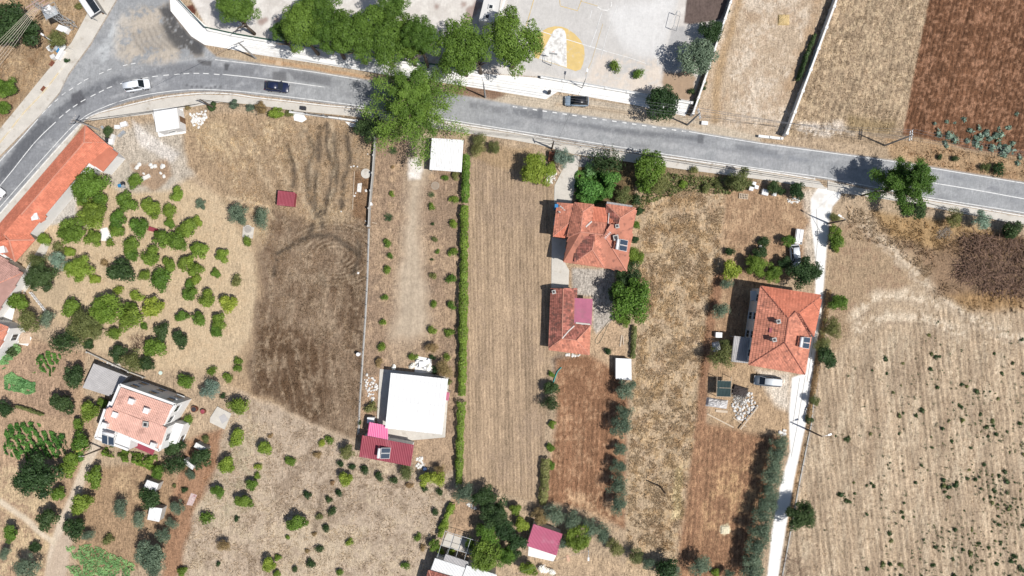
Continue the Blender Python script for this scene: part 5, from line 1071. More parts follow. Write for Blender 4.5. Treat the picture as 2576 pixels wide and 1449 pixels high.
row('in the garden with white sheds', 'y', c0([('o', 1190, 780, 92), ('q', 1080, 1095, 58), ('o', 1380, 890, 82), ('d', 1490, 670, 108), ('o', 1760, 760, 78), ('o', 1715, 930, 62), ('o', 1620, 1060, 78), ('O', 1500, 1250, 145), ('o', 1540, 1390, 95), ('k', 1735, 350, 118), ('c', 1590, 410, 75), ('d', 1995, 270, 105), ('o', 1915, 440, 58), ('d', 1740, 165, 92), ('q', 2060, 85, 46), ('S', 1845, 585, 36), ('q', 1750, 540, 24)]))
row('in the meadow right of the carpet', 'y', c0([('l', 2370, 60, 95), ('l', 2255, 340, 95), ('c', 2180, 600, 75), ('c', 2440, 710, 88), ('s', 2060, 870, 72), ('S', 2380, 880, 32), ('c', 2520, 530, 68), ('w', 2240, 1150, 66), ('S', 2195, 1330, 27), ('c', 1830, 1410, 58)]))
row('in the dry meadow', 'y', c1([('l', 80, 180, 78), ('c', 340, 290, 58), ('l', 890, 490, 80), ('c', 400, 930, 102), ('s', 740, 80, 47), ('g', 650, 120, 42), ('g', 940, 1120, 42), ('s', 1630, 1070, 42), ('s', 1505, 1345, 46), ('s', 850, 1420, 42)]))
row('in the meadow bush band', 'y', c1([('S', 835, 630, 42), ('S', 725, 690, 40), ('S', 750, 810, 50), ('S', 700, 985, 46), ('q', 640, 855, 40), ('S', 625, 1175, 46), ('S', 545, 1325, 52), ('S', 395, 1380, 36), ('S', 510, 645, 46), ('x', 770, 510, 27), ('x', 610, 240, 42), ('x', 580, 1030, 27), ('x', 510, 1200, 26), ('x', 140, 45, 28)]))
row('in the line below the red metal roof', 'x', c1([('u', 900, 200, 78), ('S', 850, 325, 40), ('S', 955, 350, 40), ('S', 1090, 400, 52), ('S', 1230, 450, 50), ('S', 1390, 490, 45), ('u', 1510, 410, 80), ('x', 1540, 545, 37), ('S', 1690, 580, 38), ('S', 1850, 610, 40), ('S', 1805, 800, 42), ('x', 1680, 1170, 37), ('l', 1700, 480, 80), ('l', 1830, 480, 90), ('w', 1850, 390, 60)]))
row('at the left foot of the dry meadow', 'x', c1([('l', 110, 1350, 80), ('l', 220, 1270, 40), ('g', 20, 350, 42), ('g', 0, 450, 40), ('c', 200, 1440, 45), ('g', 320, 1070, 28)]))
row('left of the pink shed', 'y', c1([('o', 2090, 620, 110), ('D', 2290, 670, 115), ('D', 2400, 830, 140), ('C', 2330, 1030, 118), ('D', 2490, 1010, 110), ('C', 2310, 1290, 150), ('C', 2500, 1250, 110), ('c', 1800, 1140, 66), ('l', 1880, 950, 60), ('l', 1950, 780, 56), ('c', 2150, 1120, 66), ('l', 1960, 1210, 40), ('l', 1860, 1200, 42)]))
row('around the pink metal shed', 'x', c2([('l', 100, 930, 82), ('c', 30, 780, 66), ('w', 290, 860, 88), ('o', 430, 840, 105), ('o', 600, 900, 95), ('o', 790, 980, 105), ('o', 920, 1030, 88), ('o', 520, 1120, 82), ('C', 690, 1090, 130), ('d', 50, 1110, 98), ('u', 1050, 1170, 90), ('u', 1260, 1260, 80), ('d', 30, 1230, 60)]))
row('at the bottom below tilled field', 'x', c2([('o', 1390, 1330, 70), ('d', 1570, 1370, 115), ('o', 1640, 1410, 80), ('o', 1900, 1360, 112), ('l', 2060, 1420, 50), ('o', 2180, 1440, 60), ('c', 160, 1390, 90), ('f', 310, 1390, 50), ('f', 410, 1420, 38)]))
row('between tilled strip and tall grass', 'y', c2([('o', 1095, 190, 70), ('o', 1080, 360, 85), ('o', 1075, 545, 108), ('o', 1070, 740, 96)]) + b2([('o', 1150, 1010, 105), ('o', 1130, 1270, 98), ('o', 1110, 1410, 112)]))
row('in the row left of the lane', 'y', [('o', x, y, r) for x, y, r in ((1965, 1116, 22), (1960, 1142, 25), (1952, 1172, 26), (1946, 1204, 27), (1940, 1236, 25), (1930, 1268, 27), (1922, 1300, 26), (1918, 1336, 30), (1908, 1374, 30), (1900, 1410, 30), (1896, 1444, 30))])
row('at the field edge right of lane', 'y', c3([('D', 360, 860, 145)]) + b3([('c', 720, 140, 98), ('u', 660, 410, 105), ('d', 610, 690, 106), ('u', 560, 560, 80), ('u', 470, 1130, 60), ('d', 420, 1320, 44)]))
row('below the dirt track end', 'y', b2([('d', 960, 635, 36), ('k', 380, 1170, 92), ('d', 400, 1020, 74), ('c', 400, 870, 36), ('c', 400, 1375, 46)]) + c2([('c', 390, 155, 48), ('c', 400, 340, 48)]))
# saplings beside the drive
row('in the line left of the gravel drive', 'y', a1([('p', 1380, 65, 52), ('x', 1380, 230, 22), ('s', 1360, 500, 32), ('p', 1335, 740, 54), ('s', 1325, 995, 46), ('s', 1345, 1120, 34), ('s', 1310, 1275, 48)]) + b1([('s', 1300, 95, 38), ('s', 1280, 345, 38), ('s', 1250, 600, 50), ('x', 1230, 745, 48)]))
row('just right of the gravel drive', 'y', a1([('p', 1765, 510, 42), ('s', 1760, 630, 40), ('S', 1775, 805, 20), ('q', 1790, 950, 34), ('s', 1828, 1085, 26), ('S', 1770, 1160, 18), ('q', 1785, 1330, 40)]) + b1([('s', 1780, 170, 42), ('s', 1765, 430, 48), ('w', 1765, 600, 62)]))
row('in the line along the long hedge', 'y', a1([('s', 1905, 335, 36), ('q', 2000, 315, 46), ('s', 1995, 550, 48), ('g', 1985, 815, 50), ('s', 1980, 1080, 50), ('s', 1970, 1355, 54)]) + b1([('s', 1960, 175, 48), ('s', 1935, 445, 54), ('s', 1920, 705, 44)]))
row('around the house with the white roof', 'y', b1([('w', 1890, 820, 92), ('s', 1575, 700, 46), ('f', 1575, 790, 34), ('f', 1745, 810, 34), ('q', 1155, 1215, 64), ('S', 1045, 1360, 22), ('S', 1800, 830, 40), ('f', 1390, 800, 26), ('S', 1770, 700, 32), ('q', 1950, 950, 30)]))
# around the orange houses
row('above the large orange house', 'x', a2([('Y', 250, 250, 150), ('l', 400, 240, 70), ('b', 530, 120, 100), ('k', 960, 170, 150), ('C', 1370, 230, 165), ('u', 1500, 390, 110), ('n', 780, 440, 120), ('n', 990, 330, 95), ('n', 970, 480, 66), ('c', 1330, 400, 90), ('n', 760, 540, 90), ('u', 1120, 500, 90), ('m', 780, 260, 70), ('S', 1250, 560, 60)]))
row('right of the large orange house', 'y', a2([('d', 1285, 680, 44), ('c', 1260, 820, 44), ('d', 1235, 960, 38), ('C', 1240, 1140, 90), ('D', 1200, 1330, 130)]) + b2([('C', 1220, 120, 210), ('c', 1130, 320, 75), ('D', 1060, 60, 110)]))
row('in the weedy strip below the road', 'x', a2([('u', 2300, 340, 120), ('u', 2200, 400, 60), ('l', 1720, 400, 48), ('q', 1840, 260, 45), ('q', 1950, 440, 50), ('q', 2080, 420, 44)]) + a3([('d', 300, 470, 85), ('d', 70, 430, 64), ('d', 130, 470, 50)]))
row('in the soil left of the concrete lane', 'y', a2([('d', 2530, 985, 58), ('S', 2190, 1080, 52), ('l', 2205, 1275, 110), ('o', 2170, 1410, 64), ('d', 2500, 1080, 70), ('C', 2470, 1220, 105)]) + a3([('c', 205, 965, 72), ('D', 400, 1290, 150), ('C', 60, 1300, 90), ('d', 180, 1200, 70)]) + b2([('o', 2110, 225, 86), ('u', 2120, 690, 126), ('u', 2160, 560, 60)]))
row('on the bank where the lane leaves the road', 'y', a3([('c', 680, 960, 92), ('c', 690, 860, 66), ('u', 680, 740, 54), ('c', 690, 1040, 52)]))
row('right of the roadside pine', 'x', a3([('d', 1520, 670, 84), ('b', 2160, 760, 95), ('d', 2500, 850, 92), ('u', 1900, 740, 90), ('d', 2440, 900, 60)]))
row('on the verge below the ploughed field', 'x', a3([('S', 2330, 240, 70), ('S', 1900, 150, 38), ('S', 1740, 120, 32), ('u', 2200, 230, 50)]))
row('along the wall of the school yard', 'y', z2([('O', 1890, 520, 185), ('D', 2010, 310, 115), ('D', 1500, 1010, 172), ('s', 1035, 655, 62), ('s', 1290, 735, 60), ('S', 1815, 920, 38), ('S', 1930, 830, 34), ('S', 2180, 110, 24), ('S', 1925, 880, 28), ('q', 1850, 1020, 40)]))
row('on rough ground upper left', 'y', z0_([('D', 100, 230, 210), ('D', 260, 300, 110), ('C', 40, 870, 100), ('C', 20, 1090, 70), ('u', 560, 390, 95), ('q', 780, 60, 40), ('s', 600, 420, 50), ('S', 665, 610, 28), ('D', 20, 340, 110)]))
row('below the pavement at the lot edge', 'x', z0_([('d', 2130, 1070, 48), ('o', 2340, 1040, 50), ('o', 2520, 1080, 48), ('d', 1080, 1330, 55), ('x', 1880, 1080, 30)]) + z1([('l', 205, 1140, 75), ('u', 330, 1140, 45), ('w', 50, 1090, 70), ('D', 1130, 1260, 135), ('u', 2250, 1400, 70), ('d', 1250, 1330, 60)]) + a1([('u', 2230, 50, 75), ('u', 2400, 40, 70)]))
# pines along the school wall (base on the pavement edge, crowns high)
def tall(kindleaf, cls, name, label, bx, by, rpx, zc, cat='tree', flat=1.0, tr=.35, group=None, seed=0, parts=1):
    x, y = P(bx, by); rs = random.Random(seed); root = thing(name, label, cat, (x, y, 0), 0, group)
    mb = MB(); mb.tube([(0, 0, -.2), (rs.uniform(-.2, .2), rs.uniform(-.2, .2), zc * .4), (rs.uniform(-.3, .3), rs.uniform(-.3, .3), zc * .95)], [tr, tr * .75, tr * .3], 9)
    r = rpx / S * 1.05
    for i in range(7):
        a = i * .9 + rs.random(); l = r * rs.uniform(.5, .8); mb.tube([(0, 0, zc * rs.uniform(.45, .7)), (math.cos(a) * l * .5, math.sin(a) * l * .5, zc * .85), (math.cos(a) * l, math.sin(a) * l, zc * rs.uniform(.95, 1.1))], [tr * .4, tr * .28, tr * .1], 6)
    mb.build('trunk', M_BARK, root, True)
    for k in range(parts):
        me = CR[cls][(seed + k) % len(CR[cls])]; o = link(bpy.data.objects.new('crown', me), root)
        o.location = (-.3, 1.9, zc); o.scale = (r, r, r * flat); o.rotation_euler = (0, 0, rs.random() * 6.28)
        o.material_slots[0].link = 'OBJECT'; o.material_slots[0].material = LM[kindleaf]
    return root
PN = [(741, 130, 26, 6.0), (801, 137, 52, 9.5), (866, 147, 50, 9.5), (921, 160, 52, 10), (991, 167, 62, 10), (1046, 165, 50, 8.5), (1076, 168, 40, 11), (1174, 190, 62, 9.5), (1210, 185, 30, 8), (1290, 170, 66, 9.0)]
for i, (x, y, r, z) in enumerate(PN): tall('pine', 'P', 'pine_tree', f'bright green pine, {ORD[i]} from left, in the row along the school wall', x, y, r, z, flat=.9, seed=i, group='pines along the school wall')
tall('pine', 'P', 'pine_tree', 'lone bright green pine in the school yard corner', 640, 85, 46, 7.5, flat=.9, seed=21)
tall('pine', 'P', 'pine_tree', 'second pine just above the row, behind the school wall', 835, 80, 48, 8.5, flat=.9, seed=24)
tall('pine', 'P', 'pine_tree', 'rearmost pine above the middle of the school wall row', 1000, 95, 44, 8.5, flat=.9, seed=25)
# big loose conifer and roadside pine: layered boughs
def conifer(name, label, bx, by, r, top, leaf, seed, boughs=46, n=420, cx=0, cy=0):
    rs = np.random.RandomState(seed); x, y = P(bx, by); root = thing(name, label, 'tree', (x, y, 0))
    mb = MB(); mb.tube([(0, 0, -.2), (cx * .3, cy * .3, top * .45), (cx, cy, top * .95)], [.5, .36, .08], 9); Cs, Ns = [], []
    for i in range(boughs):
        t = (i + .5) / boughs; z = top * (.28 + .68 * t); a = i * 2.4 + rs.rand() * .8; l = r * (1.05 - .8 * t ** 1.5) * (.45 + .75 * rs.rand()); ox, oy = cx * z / top, cy * z / top
        tip = np.array([ox + math.cos(a) * l, oy + math.sin(a) * l, z + l * .22]); base = np.array([ox * .8, oy * .8, z - l * .1])
        mb.tube([tuple(base), tuple((base + tip) / 2 + np.array([0, 0, .15])), tuple(tip)], [.11, .07, .02], 5)
        s = rs.rand(n) ** .6; c_ = base + (tip - base) * s[:, None]; wdt = (.2 + .7 * np.sin(s * 2.6)) * (.3 + l * .1)
        off = rs.randn(n, 3) * wdt[:, None] * np.array([.75, .75, .38]); Cs.append(c_ + off); Ns.append(unit(rs.randn(n, 3) * .5 + np.array([0, 0, .8]) + off * .4))
    mb.build('trunk', M_BARK, root, True)
    V, F = leaves(np.concatenate(Cs), np.concatenate(Ns), .19, .36, rs)
    tint = np.repeat(rs.rand(boughs), n) * .6 + rs.rand(boughs * n) * .4
    from_np('crown', V, F, LM[leaf], root, tint=tint)
    return root
conifer('conifer_tree', 'very large loose bright green conifer overhanging the road', 1060, 304, 8.8, 13.5, 'conifer', 3, 54, 700, -.5, 2.0)
conifer('pine_tree', 'tall roadside pine on the right throwing shadow over the road', 2224, 480, 5.2, 11.5, 'conifer', 5, 38, 640, .3, 1.2)
# hedge
def hedge(label, ptsD, wpx, hh, leaf, dens, name='hedge', size=.2):
    rs = np.random.RandomState(len(label)); L = np.array(gp(ptsD)); o = L[0]; root = thing(name, label, 'hedge', (o[0], o[1], 0)); w = wpx / S
    seg = np.linalg.norm(np.diff(L, axis=0), axis=1); cum = np.r_[0, np.cumsum(seg)]; n = int(cum[-1] * dens)
    s = rs.rand(n) * cum[-1]; s = s[vnoise(s[None], s[None] * 0, 2.2, 23)[0] > .16]; n = len(s); x = np.interp(s, cum, L[:, 0]) - o[0]; y = np.interp(s, cum, L[:, 1]) - o[1]
    a = rs.rand(n) * math.pi; lump = .62 + .55 * vnoise(s[None] * 1.0, s[None] * 0, .9, 3)[0] + .3 * vnoise(s[None] * 1.0, s[None] * 0, 4.0, 13)[0]
    rr = (1 - .3 * rs.rand(n) ** 2) * lump; C = np.stack([x + np.cos(a) * w / 2 * rr, y + rs.randn(n) * .05, .15 + np.sin(a) ** .7 * hh * rr], 1)
    nn = unit(np.stack([np.cos(a), rs.randn(n) * .3, np.sin(a) + .3], 1) + rs.randn(n, 3) * .4)
    V, F = leaves(C, nn, size, .55, rs); from_np('foliage', V, F, LM[leaf], root, tint=rs.rand(n) * .6 + .4 * vnoise(s[None], s[None] * 0, 1.3, 5)[0])
    for d in np.arange(.5, cum[-1], 1.0): MB().tube([(np.interp(d, cum, L[:, 0]) - o[0], np.interp(d, cum, L[:, 1]) - o[1], -.1), (np.interp(d, cum, L[:, 0]) - o[0], np.interp(d, cum, L[:, 1]) - o[1], hh * .7)], .04, 4).build('stem', M_BARK, root)
    return root
hedge('long clipped green hedge beside the stubble strip', [(1173, 393), (1172, 470), (1170, 512)], 19, 1.7, 'citrus', 150)
hedge('long lower run of the clipped green hedge to the meadow', [(1169, 520), (1168, 650), (1166, 800), (1164, 950), (1158, 1100), (1155, 1212)], 19, 1.7, 'citrus', 150)
hedge('ragged green hedge left of the tilled strip', [(1372, 1150), (1370, 1200), (1365, 1265)], 22, 1.4, 'dull', 130)
hedge('dark ivy strip along the field side of the white wall', [(2026, 135), (2010, 190), (1962 + 45, 200)], 8, 1.2, 'dark', 90)
hedge('thin green hedge slanting above the pergola', [(1140, 1265), (1122, 1300), (1108, 1345)], 13, 1.3, 'lime', 120)
hedge('green vine row beside the walled garden', [(45, 1020), (80, 1030), (110, 1042)], 14, .8, 'dull', 110)
hedge('weedy hedge strip below the large leafy tree', [(1595, 820), (1592, 870), (1590, 900)], 12, .9, 'dull', 90)
hedge('dry scrub bank along the field side of the lane', [(2084, 730), (2075, 800), (2062, 880), (2045, 970), (2030, 1060)], 10, .6, 'dry', 60)
# crop patches (nobody could count the plants): one object each
def patch(name, label, polyD, hh, leaf, dens, size=.16, rows=None):
    rs = np.random.RandomState(len(label) + 3); q = np.array(gp(polyD)); x0, y0 = q.min(0); x1_, y1_ = q.max(0); n = int((x1_ - x0) * (y1_ - y0) * dens * 1.7)
    X = x0 + rs.rand(n) * (x1_ - x0); Y = y0 + rs.rand(n) * (y1_ - y0); d = sdf([tuple(a) for a in q], X + (vnoise(X, Y, .8, 4) - .5), Y); k = d > 0
    if rows: k &= (np.sin((X * math.cos(rows[0]) + Y * math.sin(rows[0])) * 6.283 / rows[1]) > -.2)
    X, Y, d = X[k], Y[k], d[k]; hz = hh * np.minimum(1, .4 + d * .8) * (.5 + .6 * vnoise(X, Y, .7, 6)) * (.7 + .3 * rs.rand(len(X)))
    hz = hz * (.2 + 1.5 * vnoise(X, Y, .55, 16) ** 1.6); kk = vnoise(X, Y, .9, 18) > .2; X, Y, hz = X[kk], Y[kk], hz[kk]
    C = np.stack([X, Y, hz + .02], 1); nn = unit(rs.randn(len(X), 3) * .8 + np.array([0, 0, .8])); V, F = leaves(C, nn, size, .7, rs)
    o = from_np(name, V, F, LM[leaf], tint=np.clip(rs.rand(len(X)) * .5 + 1.1 * vnoise(X, Y, 1.0, 8) - .3, 0, 1)); o['kind'] = 'stuff'; o['label'] = label; o['category'] = 'plants'; return o
patch('bean_crop', 'dense square bed of green beans in the walled garden', [(108, 880), (155, 892), (145, 925), (137, 948), (112, 935), (84, 938), (98, 905)], 1.1, 'bean', 90, .16, (.35, .95))
patch('melon_crop', 'sprawling pale green melon vines at the lower left', [(165, 1375), (230, 1368), (280, 1390), (340, 1420), (335, 1460), (200, 1460), (165, 1425), (205, 1420)], .35, 'mint', 36, .15)
patch('squash_crop', 'pale green squash bed beside the bean bed', [(12, 950), (30, 935), (45, 945), (90, 965), (85, 985), (70, 992), (12, 978)], .5, 'mint', 70, .2)
patch('vine_crop', 'large green vegetable patch above the dark round tree', [(10, 1090), (30, 1065), (90, 1060), (130, 1085), (165, 1095), (150, 1150), (70, 1160), (15, 1145)], 1.0, 'bean', 90, .18, (.5, 1.25))
patch('row_crop', 'striped rows of low green crops right of the vegetable patch', [(105, 1090), (170, 1090), (165, 1140), (120, 1155)], .35, 'dark', 50, .14, (.4, 1.0))
patch('grape_vine', 'grape vine spread over the frame below the white house', [(262, 1125), (300, 1122), (320, 1135), (395, 1145), (398, 1165), (385, 1185), (360, 1170), (290, 1150), (255, 1140)], 2.0, 'citrus', 80, .16)
patch('flower_bed', 'white flowering bushes along the wall left of the beans', [(0, 890), (15, 870), (35, 865), (50, 880), (30, 905), (10, 930)], .6, 'mint', 60)
patch('garden_vegetables', 'mixed dense vegetables in front of the large orange house', [(1450, 430), (1520, 430), (1545, 440), (1520, 500), (1500, 512), (1450, 512), (1445, 470)], .8, 'bean', 60, .2)
patch('weed_thicket', 'olive green weed thicket below the pavement right of the garden', [(1620, 470), (1680, 435), (1780, 445), (1870, 440), (1890, 470), (1830, 490), (1720, 480), (1640, 510), (1605, 530)], .5, 'dull', 16, .2)
# small dark weeds scattered over the broad stubble field
rs = np.random.RandomState(77); WE = [('weed', x, y, r * .72) for x, y, r in ((2262, 1045, 9), (2275, 1265, 6), (2128, 1258, 9), (2135, 1262, 9), (2180, 1293, 7), (2375, 1220, 10), (2406, 1214, 9), (2371, 1223, 10), (2385, 1250, 9), (2272, 1300, 8), (2342, 890, 8), (2352, 898, 8), (2362, 897, 7), (2340, 927, 9), (2317, 1032, 11), (2496, 1060, 10), (2480, 1075, 9), (2564, 1064, 9), (2549, 1400, 12), (2566, 1430, 12), (2219, 1420, 11), (2179, 1430, 10), (2461, 1368, 9), (2414, 1020, 8), (2455, 985, 10), (2430, 972, 8), (2418, 968, 8), (2575, 940, 9), (2520, 940, 8), (2500, 890, 7), (2190, 1092, 7), (2132, 1104, 12), (2115, 1245, 12), (2238, 1420, 9), (2238, 1342, 10), (2242, 1360, 9))]
def weed_xy():
    while True:
        x, y = 2060 + rs.rand() * 560, 760 + rs.rand() * 720
        if x < 2075 - (y - 900) * .12: continue
        u = x * math.cos(-.11) + y * math.sin(-.11); u = round(u / 16) * 16 + rs.randn() * 2.5; x = (u - y * math.sin(-.11)) / math.cos(-.11)
        pr = np.clip((x - 2050) / 460, 0.05, 1) * np.clip((y - 800) / 420, .08, 1); cl = vnoise(np.array([[x]]), np.array([[y]]), 45, 9)[0, 0]
        if rs.rand() < pr * (cl ** 1.8) * 1.8: return x, y
while len(WE) < 290: WE.append(('weed', *weed_xy(), 2.2 + rs.rand() ** 2.2 * 5.5))
WM = [crown_mesh('weed clump', 90 + i, 70, .34, 4, (.4, .6), .6, .5, .5, .4, .2) for i in range(4)]
for i, (_, x, y, r) in enumerate(WE):
    wx, wy = P(x, y); o = link(bpy.data.objects.new('weed_clump', WM[i % 4])); o.location = (wx, wy, ground_z(wx, wy) + r / S * .25); o.scale = [r / S] * 3; o.rotation_euler = (0, 0, i * 1.7)
    o.material_slots[0].link = 'OBJECT'; o.material_slots[0].material = LM['dark'] if i % 5 else LM['dull']; tag(o, 'small dark green weed clump in the broad pale stubble field', 'weed', 'weeds dotted over the broad stubble field')
_W, _F, _n0 = [], [], 0
for i in range(700):
    x, y = weed_xy(); wx, wy = P(x, y); r_ = (1.3 + rs.rand() * 1.9) / S; q = 14; C_n = np.stack([wx + rs.randn(q) * r_ * .6, wy + rs.randn(q) * r_ * .6, ground_z(wx, wy) + .03 + np.abs(rs.randn(q)) * r_ * .7], 1)
    v_, f_ = leaves(C_n, unit(rs.randn(q, 3) * .6 + np.array([0, 0, .8])), r_ * .5, .5, rs); _W.append(v_); _F.append(f_ + _n0); _n0 += len(v_)
_o = from_np('tiny_weeds', np.concatenate(_W), np.concatenate(_F), LM['dark'], tint=rs.rand(700 * 14)); _o['kind'] = 'stuff'; _o['label'] = 'tiny green weeds along the rows of the broad stubble field'; _o['category'] = 'weeds'
GT = z3([('m', x, y, r) for x, y, r in ((1715, 1340, 40), (1830, 1360, 50), (1870, 1400, 42), (2100, 1410, 62), (2180, 1350, 46), (2215, 1390, 38), (2310, 1380, 56), (2420, 1285, 32), (2035, 1320, 32), (1675, 1250, 20), (1800, 1225, 22), (1970, 1198, 28), (2120, 1285, 26), (2010, 1415, 34), (1775, 1435, 30), (2320, 1295, 22), (2280, 1360, 28), (2450, 1440, 30), (2500, 1150, 22), (1880, 1235, 18))]) + a3([('m', x, y, r) for x, y, r in ((2400, 60, 60), (2250, 50, 45), (2370, 100, 45), (2090, 10, 32), (2530, 130, 28), (1800, 20, 26), (2505, 190, 30), (2140, 45, 26), (2320, 20, 30))])
for i, (_, x, y, r) in enumerate(GT):
    wx, wy = P(x, y); o = link(bpy.data.objects.new('thistle_clump', WM[i % 4])); o.location = (wx, wy, ground_z(wx, wy) + r / S * .2); o.scale = [r / S * 1.05] * 3; o.rotation_euler = (0, 0, i * 2.1)
    o.material_slots[0].link = 'OBJECT'; o.material_slots[0].material = LM['blue']; tag(o, 'grey green thistle clump on the edge of the ploughed field', 'weed', 'thistles along the ploughed field edge')
# dead brush heap: a tangle of cut branches
def brush(label, polyD, n, hh, lmax, rad=.035, name='brush_heap', m=None):
    rs = np.random.RandomState(n); q = np.array(gp(polyD)); x0, y0 = q.min(0); x1_, y1_ = q.max(0); mb = MB(); k = 0
    cx, cy = q.mean(0)
    while k < n:
        x, y = x0 + rs.rand() * (x1_ - x0), y0 + rs.rand() * (y1_ - y0); d = float(sdf([tuple(a) for a in q], np.array([x]), np.array([y]))[0])
        if d < 0: continue
        z = rs.rand() * hh * min(1, .25 + d * .4); a = rs.rand() * 6.28; l = lmax * (.3 + .7 * rs.rand()); e = rs.randn() * .25
        mx, my, mz = x + math.cos(a) * l * .5, y + math.sin(a) * l * .5, max(.05, z + l * .5 * e + .12); a2 = a + rs.randn() * .5
        mb.tube([(x, y, z), (mx, my, mz), (mx + math.cos(a2) * l * .5, my + math.sin(a2) * l * .5, max(.04, mz + rs.randn() * .2))], [rad * (.7 + rs.rand()), rad * .8, rad * .3], 3); k += 1
    o = mb.build(name, m or M_TWIG); o['kind'] = 'stuff'; return tag(o, label, 'brush')
brush('large heap of dead grey brown branches in the upper right', [(2408, 600), (2470, 585), (2540, 600), (2620, 620), (2620, 740), (2500, 745), (2440, 720), (2395, 690), (2420, 640)], 1500, 2.0, 2.6, .055)
brush('small pile of pale sticks left of the big branch heap', [(2358, 580), (2390, 572), (2392, 592), (2360, 600)], 120, .5, 1.4, .03, m=mat('pale sticks', (.32, .27, .22), .9))
brush('bare grey shrub branches in the lower orchard', [(322, 850), (360, 838), (378, 860), (345, 880)], 130, 1.2, 1.6, .02, 'bare_shrub')
brush('bare branches lying beside the lane at the bottom', [(1960, 1400), (1990, 1395), (2030, 1425), (2020, 1449), (1975, 1440)], 60, 1.0, 2.4, .025, 'bare_shrub')
# tall dry grass: nobody could count the blades
M_STRAW = bpy.data.materials.new('straw'); M_STRAW.use_nodes = True
_n = M_STRAW.node_tree; _a = _n.nodes.new('ShaderNodeAttribute'); _a.attribute_name = 'straw'; _b = _n.nodes['Principled BSDF']; _b.inputs['Roughness'].default_value = .9; _b.inputs['Specular IOR Level'].default_value = .1
_n.links.new(_a.outputs['Color'], _b.inputs['Base Color'])
def drygrass(label, zones, seed):
    rs = np.random.RandomState(seed); AV, AF, AT = [], [], []; nb = 0
    for zone in zones:
        polyD, dens, hh = zone[:3]; q = np.array(gp(polyD)); x0, y0 = q.min(0); x1_, y1_ = q.max(0); n = int((x1_ - x0) * (y1_ - y0) * dens)
        X = x0 + rs.rand(n) * (x1_ - x0); Y = y0 + rs.rand(n) * (y1_ - y0); cl = vnoise(X, Y, 1.6, seed) * .6 + vnoise(X, Y, .6, seed + 1) * .4
        k = (sdf([tuple(a) for a in q], X, Y) > 0) & (cl > .38 + .2 * rs.rand(n))
        if len(zone) > 3: k &= np.sin(((X * S + 1288) * math.cos(zone[3]) + (724.5 - Y * S) * math.sin(zone[3])) * 6.283 / zone[4]) > -.1 + .5 * rs.randn(n)
        X, Y, cl = X[k], Y[k], cl[k]; n = len(X)
        zg = ZZ[np.clip(((Y - gy[0]) / GS).astype(int), 0, NY - 1), np.clip(((X - gx[0]) / GS).astype(int), 0, NX - 1)]
        for b in range(4):
            lean = vnoise(X, Y, 3.0, seed + 5) * 12.0 + rs.randn(n) * .9 + b * .4
            l = hh * (.45 + .7 * rs.rand(n)) * (.6 + .7 * cl); w = .03 + .045 * rs.rand(n); el = .5 + .6 * rs.rand(n)
            dx, dy = np.cos(lean), np.sin(lean); px, py = -dy * w, dx * w
            b0_ = np.stack([X - px, Y - py, zg - .01], 1); b1_ = np.stack([X + px, Y + py, zg - .01], 1)
            t1 = np.stack([X + dx * l * np.cos(el) + px * .5, Y + dy * l * np.cos(el) + py * .5, zg + l * np.sin(el)], 1)
            AV.append(np.stack([b0_, b1_, t1], 1).reshape(-1, 3)); AF.append(np.arange(n * 3).reshape(n, 3) + nb); nb += n * 3; jj, ii = np.clip(((Y - gy[0]) / GS).astype(int), 0, NY - 1), np.clip(((X - gx[0]) / GS).astype(int), 0, NX - 1); gc = np.ones((n, 4), np.float32); gc[:, :3] = np.clip(CO[jj, ii, :3] * (.65 + .95 * rs.rand(n))[:, None] * np.array([1.03, 1.0, .94]), 0, .7); AT.append(gc)
    o = from_np('dry_grass', np.concatenate(AV), np.concatenate(AF), M_STRAW); at_ = o.data.attributes.new('straw', 'FLOAT_COLOR', 'FACE'); at_.data.foreach_set('color', np.concatenate(AT).astype(np.float32).ravel()); o['kind'] = 'stuff'; o['label'] = label; o['category'] = 'grass'; return o
drygrass('tangled tall straw coloured grass in the long lot', [([(1602, 500), (1700, 480), (1825, 480), (1808, 640), (1785, 800), (1760, 1000), (1740, 1150), (1705, 1390), (1580, 1370), (1582, 1200), (1600, 900), (1606, 690)], 24, .5)], 1)
drygrass('patchy dry grass in the dark lot beside the orchard', [([(470, 310), (930, 315), (925, 560), (905, 1105), (770, 1050), (640, 960), (660, 700), (650, 560)], 12, .34)], 2)
drygrass('thin dry grass over the lower meadow', [([(560, 1090), (610, 1000), (900, 1125), (1140, 1200), (1080, 1400), (1060, 1449), (450, 1449), (480, 1280)], 12, .3)], 3)
drygrass('tall golden grass beside the road on the right', [([(2130, 520), (2200, 530), (2400, 560), (2576, 590), (2620, 640), (2400, 640), (2330, 700), (2240, 620), (2140, 600)], 14, .6), ([(2360, 700), (2450, 740), (2576, 730), (2600, 790), (2440, 790), (2340, 750)], 10, .5), ([(2240, 360), (2420, 380), (2600, 415), (2600, 450), (2330, 415)], 9, .4)], 4)
drygrass('golden grass strip along the lane', [([(2085, 780), (2092, 800), (2060, 960), (2040, 1080), (2015, 1200), (1990, 1320), (1975, 1449), (1962, 1449), (2000, 1210), (2035, 1060), (2060, 870)], 14, .4)], 5)
drygrass('dry grass on the rough ground at the upper left', [([(0, 0), (225, 0), (180, 100), (110, 180), (0, 310)], 7, .35)], 6)
drygrass('sparse straw stubble over the broad right field', [([(2100, 760), (2576, 800), (2600, 1449), (1985, 1449), (2040, 1080)], 11, .2, -.11, 16), ([(2106, 0), (2350, 0), (2265, 330), (1985, 335)], 9, .22)], 7)
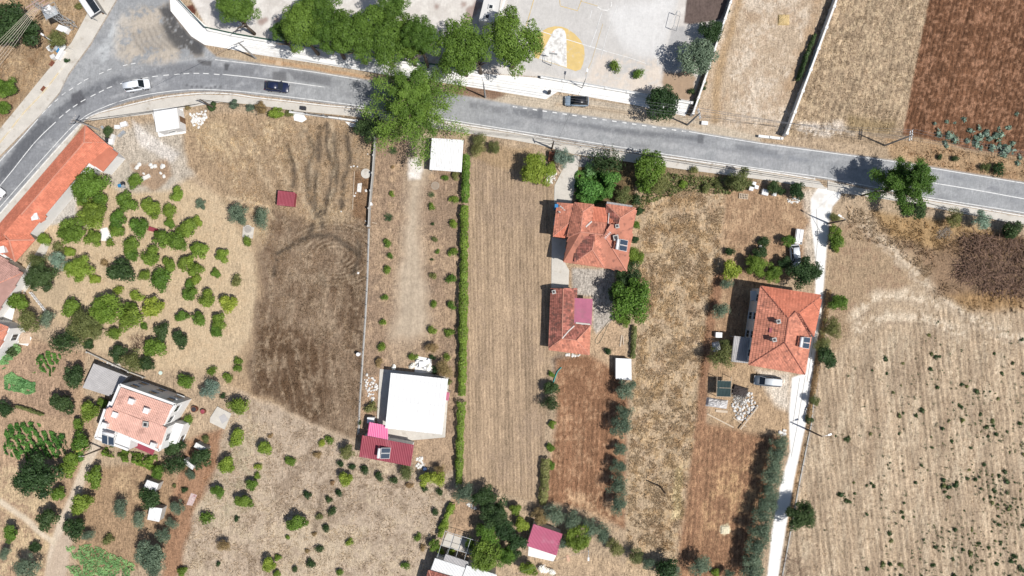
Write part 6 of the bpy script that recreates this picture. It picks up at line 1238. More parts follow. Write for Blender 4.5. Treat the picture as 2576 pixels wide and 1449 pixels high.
# ------------------------------------------------------------------ vehicles
M_TYRE = mat('black rubber', (.02, .02, .02), .85, .1); M_RIM = mat('alloy rim', (.5, .5, .52), .35, .05, metal=.7)
M_CGL = mat('car glass', (.012, .016, .022), .05, .02, spec=.7); M_HEAD = mat('headlight glass', (.7, .72, .74), .1, .02, spec=.6); M_TAIL = mat('tail light', (.35, .02, .02), .2, .02)
M_TRIM = mat('black plastic trim', (.025, .025, .028), .6, .05)
def paint(name, rgb): return mat(name, rgb, .28, .02, .5, spec=.5, coat=.6)
def car(label, atD, heading, L, W, Hh, body, roofm=None, kind='suv', cat='car', name='car'):
    """x forward; body lofted from sections, glasshouse with pillars, wheels, lights, mirrors"""
    x, y = P(*atD); root = thing(name, label, cat, (x, y, .01), heading)
    van = kind == 'van'; belt = .93 if not van else 1.0; hood = .88 if not van else .98
    xs = [-.5, -.485, -.43, -.25, 0, .2, .36, .45, .485, .5]; wd = [.80, .90, .97, 1, 1, 1, .985, .93, .84, .70]
    tp = [belt - .12, belt - .02, belt, belt, belt, belt - .01, hood - .02, hood - .08, hood - .16, hood - .26]; bt = [.42, .32, .27, .26, .26, .26, .26, .28, .33, .40]
    V, F = [], []; n = 10
    for a, w_, t, b in zip(xs, wd, tp, bt):
        w_ = w_ * W / 2; X = a * L
        V += [(X, -w_ * .9, b), (X, -w_, b + .14), (X, -w_, t - .2), (X, -w_ * .97, t - .05), (X, -w_ * .86, t), (X, w_ * .86, t), (X, w_ * .97, t - .05), (X, w_, t - .2), (X, w_, b + .14), (X, w_ * .9, b)]
    for i in range(len(xs) - 1):
        for k in range(n): F.append((i * n + k, i * n + (k + 1) % n, (i + 1) * n + (k + 1) % n, (i + 1) * n + k))
    F += [tuple(range(n)), tuple(range((len(xs) - 1) * n, len(xs) * n))]
    MB().add(V, F).build('body', body, root, True)
    fx = {'suv': (.27, .10, -.36, -.47), 'hatch': (.26, .08, -.34, -.46), 'van': (.30, .14, -.455, -.485), 'sedan': (.25, .06, -.24, -.36)}[kind]
    wb, wt = W / 2 * .86, W / 2 * .70; z0, z1_ = belt - .03, Hh - .06
    P_ = lambda a, w_, z: (a * L, w_, z)
    b = [P_(fx[0], -wb * .96, z0), P_(fx[3], -wb * .94, z0), P_(fx[3], wb * .94, z0), P_(fx[0], wb * .96, z0)]; t = [P_(fx[1], -wt, z1_), P_(fx[2], -wt * .97, z1_), P_(fx[2], wt * .97, z1_), P_(fx[1], wt, z1_)]
    MB().hexa(b, t).build('glasshouse', M_CGL, root)
    rm = roofm or body
    rf = MB(); rl = [(fx[1] + .015, .96), ((fx[1] * .5 + fx[2] * .5), 1.0), (fx[2] - .02, .93)]; V = []; F = []
    for a, s_ in rl: V += [P_(a, -wt * s_ * 1.06, z1_ - .03), P_(a, -wt * s_ * .75, z1_ + .055), P_(a, wt * s_ * .75, z1_ + .055), P_(a, wt * s_ * 1.06, z1_ - .03)]
    for i in range(2):
        for k in range(3): F.append((i * 4 + k, i * 4 + k + 1, i * 4 + k + 5, i * 4 + k + 4))
        F.append((i * 4 + 3, i * 4, i * 4 + 4, i * 4 + 7))
    F += [(0, 1, 2, 3), (8, 9, 10, 11)]; rf.add(V, F).build('roof', rm, root, True)
    for sg in (-1, 1):
        for ab, at_ in ((fx[0], fx[1]), (fx[3] * .97, fx[2] * .98), ((fx[0] + fx[3]) / 2 - .03, (fx[1] + fx[2]) / 2)):
            MB().bar(P_(ab, sg * wb * .965, z0), P_(at_, sg * wt * 1.02, z1_), .07, .07).build('pillar', rm, root)
        MB().box(fx[0] * L - .28, sg * (W / 2 + .06), belt - .02, .16, .2, .13).build('mirror', M_TRIM, root)
        MB().box(L * .465, sg * W * .33, hood - .27, .18, .34, .13).build('headlight', M_HEAD, root)
        MB().box(-L * .487, sg * W * .38, belt - .28, .1, .22, .2).build('tail_light', M_TAIL, root)
        for a in (.31, -.3):
            wv = MB().tube([(a * L, sg * (W / 2 - .2), .33), (a * L, sg * (W / 2 + .012), .33)], .33, 14).build('wheel', M_TYRE, root)
            MB().tube([(a * L, sg * (W / 2 + .0), .33), (a * L, sg * (W / 2 + .022), .33)], .2, 10).build('rim', M_RIM, wv)
    MB().box(L * .492, 0, .38, .1, W * .7, .16).build('bumper', M_TRIM, root); MB().box(-L * .487, 0, .4, .1, W * .8, .16).build('bumper', M_TRIM, root)
    MB().box(L * .5, 0, .5, .02, .5, .11).build('number_plate', M_FRAME, root)
    return root
car('white van driving round the bend of the road', (351, 218), .17, 4.5, 1.82, 1.85, paint('white van paint', (.72, .75, .78)), None, 'van', 'van', 'van')
car('dark navy car driving on the road below the pines', (700, 221), -.1, 4.35, 1.82, 1.5, paint('navy paint', (.012, .018, .05)), None, 'hatch')
car('grey car with black roof parked on the dirt verge', (1450, 257), math.pi - .03, 4.4, 1.86, 1.62, paint('steel blue grey paint', (.22, .28, .34)), paint('black roof paint', (.012, .012, .014)), 'suv')
car('white car cut off by the left edge of the road', (-6, 500), .9, 4.3, 1.8, 1.48, paint('white paint', (.75, .75, .75)), None, 'hatch')
car('dark pickup van with silver roof parked below the orange house', (1926, 957), math.pi - .09, 4.95, 1.9, 1.8, paint('slate paint', (.05, .065, .085)), mat('dusty silver roof', (.55, .58, .6), .4, .06, 1.2), 'van', 'van', 'van')
car('white car half hidden under trees beside the lane', (1997, 645), math.pi / 2 + .1 - math.pi, 4.3, 1.8, 1.5, paint('white car paint', (.7, .72, .74)), None, 'hatch')
# white cart of beehive boxes
tr = thing('flatbed_trailer', 'white flatbed trailer loaded with white boxes beside the lane', 'trailer', (*P(2005, 596), 0), math.pi / 2 - .15)
MB().box(0, 0, .55, 2.7, 1.35, .12).build('bed', M_FRAME, tr)
for sx, sy, w_, d_ in ((0, .68, 2.7, .05), (0, -.68, 2.7, .05), (1.34, 0, .05, 1.35), (-1.34, 0, .05, 1.35)): MB().box(sx, sy, .67, w_, d_, .3).build('side_board', M_FRAME, tr)
for sg in (-1, 1): MB().tube([(-.1, sg * .5, .3), (-.1, sg * .66, .3)], .3, 12).build('wheel', M_TYRE, tr)
MB().bar((-1.3, 0, .55), (-2.3, 0, .5), .1, .1).build('drawbar', M_STEEL, tr)
bx, by = P(2005, 596); ca, sa = math.cos(math.pi / 2 - .15), math.sin(math.pi / 2 - .15)
for i in range(10):
    u, v = i // 2, i % 2; o = MB().box(0, 0, 0, .4, .5, .34).box(0, 0, .341, .44, .54, .05).build('box', M_TANK)
    tag(o, f'white box, {["left", "right"][1 - v]} side of the trailer bed, {ORD[u]} from the top', 'box', 'white boxes on the trailer')
    px, py = 1.05 - u * .44, -.32 + v * .62; o.location = (bx + px * ca - py * sa, by + px * sa + py * ca, .675); o.rotation_euler = (0, 0, math.pi / 2 - .15 + .04 * (i % 3 - 1))
# ------------------------------------------------------------------ poles and wires
M_CONC = mat('grey concrete pole', c(176, 172, 166), .9, .1); M_WPOLE = mat('weathered timber pole', (.11, .085, .065), .9, .2); M_WIRE = mat('grey cable', (.16, .16, .17), .6); M_BWIRE = mat('black cable', (.02, .02, .02), .6); M_PORC = mat('porcelain insulator', (.55, .5, .46), .3)
POLE = {}
def pole(key, label, atD, h, m=M_CONC, arms=1, arm=1.8, rz=0.0, lamp=None, r=.14):
    x, y = P(*atD); root = thing('utility_pole' if not lamp else 'street_light', label, 'pole' if not lamp else 'street light', (x, y, 0))
    MB().tube([(0, 0, -.3), (0, 0, h)], [r * 1.35, r * .8], 8).build('pole', m, root); ends = []
    for i in range(arms):
        z = h - .3 - i * .6; a = (math.cos(rz) * arm / 2, math.sin(rz) * arm / 2)
        ar = MB().bar((-a[0], -a[1], z), (a[0], a[1], z), .12, .12).build('crossarm', M_STEEL, root)
        for t in (-1, -.45, .45, 1):
            p = (a[0] * t, a[1] * t); MB().tube([(*p, z + .06), (*p, z + .16), (*p, z + .28)], [.05, .08, .04], 6).build('insulator', M_PORC, ar); ends.append((x + p[0], y + p[1], z + .28))
    if lamp is not None:
        d = (math.cos(lamp), math.sin(lamp)); MB().tube([(0, 0, h - .1), (d[0] * .5, d[1] * .5, h + .15), (d[0] * 1.1, d[1] * 1.1, h + .2)], .045, 6).build('lamp_arm', M_STEEL, root)
        hd = MB().box(d[0] * 1.35, d[1] * 1.35, h + .14, .62, .3, .13, lamp).build('lamp_head', M_TANK, root); MB().box(d[0] * 1.38, d[1] * 1.38, h + .1, .4, .2, .04, lamp).build('lens', M_HEAD, hd)
    POLE[key] = ends or [(x, y, h - .1)] * 4; return root
pole('p1', 'concrete pole at the tip of the long tiled building', (248, 326), 7.6, rz=1.0)
pole('p2', 'concrete pole on the white pavement left of the pines', (644, 147), 8.2, rz=.4)
pole('p3', 'concrete pole on the verge right of the big conifer', (1221, 245), 9.2, rz=-1.3)
pole('p4', 'concrete pole at the foot of the school yard wall', (1729, 314), 8.6, arms=2, rz=-1.35)
pole('p5', 'concrete pole at the corner of the ploughed field', (2226, 366), 8.8, arms=2, rz=1.45)
pole('p6', 'timber street light leaning over the top of the lane', (2084, 562), 6.6, M_WPOLE, 0, lamp=2.6)
pole('p7', 'timber street light on the field side of the lane', (2032, 1081), 5.8, M_WPOLE, 0, lamp=.3)
pole('p8', 'short dark pole alone in the tall dry grass', (1660, 1223), 4.6, M_WPOLE, 0)
pole('p9', 'dark timber pole below the white two storey house', (259, 1127), 6.4, M_WPOLE, 1, .8)
pole('p10', 'slim street light beside the olives near the pink shed', (1473, 1360), 5.0, M_STEEL, 0, lamp=-1.6, r=.08)
pole('p11', 'dark timber pole on the pavement above the garden', (1388, 374), 6.4, M_WPOLE, 1, 1.0, rz=-1.2)
pole('p12', 'slim lamp post on the wall beside the court', (1465, 222), 6.0, M_STEEL, 0, r=.07, lamp=1.4)
pole('p13', 'timber pole beside the roadside pine', (2168, 492), 6.5, M_WPOLE, 1, .9)
def stay(a, b, label): tag(MB().tube([a, b], .04, 5).build('stay_pole', M_WPOLE), label, 'pole')
stay((*P(1376, 366), 0), (*P(1388, 374), 5.2), 'slanting timber stay left of the garden pole'); stay((*P(1412, 366), 0), (*P(1388, 374), 5.2), 'slanting timber stay right of the garden pole')
stay((*P(2079, 611), 0), (*P(2084, 562), 5.6), 'pale stay wire of the street light at the lane')
def span(k0, k1, label, n=4, sag=.5, m=M_WIRE, r=.016, off=None):
    A = POLE[k0] if isinstance(k0, str) else k0; Bq = POLE[k1] if isinstance(k1, str) else k1; a0_ = Vector(A[0]); root = thing('power_line', label, 'power line', a0_)
    for i in range(n):
        a, b = Vector(A[i % len(A)]), Vector(Bq[i % len(Bq)]); a = a + Vector((0, .04 * i, -.12 * (i >= len(A)))); pts = []
        for t in np.linspace(0, 1, 13): p = a.lerp(b, t); p.z -= sag * 4 * t * (1 - t); pts.append(p - a0_)
        MB().tube(pts, r, 4).build('wire', m, root)
span('p4', 'p5', 'bundle of thin wires over the pale bare field', 6, .8); span('p3', 'p4', 'wires running along the verge past the court', 4, .9); span('p2', 'p3', 'wires along the white pavement under the pines', 4, 1.0)
span('p1', 'p2', 'pair of wires crossing the junction', 2, .6); span('p5', [(*P(2700, 440), 8)] * 4, 'wires leaving over the verge at the right', 4, .6)
span('p1', [(*P(540, 280), 5.5)] * 2 , 'black cables along the pavement from the tiled building', 2, .4, M_BWIRE, .03)
pole('p14', 'dark timber pole at the edge of the dry lot', (540, 272), 5.8, M_WPOLE, 1, .7)
span('p14', 'p11', 'black cables along the lower pavement', 2, 1.0, M_BWIRE, .025); span('p11', 'p13', 'long black cable above the weedy strip', 2, 1.2, M_BWIRE, .028); span('p13', [(*P(2700, 620), 6)] * 2, 'black cable along the right pavement', 2, .8, M_BWIRE, .028)
span('p12', [(*P(1400, 365), 6)] * 2, 'two service wires crossing the road by the parked car', 2, .4, M_BWIRE, .014); span('p13', 'p6', 'service wire down to the lane street light', 1, .3, M_BWIRE, .016)
span('p10', [(*P(1290, 1420), 4.5)] * 2, 'pale service wire to the pink shed corner', 1, .3, M_WIRE, .02)
# lattice tower with transformer
lt = thing('lattice_tower', 'steel lattice tower with transformer at the top left', 'tower', (*P(185, 66), 0), .45)
hT = 10.5; A = [(sx, sy) for sx, sy in ((-1, -1), (1, -1), (1, 1), (-1, 1))]
def lp(i, z): s_ = .55 - .28 * z / hT; return (A[i % 4][0] * s_, A[i % 4][1] * s_, z)
for i in range(4): MB().bar(lp(i, -.2), lp(i, hT), .09, .09).build('leg', M_STEEL, lt)
for k in range(13):
    z0q, z1q = hT * k / 13, hT * (k + 1) / 13
    for i in range(4): MB().bar(lp(i + k % 2, z0q), lp(i + 1 - k % 2 + (0 if k % 2 == 0 else 0), z1q), .05, .05).build('brace', M_STEEL, lt)
MB().box(0, 0, 6.2, 2.4, 1.6, .1).build('platform', M_STEEL, lt); tf = MB().box(.2, .2, 6.32, 1.3, .9, 1.1).build('transformer', M_TANK, lt)
for sx in (-.3, 0, .3): MB().tube([(.2 + sx, .2, 7.42), (.2 + sx, .2, 7.8)], .07, 6).build('bushing', M_PORC, tf)
for z in (8.6, 9.6, 10.4): MB().bar((-1.6, -.2, z), (1.6, .2, z), .12, .1).build('crossarm', mat('rusty pink steel', c(200, 160, 146), .8, .1), lt)
MB().bar((-1.2, 1.4, 6.3), (1.4, 1.4, 6.3), .07, .07).bar((-1.2, -1.0, 6.3), (-1.2, 1.4, 6.3), .07, .07).bar((1.4, -1.0, 6.3), (1.4, 1.4, 6.3), .07, .07).build('guard_rail', M_STEEL, lt)
tx, ty = P(185, 66)
for k, (ex, ey) in enumerate(((-60, 270), (-60, 320))): span([(tx - 1.2 + .5 * i, ty + .3 * i - .6, 9.5 - .7 * k) for i in range(4)], [(*P(ex + 12 * i, ey + 4 * i), 8.5 - .5 * k) for i in range(4)], ['upper wires from the lattice tower over rough ground', 'lower wires from the lattice tower over rough ground'][k], 4, .5, mat('bright cable', (.5, .44, .36), .5), .025)
tag(MB().prism(gp([(156, 66), (180, 74), (172, 88), (148, 78)]), 0, .9).build('switch_cabinet', M_TANK), 'white cabinet at the foot of the lattice tower', 'cabinet')
# ------------------------------------------------------------------ school court furniture
hp = thing('basketball_hoop', 'white basketball hoop at the end of the yellow key', 'hoop', (*P(1288 + 395 / 4, 660 / 4), 0), math.pi / 2 - .15)
MB().tube([(0, 0, 0), (0, 0, 2.9), (1.1, 0, 3.1)], [.08, .07, .05], 7).build('post', M_FRAME, hp); MB().box(1.15, 0, 2.7, .05, 1.5, .9).build('backboard', M_FRAME, hp)
MB().tube([(1.42 + .22 * math.cos(a), .22 * math.sin(a), 2.85) for a in np.linspace(0, 6.28, 14)], .02, 5).build('rim', mat('orange rim', (.5, .12, .03), .5), hp); MB().tube([(0, 0, 2.0), (1.12, 0, 2.8)], .03, 5).build('strut', M_FRAME, hp)
gl = thing('goal', 'small steel football goal on the court', 'goal', (*P(1288 + 1620 / 4, 225 / 4), 0), 1.33)
for y_ in (-1.4, 1.4): MB().tube([(y_, 0, 0), (y_, 0, 1.9)], .05, 6).build('goal_post', M_STEEL, gl); MB().tube([(y_, 0, 1.9), (y_, -.5, 1.9), (y_, -1.0, .03)], .035, 6).build('net_stay', M_STEEL, gl)
MB().tube([(-1.4, 0, 1.9), (1.4, 0, 1.9)], .05, 6).build('crossbar', M_STEEL, gl); MB().tube([(-1.4, -1.0, .03), (1.4, -1.0, .03)], .03, 6).build('ground_bar', M_STEEL, gl)
# toilet block at the top of the yard
h = House('school_block', 'narrow grey flat roof with two skylights above the pines', 'building', (1230, 20)); h.walls([(1224, -30, 3), (1262, -30, 3), (1250, 58, 3), (1204, 52, 3)], M_PLASTB, .05, drop=.0)
for x_, y_ in ((1235, 18), (1226, 43)): q_ = h.p((x_, y_, 3.0)); MB().box(q_[0], q_[1], 2.98, .9, .9, .25, -.2).build('skylight', M_FRAME, h.root); MB().box(q_[0], q_[1], 3.232, .6, .6, .02, -.2).build('skylight_glass', M_GLASS, h.root)
MB().bar(h.p((1278, -30, 3.3)), h.p((1252, 62, 3.3)), .35, .5).build('parapet', M_WALL, h.root)
# ------------------------------------------------------------------ roadside yard clutter at the upper left
M_BLUE = mat('blue plastic', c(40, 140, 210), .4, .05); M_REDP = mat('dull red plastic', c(150, 60, 60), .5, .1); M_RUST = mat('rust', (.16, .06, .035), .8, .25, 3)
def box_thing(name, label, cat, atD, w, d, h_, rz, m, group=None, lid=None, z=0):
    x, y = P(*atD); root = thing(name, label, cat, (x, y, ground_z(x, y) + z), rz, group); MB().box(0, 0, -.02, w, d, h_).build('body', m, root)
    MB().box(0, 0, h_ - .019, w + .06, d + .06, .05).build('lid' if lid is None else 'top', lid or m, root); return root
box_thing('chest_freezer', 'white chest freezer beside the roadside signs', 'freezer', (136, 122), 1.5, .8, .9, .6, M_TANK); box_thing('vending_cabinet', 'red and white cabinet among the roadside clutter', 'cabinet', (146, 119), 1.4, .7, 1.3, .9, M_TANK, lid=M_REDP)
box_thing('tub', 'bright blue tub among the roadside clutter', 'tub', (153, 129), 1.0, .65, .5, 1.0, M_BLUE); box_thing('stall_counter', 'white stall counter at the edge of the left pavement', 'counter', (157, 140), 2.0, .55, .9, 1.05, M_TANK); box_thing('bin', 'small grey white bin left of the stall counter', 'bin', (141, 146), .8, .6, 1.0, .5, M_PLASTB)
tb = thing('round_table', 'white round table above the stall counter', 'table', (*P(163, 121), 0)); MB().tube([(0, 0, .7), (0, 0, .75)], .65, 18).build('table_top', M_CORW, tb); MB().tube([(0, 0, 0), (0, 0, .7)], .05).build('leg', M_STEEL, tb); MB().tube([(0, 0, 0), (0, 0, .04)], .3, 12).build('base', M_STEEL, tb)
sb = thing('sign_board', 'slanted white sign board beside the round table', 'sign', (*P(177, 122), 0), -.5); MB().bar((-.6, 0, .9), (.6, 0, .9), .05, 1.1).build('board', M_PLASTB, sb); MB().tube([(-.5, 0, 0), (-.5, 0, 1)], .03).build('leg', M_STEEL, sb); MB().tube([(.5, 0, 0), (.5, 0, 1)], .03).build('leg', M_STEEL, sb)
mh = lambda x, y, l: tag(MB().box(*P(x, y), .081, 1.0, .75, .02, .9).build('manhole_cover', M_RUST), l, 'manhole cover')
mh(110, 224, 'rusty square manhole cover on the left kerb'); mh(131, 160, 'brown square cover on the left pavement')
pole('p15', 'pale slim pole beside the roadside clutter', (157, 117), 3.6, M_TANK, 0, lamp=2.5, r=.07)
# ------------------------------------------------------------------ rocks, rubble, planks, junk
M_STONE = mat('white rubble stone', c(236, 232, 224), .9, .1, 2); M_STONEG = mat('grey rubble stone', c(176, 168, 158), .9, .15, 2)
def rock_mesh(seed):
    rs = np.random.RandomState(seed); bm = bmesh.new(); bmesh.ops.create_icosphere(bm, subdivisions=1, radius=.5)
    for v in bm.verts: v.co *= rs.uniform(.75, 1.2); v.co.z *= .7
    m = bpy.data.meshes.new('rock'); bm.to_mesh(m); bm.free(); m.materials.append(M_STONE); return m
RK = [rock_mesh(i) for i in range(5)]
def rocks(label, ptsD, sizes, seed, m=M_STONE, name='stone_pile', cat='stones'):
    rs = random.Random(seed); c0_ = P(*ptsD[0]); root = thing(name, label, cat, (*c0_, 0))
    for i, p in enumerate(ptsD):
        s_ = rs.uniform(*sizes); x, y = P(*p); o = link(bpy.data.objects.new('stone', RK[rs.randrange(5)]), root); o.location = (x - c0_[0], y - c0_[1], ground_z(x, y) + s_ * .18); o.scale = (s_, s_ * rs.uniform(.7, 1.2), s_ * rs.uniform(.6, 1)); o.rotation_euler = (0, 0, rs.random() * 6); o.material_slots[0].link = 'OBJECT'; o.material_slots[0].material = m
    return root
def scat(polyD, n, seed):
    rs = random.Random(seed); xs = [p[0] for p in polyD]; ys = [p[1] for p in polyD]; out = []
    while len(out) < n:
        p = (rs.uniform(min(xs), max(xs)), rs.uniform(min(ys), max(ys)))
        if float(sdf(polyD, np.array([p[0]]), np.array([p[1]]))[0]) > 0: out.append(p)
    return out
rocks('heap of white rubble right of the small flat roofed building', scat([(478, 285), (520, 278), (522, 300), (500, 322), (485, 315)], 60, 1), (.35, .7), 1)
rocks('ring of white stones around a brown patch', [(346, 421), (384, 420), (390, 418), (408, 421), (405, 436), (413, 444), (362, 437), (352, 414), (380, 415), (411, 418)], (.6, 1.1), 2)
rocks('white stones strewn left of the white roofed house', scat([(912, 950), (925, 940), (950, 960), (948, 1000), (935, 1010), (918, 985)], 55, 3), (.25, .6), 3)
rocks('rubble heap with broken tiles near the brush shelter', scat([(1845, 1000), (1890, 985), (1905, 1020), (1880, 1060), (1855, 1055), (1840, 1020)], 110, 4), (.25, .6), 4, M_STONE, 'rubble_heap', 'rubble')
rocks('grey stones among the rubble heap', scat([(1845, 1010), (1895, 1000), (1900, 1040), (1850, 1050)], 60, 5), (.2, .5), 5, M_STONEG, 'rubble_heap', 'rubble')
rocks('small pile of pale stones at the top of the lane', scat([(1980, 500), (2012, 495), (2012, 508), (1985, 512)], 22, 6), (.3, .55), 6)
rocks('white junk pile beside the house drive', scat([(1376, 440), (1398, 425), (1402, 445), (1390, 465), (1374, 460)], 45, 7), (.3, .6), 7, M_STONE, 'junk_pile', 'junk')
rocks('scattered white stones by the thin grey wall', [(925, 388), (883, 420), (899, 419), (892, 493), (921, 480), (895, 486), (858, 532), (920, 556), (901, 687), (890, 418)], (.3, .55), 8)
rocks('white rubble strip behind the grey corrugated shed', scat([(255, 910), (300, 915), (318, 935), (300, 938), (262, 922)], 40, 9), (.25, .5), 9)
rocks('pile of pale debris right of the red metal roof', scat([(1045, 1150), (1062, 1150), (1072, 1172), (1048, 1178)], 26, 10), (.3, .7), 10, M_STONE, 'debris_pile', 'junk')
rocks('bits of rubble under the old tiled house', scat([(1424, 888), (1460, 892), (1455, 898), (1425, 895)], 14, 11), (.35, .6), 11)
rocks('white stones along the wall left of the concrete lane', scat([(1958, 1085), (1975, 1080), (1985, 1095), (1965, 1100)], 14, 12), (.35, .7), 12)
rocks('white stone debris above the leafy corner', scat([(1172, 1265), (1195, 1270), (1198, 1282), (1178, 1275)], 14, 13), (.3, .6), 13)
M_PLANK = mat('pale bleached timber', c(214, 190, 160), .85, .12, 3)
def plank(label, a, b, w=.22, z=.08, m=M_PLANK): tag(MB().bar((*P(*a), z), (*P(*b), z), w, .1).build('plank', m), label, 'plank')
plank('long pale plank leaning across the rubble heap', (1905, 1021), (1860, 1079), .22, .5); plank('long pale plank below the covered hay', (1779, 1041), (1845, 1075), .22); plank('short wide plank below the covered hay', (1800, 1033), (1830, 1036), .45); plank('thin plank crossing the foot of the rubble', (1843, 1050), (1877, 1073), .14)
plank('thin pipe lying left of the thin grey wall', (892, 432), (887, 528), .1); plank('pale stick on the soil right of the old house', (1564, 843), (1560, 872), .25); plank('second pale stick beside the old house', (1567, 845), (1569, 868), .18); plank('short pale plank on the dry strip', (936, 560), (948, 562), .12)
plank('orange board on the dirt track at the bottom', (1427, 1396), (1431, 1412), .5, .06, mat('orange board', c(232, 178, 140), .8)); plank('pale board beside the house drive junk', (1404, 422), (1412, 432), .3, .3)
# teal pipe
tp_ = [(1412, 924), (1402, 935), (1396, 950), (1390, 968), (1386, 990)]; tag(MB().tube([(*P(*p), .15 + .1 * (i % 2)) for i, p in enumerate(smoothline(tp_, 3))], .09, 6).build('irrigation_pipe', mat('turquoise plastic', c(60, 190, 180), .4)), 'turquoise irrigation pipe beside the tilled strip', 'pipe')
tag(MB().tube([(*P(*p), .06) for p in smoothline([(1533, 805), (1515, 830), (1500, 850), (1498, 862), (1508, 862), (1522, 835), (1531, 815)], 4)], .03, 5).build('garden_hose', mat('grey green hose', c(130, 134, 110), .6)), 'looped hose on the soil beside the old house', 'hose')
# dark shade net shelter
sn = thing('shade_net_shelter', 'dark green shade net on a timber frame', 'shelter', (*P(1813, 972), 0), -.03)
for i, sx in enumerate((-1.3, 1.3)):
    for sy in (-1.6, 0, 1.9): MB().tube([(sx, sy, 0), (sx, sy, 1.9)], .06, 6).build('post', M_PLANK, sn)
    MB().tube([(sx, -1.7, 1.9), (sx, 2.0, 1.9)], .05, 6).build('rail', M_PLANK, sn)
for sy in (-1.6, 0, 1.3): MB().tube([(-1.35, sy, 1.92), (1.35, sy, 1.95)], .045, 6).build('rafter', M_PLANK, sn)
V = []; F = []
for j in range(9):
    for i in range(9): u, v = i / 8, j / 8; V.append((-1.25 + 2.5 * u, -1.55 + 2.9 * v, 1.97 - .12 * math.sin(u * math.pi) * abs(math.sin(v * math.pi * 2)) + .02 * math.sin(i * 3 + j)))
for j in range(8):
    for i in range(8): F.append((j * 9 + i, j * 9 + i + 1, j * 9 + i + 10, j * 9 + i + 9))
MB().add(V, F).build('net', mat('dark green shade net', (.025, .045, .045), .9, .15, 3), sn)
# covered hay / wood stack
def mound(name, label, atD, w, d, hh, m, cat, rz=0, seed=0):
    rs = np.random.RandomState(seed); x, y = P(*atD); V = []; F = []; n = 12
    for j in range(n + 1):
        for i in range(n + 1):
            u, v = i / n * 2 - 1, j / n * 2 - 1; e = max(0, 1 - abs(u) ** 2.6) * max(0, 1 - abs(v) ** 2.6); V.append((u * w / 2, v * d / 2, hh * e ** .5 * (.8 + .3 * rs.rand()) - .03))
    for j in range(n):
        for i in range(n): F.append((j * (n + 1) + i, j * (n + 1) + i + 1, (j + 1) * (n + 1) + i + 1, (j + 1) * (n + 1) + i))
    o = MB().add(V, F).build(name, m); o.location = (x, y, 0); o.rotation_euler = (0, 0, rz); return tag(o, label, cat)
mound('covered_stack', 'long stack covered by a wrinkled pale tarp', (1803, 1014), 4.0, 1.7, 1.0, mat('pale wrinkled tarp', c(214, 210, 206), .6, .25, 1.4), 'stack', -.15, 1)
mound('tarp_cover', 'pale tarp draped over junk near the olive by the lean-to', (1802, 872), 1.4, 1.8, .7, M_CORW, 'tarp', .2, 2); mound('scrap_heap', 'dark heap of scrap and branches above the rubble', (1860, 984), 3.0, 2.0, .8, mat('charred scrap', (.05, .04, .038), .9, .3, 3), 'scrap', -.3, 3)
mound('straw_heap', 'small round heap of golden straw in the pale field', (1971, 50), 2.2, 2.0, .5, mat('golden straw', c(216, 182, 116), .9, .2, 3), 'straw', 0, 4); mound('sand_heap', 'pale heap of sand on the tilled field', (1824, 1333), 1.7, 1.5, .35, mat('pale sand', c(240, 226, 184), .9, .1, 3), 'sand', 0, 5); mound('gravel_heap', 'pale gravel heap at the left garden gate', (62, 850), 2.2, 2.2, .5, mat('beige gravel', c(214, 182, 150), .9, .1, 3), 'gravel', 0, 6)
brush('pile of sawn boards and sticks on the rubble heap', [(1842, 985), (1875, 980), (1880, 1005), (1850, 1012)], 70, .8, 1.6, .05, 'board_pile', M_STONEG)
# beehives and appliances under the weedy strip
for i, (x, y, w_) in enumerate(((1887, 476, .7), (1894, 463, .6), (1900, 472, .65), (1922, 485, 1.1), (1945, 490, .6))):
    box_thing('beehive', ['white hive at the left of the hive cluster', 'white hive at the top of the hive cluster', 'white hive at the right of the hive cluster', 'large white appliance right of the hives', 'small white box right of the large appliance'][i], 'beehive' if i < 3 else 'box', (x, y), w_, w_ * .9, .75, -.25, M_TANK)
pl = thing('pallet', 'weathered timber pallet below the beehives', 'pallet', (*P(1870, 494), 0), -.1)
for k in range(6): MB().box(-.75 + k * .3, 0, .14, .14, 1.0, .03).build('slat', M_PLANK, pl)
for k in (-.42, 0, .42): MB().box(0, k, .02, 1.7, .1, .12).build('bearer', M_PLANK, pl)
